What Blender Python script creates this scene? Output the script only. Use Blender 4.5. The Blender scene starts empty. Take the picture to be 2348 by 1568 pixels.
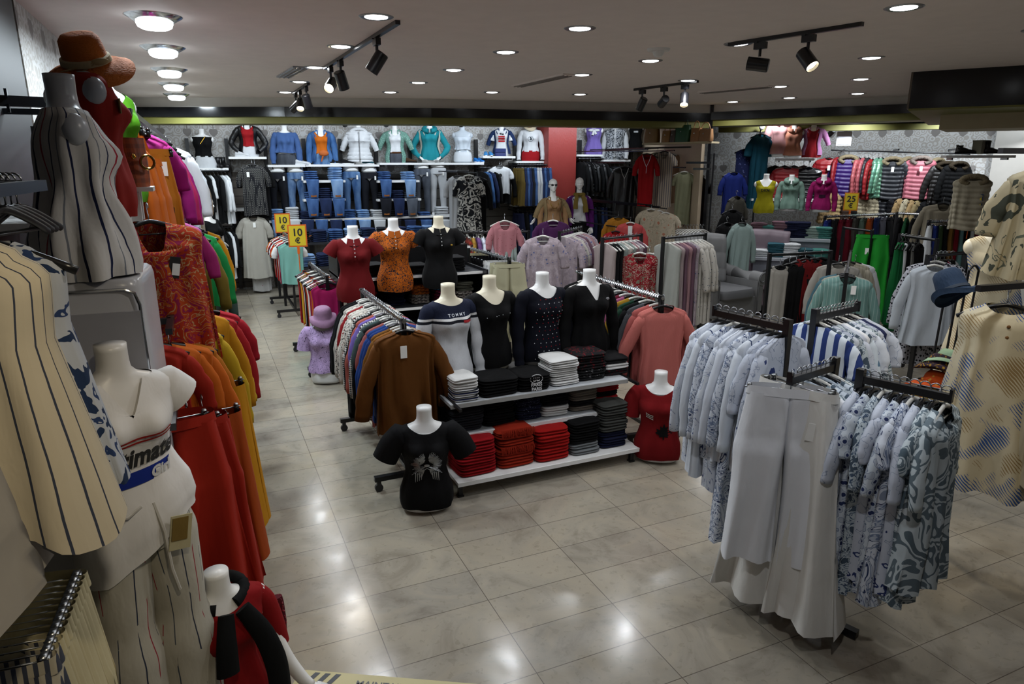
import bpy, math, random
import numpy as np
from mathutils import Vector, Matrix
S = bpy.context.scene
C = bpy.context.scene.collection
PI = math.pi
R = math.radians
# ---------------------------------------------------------------- camera
CH = 2.3; PITCH = R(14.75); YAW = R(24.1); FP = 1565.0
cd = bpy.data.cameras.new('camera'); cam = bpy.data.objects.new('camera', cd); C.objects.link(cam)
cam.location = (0, 0, CH); cam.rotation_euler = (R(90) - PITCH, 0, -YAW)
cd.sensor_width = 36; cd.lens = 36 * FP / 2348; cd.clip_start = .05
S.camera = cam
# ---------------------------------------------------------------- world, exposure
w = bpy.data.worlds.new('world'); S.world = w; w.use_nodes = True
w.node_tree.nodes['Background'].inputs[0].default_value = (.75, .8, .95, 1)
w.node_tree.nodes['Background'].inputs[1].default_value = .15
S.view_settings.view_transform = 'Standard'; S.view_settings.look = 'None'
S.view_settings.gamma = 1; S.view_settings.exposure = 0.35
CEIL = 3.25
def area(name, loc, size, power, col=(1, 1, 1), rot=(0, 0, 0), sy=None, spread=150):
    l = bpy.data.lights.new(name, 'AREA'); l.energy = power; l.color = col; l.size = size
    if sy: l.shape = 'RECTANGLE'; l.size_y = sy
    else: l.shape = 'DISK'
    l.spread = R(spread)
    o = bpy.data.objects.new(name, l); o.location = loc; o.rotation_euler = rot; C.objects.link(o); return o
def spot(name, loc, target, power, col=(1, .88, .7), size=40, blend=.6, r=.04):
    l = bpy.data.lights.new(name, 'SPOT'); l.energy = power; l.color = col; l.spot_size = R(size); l.spot_blend = blend; l.shadow_soft_size = r
    o = bpy.data.objects.new(name, l); o.location = loc
    o.rotation_euler = (Vector(target) - Vector(loc)).to_track_quat('-Z', 'Y').to_euler(); C.objects.link(o); return o
# light grid of the recessed lamps (x, y)
DOWN = [(1.21,4.95),(1.22,6.28),(1.22,7.72),(1.25,9.13),(1.24,10.54),(2.67,4.75),(2.62,5.99),(2.6,7.33),(2.6,8.63),(2.58,9.94),
        (4.2,4.8),(4.11,5.91),(4.05,7.13),(3.88,9.36),(5.16,9.13),(5.48,7.09),(5.89,4.9),(7.26,6.15),(8.71,7.4),(7.0,7.15),(8.34,8.31),(8.04,9.21),
        (1.2,3.5),(2.65,3.3),(4.2,3.3),(5.8,3.4),(2.65,1.9),(4.2,1.8)]
BIG = [(-.16,5.54),(-.16,6.95),(-.16,8.5),(-.16,10.0),(-.16,11.5),(-.16,4.1)]
for i, (x, y) in enumerate(DOWN):
    area('downlight_lamp', (x, y, CEIL-.03), .14, 7.5, (.93, .96, 1), spread=150)
for i, (x, y) in enumerate(BIG):
    area('ceiling_lamp', (x, y, CEIL-.095), .22, 30 if i < 5 else 10, (.8, .92, 1), spread=175)
# lamps hidden behind the black fascia, washing the display walls
for x in (.6, 2.1, 3.6, 5.1, 6.5, 7.7):
    area('shelf_wash_lamp', (x, 12.25, 3.2), 1.3, 13, (.80, .90, 1), rot=(R(38), 0, 0), sy=.08, spread=160)
for t in (.1, .3, .5, .7, .88):
    x = 9.75 + t*4.1; y = 10.7 - t*4.1
    area('shelf_wash_lamp', (x-.50, y-.50, 3.15), 1.1, 5, (.80, .90, 1), rot=(R(35), 0, R(-45)), sy=.08, spread=160)

for t in (.0, .22, .44, .66, .88):
    x = 9.0 + t*4.4; y = 18.3 - x
    spot('added_coat_spot', (x, y, 3.08), (x+.75, y+.75, 1.7), 120, (.86, .93, 1), 110, 1, .06)  # added spots without fixtures, lighting the coats from the front
# unseen, mostly warm spots added to brighten the front displays
spot('added_display_spot', (.25, .35, 3.15), (-.42, 1.6, 1.5), 45, (1, .86, .62), 60, .8, .05)
spot('added_display_spot', (2.6, .9, 3.15), (3.9, 2.3, 1.2), 40, (1, .86, .62), 55, .8, .05)
spot('added_display_spot', (1.0, .7, 3.15), (2.4, 2.2, .9), 45, (.95, .96, 1), 50, .9, .05)
spot('added_display_spot', (1.3, 1.6, 3.15), (-.4, 2.8, 1.2), 30, (1, .93, .82), 60, .8, .05)

# ---------------------------------------------------------------- picture geometry -> world points
def ray(u, v):
    x = u-1174; y = -(v-784)
    up = y*math.cos(PITCH)-FP*math.sin(PITCH); fw = FP*math.cos(PITCH)+y*math.sin(PITCH)
    return np.array((x*math.cos(YAW)+fw*math.sin(YAW), -x*math.sin(YAW)+fw*math.cos(YAW), up))
O0 = np.array((0, 0, CH))
def W(u, v, d): return O0 + ray(u, v)*d/FP                 # point at depth d
def G(u, v, z=0): r = ray(u, v); return O0 + r*(z-CH)/r[2]   # point on a level plane
def AY(u, v, Y): r = ray(u, v); return O0 + r*Y/r[1]         # point on a plane parallel to the back wall

# ---------------------------------------------------------------- materials
def _mix(nt, f, a, b):
    m = nt.nodes.new('ShaderNodeMix'); m.data_type = 'RGBA'
    for k, s in ((0, f), (6, a), (7, b)):
        if isinstance(s, (tuple, list)): m.inputs[k].default_value = (*s, 1)
        elif isinstance(s, (int, float)): m.inputs[k].default_value = s
        else: nt.links.new(s, m.inputs[k])
    return m.outputs[2]
def _math(nt, op, a, b=None, c=None):
    m = nt.nodes.new('ShaderNodeMath'); m.operation = op
    for k, s in enumerate((a, b, c)):
        if s is None: continue
        if isinstance(s, (int, float)): m.inputs[k].default_value = s
        else: nt.links.new(s, m.inputs[k])
    return m.outputs[0]
def _noise(nt, vec, scale, detail=3, dist=0, rough=.5):
    n = nt.nodes.new('ShaderNodeTexNoise'); n.inputs['Scale'].default_value = scale; n.inputs['Detail'].default_value = detail
    n.inputs['Distortion'].default_value = dist; n.inputs['Roughness'].default_value = rough
    nt.links.new(vec, n.inputs['Vector']); return n.outputs['Fac']
def _ramp(nt, fac, stops, const=True):
    r = nt.nodes.new('ShaderNodeValToRGB'); r.color_ramp.interpolation = 'CONSTANT' if const else 'LINEAR'
    e = r.color_ramp.elements
    while len(e) > 1: e.remove(e[-1])
    for i, (p, c) in enumerate(stops):
        if i == 0: e[0].position = p; q = e[0]
        else: q = e.new(p)
        q.color = (*c, 1)
    nt.links.new(fac, r.inputs['Fac']); return r.outputs['Color']
def _vec(nt, scale=(1, 1, 1), rot=(0, 0, 0), space='Object'):
    tc = nt.nodes.new('ShaderNodeTexCoord'); mp = nt.nodes.new('ShaderNodeMapping')
    mp.inputs['Scale'].default_value = scale; mp.inputs['Rotation'].default_value = rot
    nt.links.new(tc.outputs[space], mp.inputs['Vector']); return mp.outputs['Vector']
def H(s):
    s = s.lstrip('#'); c = [int(s[i:i+2], 16)/255 for i in (0, 2, 4)]
    return tuple(x/12.92 if x <= .04045 else ((x+.055)/1.055)**2.4 for x in c)
MC = {}
def mat(col, pat=None, rough=.85, metal=0, bump=.5, emit=0, **k):
    """procedural material; pat: None, stripe, blotch, dots, check, damask, bands, fold, leaf"""
    key = repr((col, pat, rough, metal, bump, emit, sorted(k.items())))
    if key in MC: return MC[key]
    m = bpy.data.materials.new((pat or 'plain') + '_surface'); m.use_nodes = True; nt = m.node_tree
    b = nt.nodes['Principled BSDF']; b.inputs['Roughness'].default_value = rough; b.inputs['Metallic'].default_value = metal
    if rough > .7: b.inputs['Specular IOR Level'].default_value = .2
    base = H(col) if isinstance(col, str) else col
    v = _vec(nt)
    out = None
    if pat == 'stripe':      # k: axis, freq, stops [(pos, hex)], warp, rot
        vv = _vec(nt, rot=k.get('rot', (0, 0, 0)))
        sp = nt.nodes.new('ShaderNodeSeparateXYZ'); nt.links.new(vv, sp.inputs[0])
        if k.get('cloth'):
            at = nt.nodes.new('ShaderNodeAttribute'); at.attribute_name = 'cloth'; nt.links.new(at.outputs['Vector'], sp.inputs[0])
        a = sp.outputs[k.get('axis', 0)]
        wv = _noise(nt, vv, k.get('wscale', 6), 2)
        a = _math(nt, 'ADD', a, _math(nt, 'MULTIPLY', wv, k.get('warp', .01)))
        fr = _math(nt, 'FRACT', _math(nt, 'MULTIPLY', a, k.get('freq', 10)))
        out = _ramp(nt, fr, [(p, H(c)) for p, c in k['stops']])
        if k.get('broken'):
            v3 = _vec(nt, (30, 30, 5)); nn = _noise(nt, v3, 1.0, 2)
            out = _mix(nt, _math(nt, 'GREATER_THAN', nn, k['broken']), out, base)
    elif pat == 'blotch':    # k: scale, stops, dist, st
        vv = _vec(nt, k.get('st', (1, 1, 1)))
        out = _ramp(nt, _noise(nt, vv, k.get('scale', 12), k.get('detail', 2), k.get('dist', .6)), [(p, H(c)) for p, c in k['stops']])
    elif pat == 'dots':      # k: scale, stops by voronoi distance
        vo = nt.nodes.new('ShaderNodeTexVoronoi'); vo.inputs['Scale'].default_value = k.get('scale', 20); vo.inputs['Randomness'].default_value = k.get('rnd', 1)
        nt.links.new(_vec(nt, k.get('st', (1, 1, 1))), vo.inputs['Vector'])
        out = _ramp(nt, vo.outputs['Distance'], [(p, H(c)) for p, c in k['stops']])
    elif pat == 'flower':    # petals around voronoi centres
        vo = nt.nodes.new('ShaderNodeTexVoronoi'); vo.inputs['Scale'].default_value = k.get('scale', 14)
        vv = _vec(nt); nt.links.new(vv, vo.inputs['Vector'])
        n = _noise(nt, vv, k.get('scale', 14)*3.2, 1)
        d = _math(nt, 'ADD', vo.outputs['Distance'], _math(nt, 'MULTIPLY', _math(nt, 'SUBTRACT', n, .5), .7))
        out = _ramp(nt, d, [(p, H(c)) for p, c in k['stops']])
    elif pat == 'leaf':      # palm fronds: striped arcs inside large blotches
        vv = _vec(nt, k.get('st', (1, 1, 1)), k.get('rot', (0, 0, 0)))
        wv = nt.nodes.new('ShaderNodeTexWave'); wv.inputs['Scale'].default_value = k.get('wave', 14); wv.inputs['Distortion'].default_value = 3.5
        wv.inputs['Detail'].default_value = 1; wv.inputs['Detail Scale'].default_value = .6; nt.links.new(vv, wv.inputs['Vector'])
        n1 = _noise(nt, vv, k.get('scale', 6), 1, .4)
        def strokes(amt): return _math(nt, 'GREATER_THAN', _math(nt, 'ADD', wv.outputs['Fac'], _math(nt, 'MULTIPLY', amt, k.get('grow', 7))), 1.02)
        out = _mix(nt, strokes(_math(nt, 'SUBTRACT', n1, k.get('cut', .56))), base, H(k['c2']))
        if 'c3' in k: out = _mix(nt, strokes(_math(nt, 'SUBTRACT', k.get('cut3', .40), n1)), out, H(k['c3']))
    elif pat == 'check':
        sp = nt.nodes.new('ShaderNodeSeparateXYZ'); nt.links.new(v, sp.inputs[0])
        f = k.get('freq', 20)
        a = _math(nt, 'GREATER_THAN', _math(nt, 'FRACT', _math(nt, 'MULTIPLY', sp.outputs[0], f)), .5)
        c = _math(nt, 'GREATER_THAN', _math(nt, 'FRACT', _math(nt, 'MULTIPLY', sp.outputs[2], f)), .5)
        out = _mix(nt, _math(nt, 'MULTIPLY', _math(nt, 'ADD', a, c), .5), base, H(k['c2']))
    elif pat == 'bands':     # horizontal bands by object z: stops in metres from z0 over span
        sp = nt.nodes.new('ShaderNodeSeparateXYZ'); nt.links.new(v, sp.inputs[0])
        t = _math(nt, 'DIVIDE', _math(nt, 'SUBTRACT', sp.outputs[2], k['z0']), k['span'])
        out = _ramp(nt, t, [((z-k['z0'])/k['span'], H(c)) for z, c in k['stops']])
    elif pat == 'denim':
        vv = _vec(nt, (1, 1, .35))
        n1 = _noise(nt, vv, 9, 3)
        out = _ramp(nt, n1, [(.3, base), (.75, H(k['c2']))], const=False)
    if out is None:
        n1 = _noise(nt, v, 7, 2)
        out = _mix(nt, n1, tuple(x*.93 for x in base), tuple(min(1, x*1.05) for x in base))
    nt.links.new(out, b.inputs['Base Color'])
    if emit:
        b.inputs['Emission Color'].default_value = (*base, 1); b.inputs['Emission Strength'].default_value = emit
    if bump and metal < .5:
        bp = nt.nodes.new('ShaderNodeBump'); bp.inputs['Strength'].default_value = bump; bp.inputs['Distance'].default_value = .014
        nt.links.new(_noise(nt, _vec(nt, k.get('bst', (1, 1, .4))), k.get('bscale', 14), 3, .4), bp.inputs['Height']); nt.links.new(bp.outputs[0], b.inputs['Normal'])
    MC[key] = m; return m
BLACK = mat('#0c0c0e', rough=.35, bump=0)
BLKP = mat('#101013', rough=.3, bump=0)
CHROME = mat('#c8ccd0', rough=.18, metal=1, bump=0)
STEEL = mat('#9a9da0', rough=.3, metal=1, bump=0)
WHITEL = mat('#dadce0', rough=.3, bump=0)
SHELF = mat('#e4e4e2', rough=.35, bump=0)
MANN = mat('#dcdcda', rough=.32, bump=0)
CREAM = mat('#d8d0b8', rough=.35, bump=0)
TAG = mat('#e8e8e4', rough=.5, bump=0)
INK = mat('#151515', rough=.6, bump=0)
WOODH = mat('#a8845a', rough=.45, bump=.1)
PLW = mat('#d8d8d6', rough=.35, bump=0)

# ---------------------------------------------------------------- mesh building
class MB:
    def __init__(s): s.v = []; s.f = []; s.m = []; s.n = 0; s.a = []
    def add(s, V, F, mi=0, at=None):
        V = np.asarray(V, float).reshape(-1, 3); s.v.append(V); s.a.append(np.zeros((len(V), 3)) if at is None else at)
        for f in F: s.f.append(tuple(int(i)+s.n for i in f)); s.m.append(mi)
        s.n += len(V); return s
    def grid(s, P, closed=True, c0=False, c1=False, mi=0, skip=None):
        P = np.asarray(P, float); r, n = P.shape[:2]; F = []
        for i in range(r-1):
            for j in range(n if closed else n-1):
                if skip and skip(i, j): continue
                k = (j+1) % n; F.append((i*n+j, i*n+k, (i+1)*n+k, (i+1)*n+j))
        if c0: F.append(tuple(range(n-1, -1, -1)))
        if c1: F.append(tuple((r-1)*n+j for j in range(n)))
        A = np.zeros((r, n, 3)); A[:, :, 0] = np.abs(np.arange(n)/n-.5)*2; A[:, :, 1] = (np.arange(r)/max(1, r-1))[:, None]
        return s.add(P, F, mi, A.reshape(-1, 3))
    def box(s, c, d, mi=0, rz=0, rx=0, ry=0):
        x, y, z = (q/2 for q in d)
        V = np.array([(a, b, e) for a in (-x, x) for b in (-y, y) for e in (-z, z)])
        if rz or rx or ry:
            V = V @ np.array(Matrix.Rotation(rz, 3, 'Z') @ Matrix.Rotation(ry, 3, 'Y') @ Matrix.Rotation(rx, 3, 'X')).T
        return s.add(V+np.array(c), [(0,1,3,2),(4,6,7,5),(0,4,5,1),(2,3,7,6),(0,2,6,4),(1,5,7,3)], mi)
    def tube(s, pts, rad, n=8, mi=0, flat=1.0, up=(0, 1, 0), cap=True):
        pts = np.asarray(pts, float); m = len(pts)
        rad = np.full(m, rad) if np.isscalar(rad) else np.asarray(rad, float)
        if len(rad) != m: rad = np.interp(np.linspace(0, 1, m), np.linspace(0, 1, len(rad)), rad)
        T = np.gradient(pts, axis=0); T /= np.linalg.norm(T, axis=1)[:, None]+1e-9
        a = np.linspace(0, 2*PI, n, endpoint=False); P = []
        up = np.array(up, float)
        for i in range(m):
            b = up-T[i]*np.dot(up, T[i])
            if np.linalg.norm(b) < .05: b = np.array((1., .01, .02))-T[i]*T[i][0]
            b /= np.linalg.norm(b); c = np.cross(T[i], b)
            P.append(pts[i]+rad[i]*(np.cos(a)[:, None]*c+np.sin(a)[:, None]*b*flat))
        return s.grid(P, c0=cap, c1=cap, mi=mi)
    def lathe(s, prof, n=24, mi=0, c=(0, 0, 0), c0=False, c1=False, sx=1, sy=1):
        a = np.linspace(0, 2*PI, n, endpoint=False)
        P = [[(c[0]+r*sx*math.cos(t), c[1]+r*sy*math.sin(t), c[2]+z) for t in a] for r, z in prof]
        return s.grid(P, c0=c0, c1=c1, mi=mi)
    def ell(s, c, r, n=16, m=10, mi=0):
        return s.lathe([(math.sin(PI*i/m)+1e-4, -math.cos(PI*i/m)*r[2]) for i in range(m+1)], n, mi, c, sx=r[0], sy=r[1])
    def mesh(s, name, smooth=True, nm=1):
        me = bpy.data.meshes.new(name); me.from_pydata(np.concatenate(s.v).tolist(), [], s.f)
        for _ in range(max(s.m)+1): me.materials.append(None)
        me.polygons.foreach_set('material_index', s.m)
        me.attributes.new('cloth', 'FLOAT_VECTOR', 'POINT').data.foreach_set('vector', np.concatenate(s.a).ravel())
        me.update()
        if smooth == 'auto': me.shade_auto = True
        if smooth: me.polygons.foreach_set('use_smooth', [True]*len(me.polygons))
        if smooth == 'angle':
            me.set_sharp_from_angle(angle=R(40))
        return me
def obj(name, me, mats, parent=None, loc=(0, 0, 0), rot=(0, 0, 0), scale=None):
    if isinstance(me, MB): me = me.mesh(name, 'angle')
    o = bpy.data.objects.new(name, me); C.objects.link(o)
    if not isinstance(mats, (list, tuple)): mats = [mats]
    for i in range(len(me.materials)):
        o.material_slots[i].link = 'OBJECT'; o.material_slots[i].material = mats[min(i, len(mats)-1)]
    o.location = loc; o.rotation_euler = rot
    if scale: o.scale = scale if isinstance(scale, (tuple, list)) else (scale,)*3
    if parent: o.parent = parent
    return o
def tag(o, label=None, cat=None, group=None, kind=None):
    if label: o['label'] = label
    if cat: o['category'] = cat
    if group: o['group'] = group
    if kind: o['kind'] = kind
    return o
def thing(name, label, cat, loc=(0, 0, 0), rz=0, group=None, rot=None, scale=None):
    o = bpy.data.objects.new(name, None); C.objects.link(o); o.empty_display_size = .05
    o.location = loc; o.rotation_euler = rot if rot else (0, 0, rz)
    if scale: o.scale = (scale,)*3
    return tag(o, label, cat, group)
def struct(name, mb, m): return tag(obj(name, mb, m), kind='structure')
CACHE = {}
def cached(key, fn):
    if key not in CACHE: CACHE[key] = fn()
    return CACHE[key]
def ipl(x, xs, ys): return float(np.interp(x, xs, ys))
_tx = {}
def text_verts(s, size, bold=0):
    """outline text as triangles in the x-z plane, centred on x"""
    k = (s, size, bold)
    if k not in _tx:
        cu = bpy.data.curves.new('lettering', 'FONT'); cu.body = s; cu.size = size; cu.align_x = 'CENTER'; cu.offset = bold; cu.resolution_u = 3
        o = bpy.data.objects.new('lettering', cu); C.objects.link(o)
        me = bpy.data.meshes.new_from_object(o.evaluated_get(bpy.context.evaluated_depsgraph_get()))
        V = np.array([v.co[:] for v in me.vertices]); F = [tuple(p.vertices) for p in me.polygons]
        bpy.data.objects.remove(o); bpy.data.curves.remove(cu); bpy.data.meshes.remove(me)
        _tx[k] = (np.stack([V[:, 0], V[:, 2]*0, V[:, 1]], 1), F)
    return _tx[k]
# ---------------------------------------------------------------- the room
def marble():
    m = bpy.data.materials.new('marble_tiles'); m.use_nodes = True; nt = m.node_tree; b = nt.nodes['Principled BSDF']
    v = _vec(nt)
    br = nt.nodes.new('ShaderNodeTexBrick'); nt.links.new(v, br.inputs['Vector'])
    br.inputs['Scale'].default_value = 1; br.inputs['Brick Width'].default_value = .6; br.inputs['Row Height'].default_value = .3
    br.inputs['Mortar Size'].default_value = .0022; br.inputs['Mortar Smooth'].default_value = 0; br.offset = .0
    br.inputs['Color1'].default_value = (.0, .0, .0, 1); br.inputs['Color2'].default_value = (1, 1, 1, 1); br.inputs['Mortar'].default_value = (.5, .5, .5, 1)
    tone = _ramp(nt, br.outputs['Color'], [(0, H('#807a70')), (.5, H('#8e8473')), (1, H('#988f7e'))], False)
    n = _noise(nt, v, 2.2, 8, 1.4, .65)
    veins = _ramp(nt, n, [(.3, H('#6a6258')), (.45, H('#8e887c')), (.6, H('#9c9382')), (.75, H('#7f7468'))], False)
    c = _mix(nt, .55, tone, veins)
    sp = _noise(nt, v, 26, 5, .5)
    c = _mix(nt, _math(nt, 'MULTIPLY', _math(nt, 'GREATER_THAN', sp, .62), .25), c, H('#706656'))
    c = _mix(nt, br.outputs['Fac'], c, H('#5a534a'))
    nt.links.new(c, b.inputs['Base Color']); b.inputs['Roughness'].default_value = .13
    nt.links.new(_ramp(nt, _noise(nt, v, 5, 4), [(.3, (.12,)*3), (.7, (.24,)*3)], False), b.inputs['Roughness'])
    return m
def wallpaper():
    m = bpy.data.materials.new('damask_wallpaper'); m.use_nodes = True; nt = m.node_tree; b = nt.nodes['Principled BSDF']
    tc = nt.nodes.new('ShaderNodeTexCoord'); sp = nt.nodes.new('ShaderNodeSeparateXYZ'); nt.links.new(tc.outputs['Object'], sp.inputs[0])
    X, Z = sp.outputs[0], sp.outputs[2]
    # scrolls: rings and waves
    vo = nt.nodes.new('ShaderNodeTexVoronoi'); vo.inputs['Scale'].default_value = 9; vo.inputs['Randomness'].default_value = .6
    nt.links.new(tc.outputs['Object'], vo.inputs['Vector'])
    rr = _math(nt, 'FRACT', _math(nt, 'MULTIPLY', vo.outputs['Distance'], 3.4))
    nn = _noise(nt, tc.outputs['Object'], 30, 3, 3.0)
    f = _math(nt, 'GREATER_THAN', _math(nt, 'ADD', rr, nn), 1.02)
    base = _mix(nt, f, H('#aeadab'), H('#96918a'))
    # hearts hanging on threads
    P, Q = .42, .62
    row = _math(nt, 'FLOOR', _math(nt, 'DIVIDE', Z, Q))
    xs = _math(nt, 'ADD', X, _math(nt, 'MULTIPLY', row, P/2))
    hx = _math(nt, 'MULTIPLY', _math(nt, 'SUBTRACT', _math(nt, 'FRACT', _math(nt, 'DIVIDE', xs, P)), .5), P/.062)
    hz = _math(nt, 'MULTIPLY', _math(nt, 'SUBTRACT', _math(nt, 'FRACT', _math(nt, 'DIVIDE', Z, Q)), .5), Q/.062)
    x2 = _math(nt, 'MULTIPLY', hx, hx); z2 = _math(nt, 'MULTIPLY', hz, hz)
    q = _math(nt, 'SUBTRACT', _math(nt, 'ADD', x2, z2), 1)
    h = _math(nt, 'SUBTRACT', _math(nt, 'MULTIPLY', _math(nt, 'MULTIPLY', q, q), q), _math(nt, 'MULTIPLY', x2, _math(nt, 'MULTIPLY', z2, hz)))
    heart = _math(nt, 'LESS_THAN', h, 0)
    thr = _math(nt, 'MULTIPLY', _math(nt, 'LESS_THAN', x2, .012), _math(nt, 'MULTIPLY', _math(nt, 'GREATER_THAN', hz, .3), _math(nt, 'LESS_THAN', hz, 2.2)))
    c = _mix(nt, _math(nt, 'MAXIMUM', heart, thr), base, H('#6f6a66'))
    nt.links.new(c, b.inputs['Base Color']); b.inputs['Roughness'].default_value = .6
    return m
def quad(a, b, z0, z1, name, m, th=.06):
    """upright slab from a to b (x, y)"""
    a = np.array(a, float); b = np.array(b, float); d = b-a; L = np.hypot(*d); ang = math.atan2(d[1], d[0])
    mb = MB().box((L/2, th/2, (z1-z0)/2), (L, th, z1-z0))
    o = obj(name, mb, m, loc=(a[0], a[1], z0), rot=(0, 0, ang)); tag(o, kind='structure'); return o
WP = wallpaper(); WALLW = mat('#b9b4ac', rough=.7, bump=.05); OLIVE = mat('#6c6a30', rough=.6, bump=0); CEILM = mat('#dcd2cc', rough=.75, bump=.03)
GLOSSB = mat('#07080b', rough=.16, bump=.02); BEIGE = mat('#a89c80', rough=.7, bump=.05)
struct('floor', MB().box((5, 5.5, -.05), (16, 21, .1)), marble())
struct('ceiling', MB().box((5, 5.5, CEIL+.05), (16, 21, .1)), CEILM)
quad((-2.4, 13.6), (9.3, 13.6), 0, CEIL, 'wall_back', WP)
o = quad((-.95, 1.2), (-.95, 13.6), 0, CEIL, 'wall_left', WALLW)
quad((-.90, 5.3), (-.90, 13.6), 2.2, CEIL, 'trim_1', WP, .04)
quad((8.15, 9.95), (9.3, 13.6), 0, CEIL, 'wall_partition', mat('#b5a48c', rough=.6, bump=.05), .06)
quad((9.2, 11.3), (14.4, 6.1), 0, CEIL, 'wall_right', WP)
quad((12.55, 7.75), (12.9, 3.0), 0, CEIL, 'wall_side', WALLW)
quad((-1, -4.9), (13, -4.9), 0, CEIL, 'wall_front', WALLW)
quad((-1.0, -4.9), (-1.0, -1.2), 0, CEIL, 'wall_entrance', WALLW)
# fascia: grey step, black gloss band, olive underside
def fascia(pts, z0, z1, name_i, back=.9, top=.10, gap=.14):
    for k in range(len(pts)-1):
        a = np.array(pts[k], float); b = np.array(pts[k+1], float); d = (b-a)/np.linalg.norm(b-a); n = np.array((-d[1], d[0]))
        quad(a+n*.05, b+n*.05, z1, CEIL, 'trim_%d' % (name_i+3*k), WALLW, .05)
        quad(a, b, z0+.07, z1, 'trim_%d' % (name_i+3*k+1), GLOSSB, .04)
        mb = MB(); A = a+n*.03; B = b+n*.03; A2 = a+n*back; B2 = b+n*back
        V = [(*A, z0-.03), (*B, z0-.03), (*B2, z0-.03), (*A2, z0-.03), (*A, z0+.075), (*B, z0+.075), (*B2, z0+.075), (*A2, z0+.075)]
        mb.add(V, [(0,3,2,1),(4,5,6,7),(0,1,5,4),(1,2,6,5),(2,3,7,6),(3,0,4,7)])
        struct('trim_%d' % (name_i+3*k+2), mb, OLIVE)
fascia([(-.95, 12.4), (1.3, 11.35), (3.4, 10.65), (5.8, 10.25), (8.13, 9.83)], 2.90, 3.11, 10, back=.5)
fascia([(8.13, 9.83), (10.1, 6.5)], 2.93, 3.13, 30, back=.6)
fascia([(8.75, 10.35), (13.8, 5.3)], 2.86, 3.06, 40, back=.3)
# low bulkhead at the right
mb = MB(); P0 = G(2095, 165, 3.25); P1 = (8.6, 3.3)
quad(P0[:2], P1, 2.87, CEIL, 'trim_50', GLOSSB, .1)
quad(P0[:2], (10.3, 7.4), 2.87, CEIL, 'trim_51', mat('#5c5248', rough=.6), .02)
mb = MB().add([(*P0[:2], 2.85), (*P1, 2.85), (11.5, 4.5, 2.85), (10.3, 7.4, 2.85), (*P0[:2], 2.87), (*P1, 2.87), (11.5, 4.5, 2.87), (10.3, 7.4, 2.87)],
              [(0,3,2,1),(4,5,6,7),(0,1,5,4),(1,2,6,5),(2,3,7,6),(3,0,4,7)])
struct('trim_52', mb, OLIVE)
quad((8.2, 5.75), (9.3, 3.8), 2.68, 2.85, 'trim_53', BEIGE, .9)
# red column
cx0, cx1 = AY(1258, 320, 13.0)[0], AY(1322, 320, 13.0)[0]
struct('wall_column', MB().box(((cx0+cx1)/2, 13.28, CEIL/2), (cx1-cx0, .56, CEIL)), mat('#842f2a', rough=.45, bump=.25, bscale=60))
# black gloss pier with mirror
quad((8.17, 9.82), (9.15, 10.9), 0, CEIL, 'wall_pier', GLOSSB, .05)
# floor sticker at the bottom edge
t = thing('floor_sticker', 'yellow and black floor sticker reading maintain social distance', 'sticker', (0, 0, 0))
A = G(690, 1535, .002); B = G(1250, 1568, .002); d = B-A; ang = math.atan2(d[1], d[0]); t.location = A; t.rotation_euler = (0, 0, ang-.03)
Ls = 1.0
obj('backing', MB().box((Ls/2, -.1, 0), (Ls, .2, .002)), mat('#b3a878', rough=.5, bump=0), t)
for k in range(3):
    obj('chevron', MB().add([(.0+k*.05, -.2+.0, .0022), (.025+k*.05, -.2, .0022), (.10+k*.05, -.012, .0022), (.075+k*.05, -.012, .0022)], [(0, 1, 2, 3)]), mat('#23262e', rough=.5, bump=0), t)
V, F = text_verts('MAINTAIN SOCIAL DISTANCE', .05, .0006)
obj('lettering', MB().add(np.stack([V[:, 0]+.62, V[:, 2]-.075, V[:, 1]*0+.0024], 1), F), mat('#4a4a48', rough=.5, bump=0), t)

# ---------------------------------------------------------------- ceiling lamps
EMW = mat((.93, .97, 1.0), emit=7, bump=0); EMB = mat((.85, .95, 1.0), emit=9, bump=0)
ringm = cached('dring', lambda: MB().lathe([(.075, -.002), (.10, -.008), (.115, -.004), (.118, .0)], 28).mesh('trim_ring'))
dlens = cached('dlens', lambda: MB().lathe([(.001, -.012), (.05, -.012), (.078, -.006)], 28, c1=False).mesh('lens'))
rows_ = {1: 'left', 3: 'second', 4: 'third', 5: 'fourth'}
for i, (x, y) in enumerate(DOWN):
    row = 'row beside the left track lights' if x < 2 else 'row over the sweater shelves' if x < 3.2 else 'row beside the near right track' if x < 4.5 else 'right hand part of the ceiling'
    t = thing('downlight', 'small round recessed downlight glowing white, in the ' + row, 'ceiling light', (x, y, CEIL), 0, 'recessed downlights, ' + row)
    obj('trim_ring', ringm, STEEL, t); obj('lens', dlens, EMW, t)
bl = cached('bring', lambda: MB().lathe([(.10, -.03), (.125, -.035), (.15, -.02), (.175, -.006), (.18, 0)], 32).mesh('trim_ring'))
bd = cached('bdif', lambda: MB().lathe([(.001, -.085), (.08, -.083), (.105, -.07), (.115, -.045), (.115, -.015)], 32).mesh('diffuser'))
nm = ['nearest', 'second', 'middle', 'fourth', 'farthest', 'hidden']
for i, (x, y) in enumerate(BIG[:5]):
    t = thing('surface_ceiling_light', 'large round chrome rimmed ceiling light above the left wall, %s from the camera' % nm[i], 'ceiling light', (x, y, CEIL))
    obj('rim', bl, CHROME, t); obj('diffuser', bd, EMB, t)
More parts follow.
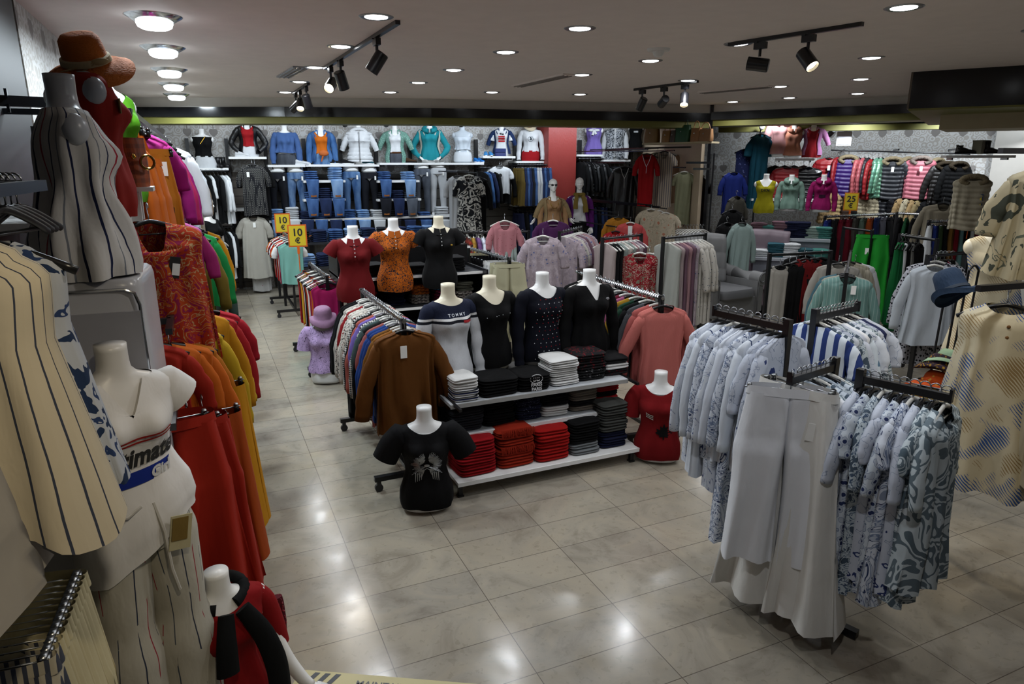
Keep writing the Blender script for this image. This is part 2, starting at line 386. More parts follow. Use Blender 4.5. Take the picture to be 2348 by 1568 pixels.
# track lights
def track(a, b, label, spots, group):
    a = np.array((*a, CEIL)); b = np.array((*b, CEIL)); d = b-a; L = np.linalg.norm(d); ang = math.atan2(d[1], d[0])
    t = thing('track_rail', label, 'light rail', tuple(a), ang)
    obj('rail', MB().box((L/2, 0, -.014), (L, .036, .028)), BLKP, t)
    for k, (f, tgt, lit, lab) in enumerate(spots):
        p = a+d*f
        s = thing('track_spotlight', lab, 'spotlight', tuple(p+np.array((0, 0, -.028))), ang, group)
        obj('adapter', MB().box((0, 0, -.03), (.1, .04, .05)).box((.03, 0, -.005), (.03, .06, .01)), BLKP, s)
        obj('stem', MB().tube([(0, 0, -.05), (0, 0, -.11)], .012, 8), BLKP, s)
        v = Vector(tgt)-Vector(p+np.array((0, 0, -.19))); v = Matrix.Rotation(-ang, 3, 'Z') @ v
        q = v.to_track_quat('-Z', 'Y').to_euler()
        h = obj('lamp_head', MB().lathe([(.001, .075), (.045, .075), (.052, .068), (.052, -.09), (.047, -.09), (.044, -.07)], 28), BLKP, s, (0, 0, -.17), q)
        obj('bulb', MB().lathe([(.001, -.066), (.03, -.072), (.044, -.066)], 20), mat((1, .85, .55), emit=14, bump=0) if lit else mat('#30333a', rough=.2, bump=0), h)
        if lit:
            vv = Vector(tgt)-Vector(p); vv.normalize()
            spot('spotlight_lamp', Vector(p+np.array((0, 0, -.2)))+vv*.11, tgt, lit)
g1 = 'black track spotlights'
track(G(912, 46, CEIL)[:2], G(745, 153, CEIL)[:2], 'long black ceiling track left of centre carrying three spotlights',
      [(.22, (.4, 5.9, 1.6), 0, 'unlit black cylinder spotlight hanging nearest on the left track'), (.72, (2.0, 7.6, 1.2), 0, 'dark blue tinged spotlight in the middle of the left track'), (.9, (.1, 5.3, 1.7), 55, 'lit black spotlight at the far end of the left track')], g1)
track(G(707, 189, CEIL)[:2], G(672, 212, CEIL)[:2], 'short black track deep on the left with three small spotlights',
      [(.15, (1.9, 10.0, 1.2), 0, 'unlit small spotlight nearest on the deep left track'), (.55, (.9, 8.3, 1.2), 30, 'lit small spotlight on the deep left track'), (.85, (-.5, 12, 1.2), 0, 'unlit small spotlight at the far end of the deep left track')], g1)
track(G(1979, 50, CEIL)[:2], G(1672, 98, CEIL)[:2], 'long black ceiling track at the upper right carrying two spotlights',
      [(.36, (4.3, 2.0, .9), 60, 'brightly lit spotlight on the near right track'), (.73, (3.2, 5.6, 3.3), 0, 'black spotlight tilted away on the near right track, unlit')], g1)
track(G(1600, 184, CEIL)[:2], G(1455, 203, CEIL)[:2], 'short black ceiling track right of centre carrying three spotlights',
      [(.18, (4.6, 6.0, .8), 40, 'lit spotlight on the right end of the central track'), (.5, (5.9, 9.0, 2.5), 0, 'unlit spotlight in the middle of the central track'), (.86, (5.2, 9.6, .6), 0, 'unlit spotlight on the left end of the central track')], g1)
# spots over the display shelves
for i, (u, v) in enumerate([(600, 285), (790, 283), (885, 283), (1057, 283), (1247, 279), (1815, 303), (1862, 302), (1940, 305), (1905, 305)]):
    p = W(u, v, 12.6 if i < 5 else 12.2)
    s = thing('shelf_spotlight', 'small black spotlight above the %s, seen %s' % ('left back shelves' if i < 5 else 'coat wall', ['over the denim shirt bust', 'above the white puffer jacket', 'above the green cardigan', 'above the clear torso', 'beside the red column', 'leftmost of the four there', 'second of the four there', 'rightmost of the four there, lit', 'third of the four there'][i]), 'spotlight', p)
    obj('lamp_head', MB().lathe([(.001, .1), (.045, .1), (.05, .09), (.05, -.05), (.04, -.04)], 16), BLKP, s, rot=(R(60), 0, R(-20)))
    obj('stem', MB().tube([(0, 0, .05), (0, .02, .3)], .01, 6), BLKP, s)
# vents, detectors
for a, b, lab in [((650, 175), (690, 152), 'clear plastic ceiling air guard left of the tracks'), ((1185, 196), (1305, 169), 'long flat grey ceiling air vent in the middle'), ((1607, 211), (1770, 196), 'long faint ceiling air slot at right')]:
    A = G(*a, CEIL); B = G(*b, CEIL); d = B-A; L = np.linalg.norm(d)
    t = thing('ceiling_vent', lab, 'vent', (A+B)/2, math.atan2(d[1], d[0]))
    obj('frame', MB().box((0, 0, -.008), (L, .16, .016)), CEILM if 'guard' not in lab else mat('#8a8c90', rough=.2), t)
    for k in range(3): obj('slat', MB().box((0, -.05+.05*k, -.02), (L*.96, .012, .012)), mat('#77706a', rough=.5), t)
t = thing('smoke_detector', 'round white smoke detector on the ceiling between the right downlights', 'smoke detector', G(1510, 112, CEIL))
obj('base', MB().lathe([(.001, -.02), (.09, -.02), (.1, 0)], 24), PLW, t); obj('sensor', MB().lathe([(.001, -.07), (.03, -.065), (.045, -.045), (.05, -.02)], 20), PLW, t)
# ---------------------------------------------------------------- clothing builders (meshes are cached and shared)
TH = lambda n: np.linspace(0, 2*PI, n, endpoint=False)
def ring(cx, cy, z, hw, hd, n, p=.85):
    a = TH(n); c, s = np.cos(a), np.sin(a)
    return np.stack([cx+hw*np.sign(c)*np.abs(c)**p, cy+hd*np.sign(s)*np.abs(s)**p, np.full(n, z)], 1)
def top_mb(w=.42, L=.62, slv='short', neck=.05, nw=.075, flare=1.0, dep=.045, seed=0, fold=.012, puff=0, waist=1.0, drop=.0, nf=5, wave=0, slw=1.0, sout=0, asym=0):
    """a top or dress as it hangs from its shoulders, hanger hook at the origin, front towards -y"""
    rnd = np.random.RandomState(seed); n = 44; mb = MB(); hw = w/2
    tz = [-.075, -.088, -.102, -.118, -.138, -.175, -.22, -.27]; tw = [nw, .105, hw*.72, hw*.9, hw, hw*.99, hw*.96, hw*.93]
    td = [dep*.75, dep*.8, dep*.85, dep*.9, dep, dep*1.05, dep*1.1, dep*1.15]
    k = max(8, int((L-.2)/.035)); ph = rnd.rand(6)*6.3
    for i in range(1, k+1):
        t = i/k; tz.append(-.27-t*(L-.195)); wd = hw*.93*(1+(flare-1)*t)
        wd *= 1-(1-waist)*math.exp(-((t-.35)/.25)**2); tw.append(wd); td.append(dep*(1.15+.5*t*flare))
    P = []
    a = TH(n); front = np.clip(-np.sin(a), 0, 1)**1.3
    for i, (z, ww, dd) in enumerate(zip(tz, tw, td)):
        r = ring(0, 0, z, ww, dd, n, .8)
        t = np.clip((-z-.12)/(L-.1), 0, 1)
        A = fold*(.25+1.2*t)
        wv = np.sin(nf*2*a+ph[0]+1.5*math.sin(3*t+ph[1]))*.6+np.sin((nf*2+3)*a+ph[2]+2*t)*.4
        r[:, 1] += A*wv*(1+.5*np.abs(np.sin(a))); r[:, 0] += A*.5*np.cos(3*a+ph[3])
        if i < 8: r[:, 2] -= neck*front*(1-i/8)
        else: r[:, 2] += .012*np.sin(3*a+ph[4])*t*(1 if not wave else wave*2.5)
        if asym: r[:, 2] -= asym*t**2*np.cos(a)
        P.append(r)
    P = np.array(P)
    if puff:
        Q = []      # finer rows for quilting
        zz = np.linspace(0, len(P)-1, (len(P)-1)*3+1)
        for q in zz:
            i = min(int(q), len(P)-2); f = q-i; r = P[i]*(1-f)+P[i+1]*f
            if i >= 4:
                b = abs(math.sin(r[:, 2].mean()*PI/.07)); r = r.copy(); r[:, 1] *= 1+.20*b*puff; r[:, 0] *= 1+.04*b*puff
            Q.append(r)
        P = np.array(Q)
    mb.grid(P)
    if slv != 'none':
        ls = {'short': .17, 'half': .30, 'long': .52, 'cap': .09}[slv] if isinstance(slv, str) else slv
        for sd in (-1, 1):
            m = 12; t = np.linspace(0, 1, m); jx = rnd.rand()*.02
            out = hw-.05+.075*np.minimum(1, t*1.8)**.8*(ls/.3)**.3+(jx+.02+sout)*t
            zz = -.158-ls*t**.97
            pts = np.stack([sd*out, np.sin(t*3+ph[5])*.012-.004, zz], 1)
            rr = np.interp(t, [0, .12, .35, .8, 1], [.040, .055, .052, .043, .040])*(1+(slw-1)*t)*(1+.05*np.sin(t*17+ph[2]+sd)+.04*np.sin(t*29))*(1 if ls > .12 else .95)
            if puff:
                t2 = np.linspace(0, 1, 34); pts = np.stack([np.interp(t2, t, pts[:, q]) for q in range(3)], 1); rr = np.interp(t2, t, rr)*(1.05+.13*np.abs(np.sin(t2*ls/.07*PI)))
            mb.tube(pts, rr, 14, flat=.62)
    return mb
def pants_mb(w=.36, L=1.0, flare=1.1, dep=.04, seed=0, fold=.007, z0=-.09, crotch=.27, short=0):
    rnd = np.random.RandomState(seed); n = 32; mb = MB(); ph = rnd.rand(6)*6
    a = TH(n)
    for sd in (-1, 1):
        Q = []; m1 = 8
        for i in range(m1+16):
            if i < m1:
                t = i/m1; z = z0-crotch*t; hx = w/4*(1+.22*t); cx = sd*(w/4-.004+.22*w/4*t*.9); dd = dep*(1+.45*t); A = fold*(.3+.7*t)
                r = ring(cx, 0, z, hx, dd, n, .7)
            else:
                t = (i-m1)/15; z = z0-crotch-(L-crotch)*t; hx = w/4*1.22*(1-.10*math.sin(min(1, t*2)*PI/2)+(flare-1)*t**1.3)
                cx = sd*(w/4*1.2+(flare-1)*w*.12*t+.006*t); A = fold*(1+1.6*t)
                r = ring(cx, math.sin(t*2+ph[1])*.01, z, hx, dep*(1.45+.3*t*flare), n, .8)
            q = 0 if i < m1 else (i-m1)/15
            r[:, 1] += A*np.sin(5*a+ph[2+(sd > 0)]+q*2); r[:, 2] += .01*q*np.sin(3*a)
            Q.append(r)
        mb.grid(Q)
    mb.grid([ring(0, 0, z0+.03, w/2*1.0, dep, n, .75), ring(0, 0, z0-.012, w/2*1.03, dep*1.12, n, .75)])
    return mb
def skirt_mb(w=.34, L=.7, flare=1.4, dep=.045, seed=0, fold=.018, nf=9, z0=-.09, wave=.01):
    rnd = np.random.RandomState(seed); n = 72; mb = MB(); ph = rnd.rand(6)*6; a = TH(n); P = []
    for i in range(18):
        t = i/17; r = ring(0, 0, z0-L*t, w/2*(1+(flare-1)*t), dep*(1+1.2*t), n, .8)
        A = fold*t**.7
        r[:, 1] += A*np.sin(nf*a+ph[0]+math.sin(2*t)); r[:, 0] += A*.6*np.cos(nf*a+ph[0]); r[:, 2] += wave*t*np.sin(4*a+ph[1]); P.append(r)
    mb.grid(P); return mb
def hook_pts(): 
    a = np.linspace(R(-60), R(200), 12); return [(0, .02*math.cos(t), -.012+.02*math.sin(t)+.0) for t in a][::-1]+[(0, 0, -.045), (0, 0, -.07)]
def hanger_mb(kind='arm', w=.40):
    mb = MB()
    # hook loop over the rail
    a = np.linspace(R(-30), R(180), 9)
    h = [(.0, -.022*math.cos(t), .0+.022*math.sin(t)) for t in a][::-1]
    mb.tube([(0, .022, -.0)]+[(0, .02*math.cos(t), .02*math.sin(t)) for t in np.linspace(.4, PI-.2, 7)][0:0]+h[:0]+[(0, .021*math.cos(t), .021*math.sin(t)) for t in np.linspace(PI, 0, 9)]+[(0, .012, -.025), (0, 0, -.04), (0, 0, -.075)], .0028, 6, mi=1)
    if kind == 'clip':
        mb.tube([(-w/2, 0, -.075), (w/2, 0, -.075)], .0035, 6, mi=1)
        for s in (-1, 1):
            mb.box((s*(w/2-.02), 0, -.085), (.022, .02, .045), mi=0).box((s*(w/2-.02), -.004, -.06), (.016, .026, .01), mi=1)
    else:
        x = np.linspace(-1, 1, 17); pts = [(q*w/2, 0, -.07-.075*abs(q)**1.35) for q in x]
        mb.tube(pts, .011 if kind == 'arm' else .004, 8, flat=.8)
        mb.tube([(-w/2*.86, 0, -.135), (w/2*.86, 0, -.135)], .004, 6)
    return mb
def clo(kind, **k):
    key = (kind, repr(sorted(k.items())))
    fn = {'top': top_mb, 'pants': pants_mb, 'skirt': skirt_mb}[kind]
    return cached(key, lambda: fn(**k).mesh(kind, True))
def hgr(kind='arm', w=.4): return cached(('hgr', kind, w), lambda: hanger_mb(kind, w).mesh('hanger', True))
HB = mat('#121214', rough=.3, bump=0); HW = mat('#c9c8c2', rough=.3, bump=0); HCLR = mat('#a8b4c0', rough=.15, bump=0)
def fur_mb(R0=.13, r=.045, seed=0):
    rnd = np.random.RandomState(seed); P = []
    for t in np.linspace(R(-60), R(240), 40):
        q = []
        for a in TH(14):
            rr = r*(1+.25*rnd.rand())
            q.append((math.cos(t)*(R0+rr*math.cos(a)*.8), -.04+rr*math.sin(a), -.12+math.sin(t)*(R0*.42)+rr*math.cos(a)*math.sin(t)*.7))
        P.append(q)
    return MB().grid(P, c0=True, c1=True)
def hang(name, label, cat, loc, rz, m, mesh, group=None, hk='arm', hm=None, hw=.4, tagz=None, fur=None, scale=None, rx=0, part=None, belt=None):
    t = thing(name, label, cat, loc, 0, group, rot=(rx, 0, rz), scale=scale)
    pn = part or name.split('_')[-1]
    g = obj(pn, mesh, m, t)
    obj('hanger', hgr(hk, hw), [hm or HB, STEEL], t)
    if fur: obj('fur_collar', cached(('fur',), lambda: fur_mb().mesh('fur_collar', True)), fur, t)
    if tagz is not None:
        obj('price_tag', cached('ptag', lambda: MB().box((0, 0, 0), (.045, .003, .085)).mesh('price_tag', False)), TAG, t, (tagz[0], tagz[1], tagz[2]))
    return t
def pole_rack(name, label, a, b, z, posts=(0, 1), base=.5, chrome=True, wheels=True, cross=True, cat='clothes rack'):
    """rail from a to b (x, y) at height z on posts with feet"""
    a = np.array((*a, 0.)); b = np.array((*b, 0.)); d = b-a; L = np.linalg.norm(d); ang = math.atan2(d[1], d[0])
    t = thing(name, label, cat, tuple(a), ang)
    rm = CHROME if chrome else BLACK
    obj('rail', MB().tube([(-.02, 0, z), (L+.02, 0, z)], .016, 12), rm, t)
    if chrome:
        tm = MB()
        for q in np.arange(.02, L, .028): tm.lathe([(.0165, -.004), (.021, 0), (.0165, .004)], 8)
        # hook collars on the rail
        P = MB()
        for q in np.arange(.03, L, .03): P.tube([(q-.005, 0, z), (q+.005, 0, z)], [.021, .021], 8)
        obj('hook_row', P, CHROME, t)
    for f in posts:
        x = L*f
        obj('post', MB().box((x, 0, z/2+.05), (.034, .034, z-.06)), BLACK, t)
        obj('foot', MB().box((x, 0, .10), (.04, base, .035)), BLACK, t)
        for s in (-1, 1):
            if wheels:
                obj('wheel', MB().tube([(x-.012, s*(base/2-.03), .03), (x+.012, s*(base/2-.03), .03)], .03, 14).box((x, s*(base/2-.03), .065), (.03, .03, .035)), mat('#202024', rough=.4, bump=0), t)
    if cross: obj('lower_bar', MB().box((L/2, 0, .12), (L, .03, .03)), BLACK, t)
    return t
ORD = ['first', 'second', 'third', 'fourth', 'fifth', 'sixth', 'seventh', 'eighth', 'ninth', 'tenth', 'eleventh', 'twelfth', 'thirteenth', 'fourteenth', 'fifteenth', 'sixteenth', 'seventeenth', 'eighteenth', 'nineteenth', 'twentieth', 'twenty-first', 'twenty-second', 'twenty-third', 'twenty-fourth', 'twenty-fifth', 'twenty-sixth', 'twenty-seventh', 'twenty-eighth']
def rack_row(a, b, z, items, where, end, jitter=.05, flip=0, group=None, rz=None):
    """items hung from a to b: (name, label text, category, material, mesh, extra dict); labelled by look and place from the named end"""
    a = np.array((*a, 0.)); b = np.array((*b, 0.)); n = len(items); d = b-a; ang = math.atan2(d[1], d[0])
    rnd = random.Random(int(abs(a[0]*100+a[1]*31+z*7))+n)
    for i, it in enumerate(items):
        nmn, lab, cat, m, me, ex = it
        p = a+d*((i+.5)/n); p[2] = z+.0
        r = (ang+PI/2 if rz is None else rz)+rnd.uniform(-jitter, jitter)+(PI if flip else 0)
        l = '%s, %s %s,' % (lab, ORD[i] if i < len(ORD) else 'later', end)
        hang(nmn, (l+' '+where).strip(), cat, tuple(p), r, m, me, group=group or ('clothes hanging '+where), **ex)

# ---- mannequin torso profile (z up, base at 0, front towards -y): z, half width, half depth, y centre
TZ = np.array([0, .06, .14, .22, .29, .36, .42, .47, .51, .545, .57, .59, .605, .62, .66, .72])
TWd = np.array([.155, .168, .165, .140, .122, .130, .150, .160, .165, .178, .175, .135, .085, .056, .050, .050])
TD = np.array([.10, .11, .108, .092, .082, .088, .098, .10, .092, .080, .068, .060, .053, .050, .048, .050])
def torso_pt(a, z, off=0.0, sx=1.0):
    w_ = np.interp(z, TZ, TWd)*sx+off; d_ = np.interp(z, TZ, TD)+off
    c, s = np.cos(a), np.sin(a)
    x = w_*np.sign(c)*np.abs(c)**.9; y = d_*np.sign(s)*np.abs(s)**.95
    bz = np.exp(-((z-.435)/.055)**2)*.045*(s < 0)
    y = y-bz*(np.exp(-((x-.07)/.055)**2)+np.exp(-((x+.07)/.055)**2))
    return x, y
def torso_mb(z0=0, z1=.72, arms=True, n=40, neckcap=True):
    mb = MB(); P = []; a = TH(n)
    for z in np.linspace(z0, z1, 34):
        x, y = torso_pt(a, z); P.append(np.stack([x, y, np.full(n, z)], 1))
    mb.grid(P, c0=True, c1=neckcap)
    if arms:
        for s in (-1, 1): mb.ell((s*.165, 0, .525), (.045, .045, .055))
    return mb
def neck_mb():
    mb = MB(); P = []; a = TH(28)
    for z in list(np.linspace(.42, .70, 20))+[.712, .718]:
        x, y = torso_pt(a, min(z, .70), -.004 if z < .6 else 0)
        k = 1 if z < .705 else (.97 if z < .715 else .88)
        P.append(np.stack([x*k, y*k, np.full(28, z)], 1))
    return mb.grid(P, c1=True)
def arm_path(s, kind):
    sh = (s*.155, 0, .535)
    if kind == 'down': return [sh, (s*.20, 0, .47), (s*.225, -.01, .33), (s*.235, -.02, .22), (s*.24, -.05, .08), (s*.235, -.06, .02)]
    if kind == 'out': return [sh, (s*.22, 0, .47), (s*.29, 0, .33), (s*.32, .01, .25)]
    if kind == 'hip': return [sh, (s*.22, .01, .46), (s*.30, .02, .33), (s*.33, .0, .26), (s*.27, -.07, .17), (s*.19, -.11, .10)]
    return kind
def smooth_path(p, m=18):
    p = np.array(p, float); t = np.linspace(0, len(p)-1, m); o = np.stack([np.interp(t, range(len(p)), p[:, k]) for k in range(3)], 1)
    for _ in range(2): o[1:-1] = (o[:-2]+o[1:-1]*2+o[2:])/4
    return o
def shirt_mb(z0=.02, neck=.06, nw=.085, slv='short', armk='down', seed=0, off=.012, fold=.004, hem=1.0, sl=None, vneck=False, neckz=.60, slr=(.062, .05), waistoff=.0, tuck=0, onesleeve=0):
    mb = MB(); n = 56; a = TH(n); rnd = np.random.RandomState(seed); ph = rnd.rand(5)*6; P = []
    front = np.clip(-np.sin(a), 0, 1)**(2.6 if not vneck else 1.0)
    if vneck: front = np.clip(1-np.abs(np.cos(a))*1.9, 0, 1)*(np.sin(a) < 0)
    zs = np.concatenate([np.linspace(neckz, .50, 12), np.linspace(.485, z0, 20)])
    for i, z in enumerate(zs):
        zf = np.full(n, z); kk = max(0, 1-i/12)
        zf = z-neck*front*kk
        t = (neckz-z)/(neckz-z0)
        x, y = torso_pt(a, z, off)
        wz = np.interp(zf, TZ, TWd)+off; dz = np.interp(zf, TZ, TD)+off
        yf = -dz*np.sqrt(np.clip(1-(x/wz)**2, 0, 1))
        yf = yf-np.exp(-((zf-.435)/.055)**2)*.045*(np.exp(-((x-.07)/.055)**2)+np.exp(-((x+.07)/.055)**2))
        y = np.where((front > 0) & (kk > 0), yf, y)
        am = fold*(.3+2.2*t+waistoff*math.exp(-((z-.25)/.1)**2))
        wv = np.sin(7*a+ph[0]+5*t)+.6*np.sin(11*a+ph[1]-4*t)+1.2
        k = 1+(hem-1)*np.clip((t-.45)/.55, 0, 1)
        x = x*k+am*np.cos(a)*wv; y = y*k+am*np.sin(a)*wv+0
        zz = zf+.006*np.sin(3*a+ph[2])*t
        if tuck: zz = zz+tuck*np.clip(x/.15, -1, 1)*t**2
        P.append(np.stack([x, y, zz], 1))
    mb.grid(P)
    if slv != 'none':
        for s in (-1, 1):
            if onesleeve and s != onesleeve: continue
            p = smooth_path(arm_path(s, armk), 22)
            f = {'short': .42, 'long': 1.0, 'cap': .22, 'elbow': .6}[slv] if sl is None else sl
            m = max(5, int(22*f)); q = p[:m]
            rr = np.interp(np.linspace(0, f, m), [0, .3, .6, 1], [slr[0], .055, slr[1], .037])+.004*np.sin(np.arange(m)*1.3)
            if slv in ('short', 'cap', 'elbow'): rr = np.interp(np.linspace(0, 1, m), [0, 1], [slr[0], slr[0]*1.0])
            q = np.concatenate([[(s*.09, 0, .548), (s*.125, 0, .547)], q]); rr = np.concatenate([[.03, .046], rr])
            mb.tube(q, rr, 16, flat=.9, cap=False)
    return mb
def hand_mb(pose='relax', s=1):
    """hand along -z from the wrist at the origin, palm facing +y side of the body; s mirrors"""
    mb = MB()
    P = []
    for t, hw, hd in [(0, .022, .016), (.02, .026, .017), (.045, .036, .018), (.075, .041, .017), (.095, .041, .014)]:
        P.append(ring(s*.0, 0, -t, hw, hd, 14, .9))
    mb.grid(P, c0=True, c1=True)
    for k, (x, L, sp) in enumerate([(.030, .062, .10), (.011, .072, .03), (-.010, .068, -.04), (-.030, .052, -.12)]):
        c = .35+.12*k if pose == 'relax' else .12+.05*k
        pts = [(s*x, 0, -.085)]; ang = 0; q = np.array(pts[0])
        for j, f in enumerate((.45, .32, .23)):
            ang += c*(.7 if j == 0 else 1); q = q+np.array((s*sp*L*f*2, math.sin(ang)*L*f, -math.cos(ang)*L*f)); pts.append(tuple(q))
        mb.tube(smooth_path(pts, 8), np.array([.0095, .009, .0085, .0082, .008, .0075, .0066, .004])*1.05, 8)
    pts = [(s*.022, 0, -.02), (s*.045, .01, -.045), (s*.058, .02, -.07), (s*.06, .028, -.09)]
    mb.tube(smooth_path(pts, 8), [.014, .013, .011, .0105, .0095, .009, .008, .005], 8)
    return mb
def head_mb():
    """bald display head with brow, nose, lips, ears; chin at z=0, crown .23, face -y"""
    mb = MB(); n = 40; a = TH(n); P = []
    for i in range(41):
        t = i/40; z = .23*t
        w_ = .078*math.sqrt(max(0, 1-((t-.60)/.62)**2))*(1-.28*max(0, .45-t)/.45) if t > .0 else 0
        w_ = np.interp(t, [0, .03, .08, .2, .35, .5, .65, .8, .9, .96, 1], [.008, .024, .036, .052, .064, .072, .076, .069, .052, .034, .004])
        df = np.interp(t, [0, .03, .08, .2, .35, .5, .65, .8, .9, .96, 1], [.062, .075, .085, .088, .088, .087, .09, .082, .06, .036, .004])
        db = np.interp(t, [0, .08, .2, .35, .5, .65, .8, .9, .96, 1], [-.02, -.005, .03, .075, .098, .104, .095, .072, .045, .006])
        c, s = np.cos(a), np.sin(a); x = w_*np.sign(c)*np.abs(c)**.92
        y = np.where(s < 0, s*df, s*max(db, .004)) if db > 0 else s*df*np.where(s < 0, 1, .2)
        f = (s < 0)
        g = lambda x0, z0, sx, sz: np.exp(-((x-x0)/sx)**2-((z-z0)/sz)**2)*f
        y = y-.022*g(0, .088, .012, .018)-.012*g(0, .105, .010, .022)-.006*g(0, .132, .045, .010)
        y = y+.012*g(.030, .118, .016, .011)+.012*g(-.030, .118, .016, .011)
        y = y-.004*g(.030, .117, .010, .005)-.004*g(-.030, .117, .010, .005)
        y = y-.008*g(0, .060, .018, .005)-.007*g(0, .049, .015, .005)+.004*g(0, .0545, .02, .002)-.006*g(0, .02, .02, .012)
        P.append(np.stack([x, y, np.full(n, z)], 1))
    mb.grid(P, c0=True, c1=True)
    for s in (-1, 1): mb.ell((s*.073, .012, .105), (.008, .017, .030), 10, 8)
    mb.tube([(0, .015, .06), (0, .02, 0), (0, .012, -.08)], [.048, .05, .055], 20)
    return mb
def legs_mb(L=.86, spread=.09, z0=0):
    """pelvis and both legs down to the feet; hips at z=0, feet at -L"""
    mb = MB()
    for s in (-1, 1):
        k = L/.86
        mb.tube(smooth_path([(s*.075, 0, .06), (s*.08, -.005, -.05), (s*spread, -.01, -.25*k), (s*(spread+.003), 0, -.44*k), (s*(spread+.008), .02, -.60*k), (s*(spread+.01), .015, -.80*k), (s*(spread+.01), .012, -.84*k)], 26),
                np.interp(np.linspace(0, 1, 26), [0, .15, .35, .5, .62, .9, 1], [.085, .088, .07, .05, .055, .032, .034]), 18)
        mb.tube(smooth_path([(s*(spread+.01), .03, -.835*k), (s*(spread+.012), -.03, -.84*k), (s*(spread+.018), -.12, -.855*k), (s*(spread+.02), -.16, -.862*k)], 10), [.034, .036, .032, .028, .018], 12, flat=.8, up=(0, 0, 1))
    mb.ell((0, 0, .02), (.16, .105, .11), 24, 14)
    return mb
def patch(mb, x0, x1, z0, z1, off, mi=0, nx=24, nz=3, slope=0, hemk=1):
    xs = np.linspace(x0, x1, nx); P = []
    for z in np.linspace(z0, z1, nz):
        P.append([(x, surf_y(x, z+slope*x)-off, z+slope*x) for x in xs])
    return mb.grid(P, closed=False, mi=mi)
def surf_y(x, z, off=.0175):
    """front surface of a shirted torso at (x, z)"""
    lo, hi = PI, 1.5*PI
    if x > 0: lo, hi = 1.5*PI, 2*PI
    a = np.linspace(lo, hi, 90); X, Y = torso_pt(a, z, off); j = np.argmin(np.abs(X-x)); return float(Y[j])
def letter_patch(s, size, cx, cz, off=.004, bold=.0, slope=0):
    V, F = text_verts(s, size, bold); W_ = V.copy(); W_[:, 0] += cx; W_[:, 2] += cz+slope*W_[:, 0]
    for q in W_: q[1] = surf_y(q[0], q[2])-off
    return MB().add(W_, F)
def bust(label, loc, rz, m, sh={}, mann=None, name='bust_mannequin', extra=None, arms=None, hands=False, base=None, scale=None, tilt=0, cloth='shirt', bottom=None, body='torso'):
    """half figure: torso with neck, shirt and any extra pieces as children"""
    t = thing(name, label, 'mannequin', loc, 0, None, rot=(tilt, 0, rz), scale=scale)
    bm = mann or MANN
    def body_mb():
        mb = torso_mb()
        for s in (-1, 1):
            if arms: mb.tube(smooth_path(arm_path(s, arms), 20), np.interp(np.linspace(0, 1, 20), [0, .4, .5, 1], [.045, .038, .034, .022]), 12)
        return mb
    b = obj('torso', cached(('tor', arms), lambda: body_mb().mesh('torso', True)), bm, t)
    if m is not None:
        g = obj(cloth, cached(('shirt', repr(sorted(sh.items()))), lambda: shirt_mb(**sh).mesh('shirt', True)), m, t)
    if hands:
        for s in (-1, 1):
            p = smooth_path(arm_path(s, arms), 20); d = p[-1]-p[-3]; q = Vector(d).to_track_quat('-Z', 'Y').to_euler()
            obj('hand', cached(('hand', s), lambda: hand_mb('relax', s).mesh('hand', True)), bm, t, tuple(p[-1]), q)
    if bottom is not None:
        nmn, bmat, kw = bottom
        def bot():
            mb = MB(); n = 40; a = TH(n); P = []
            for z in np.linspace(kw.get('top', .19), kw.get('z', -.1), 12):
                x, y = torso_pt(a, max(z, 0), .016); f = 1+kw.get('flare', 0)*(kw.get('top', .19)-z)
                w_ = 1+.03*np.sin(kw.get('nf', 6)*a)*kw.get('pl', .3)*(kw.get('top', .19)-z)*10
                P.append(np.stack([x*f*w_, y*f*w_, np.full(n, z)], 1))
            mb.grid(P)
            return mb
        obj(nmn, cached(('bot', repr(sorted(kw.items()))), lambda: bot().mesh(nmn, True)), bmat, t)
    if extra: extra(t)
    return t
# ---- folded clothes
def fold_mb(w=.29, d=.24, h=.04, seed=0, lay=3, sag=.004):
    rnd = np.random.RandomState(seed); mb = MB(); n = 40; a = TH(n); P = []
    zs = np.linspace(0, 1, lay*6+1)
    for z in zs:
        ph = (z*lay) % 1; b = abs(math.sin(ph*PI)) if 0 < z < 1 else 0
        e = 1-.10*(1-b)-(.04 if z in (0, 1) else 0)
        if z > .93: e *= .97
        r = ring(0, 0, h*z, w/2*e, d/2*e, n, .38)
        r[:, 2] += (sag*np.sin(2*a+seed)+.004*np.sin(3*a+rnd.rand()*6)*.3)*z
        if z > .6: r[:, 2] -= .25*h*(np.abs(r[:, 0])/(w/2))**3*z
        P.append(r)
    P = np.array(P); top = P[-1].copy(); c = top.mean(0)
    L = [top]+[c+(top-c)*f+np.array((0, 0, .004*(1-f)*h/.04)) for f in (.75, .45, .15)]
    mb.grid(P, c0=True); mb.grid(L, c1=True)
    return mb
def folded(kind='sweater', seed=0, w=.29, d=.24, h=.04, lay=2): return cached(('fold', kind, seed % 4, w, d, h, lay), lambda: fold_mb(w, d, h, seed % 4, lay).mesh('folded_'+kind, True))
PILEPOS = ['bottom', 'second from the bottom', 'third from the bottom', 'fourth from the bottom', 'fifth from the bottom', 'sixth from the bottom', 'seventh from the bottom', 'eighth from the bottom', 'ninth from the bottom', 'tenth from the bottom']
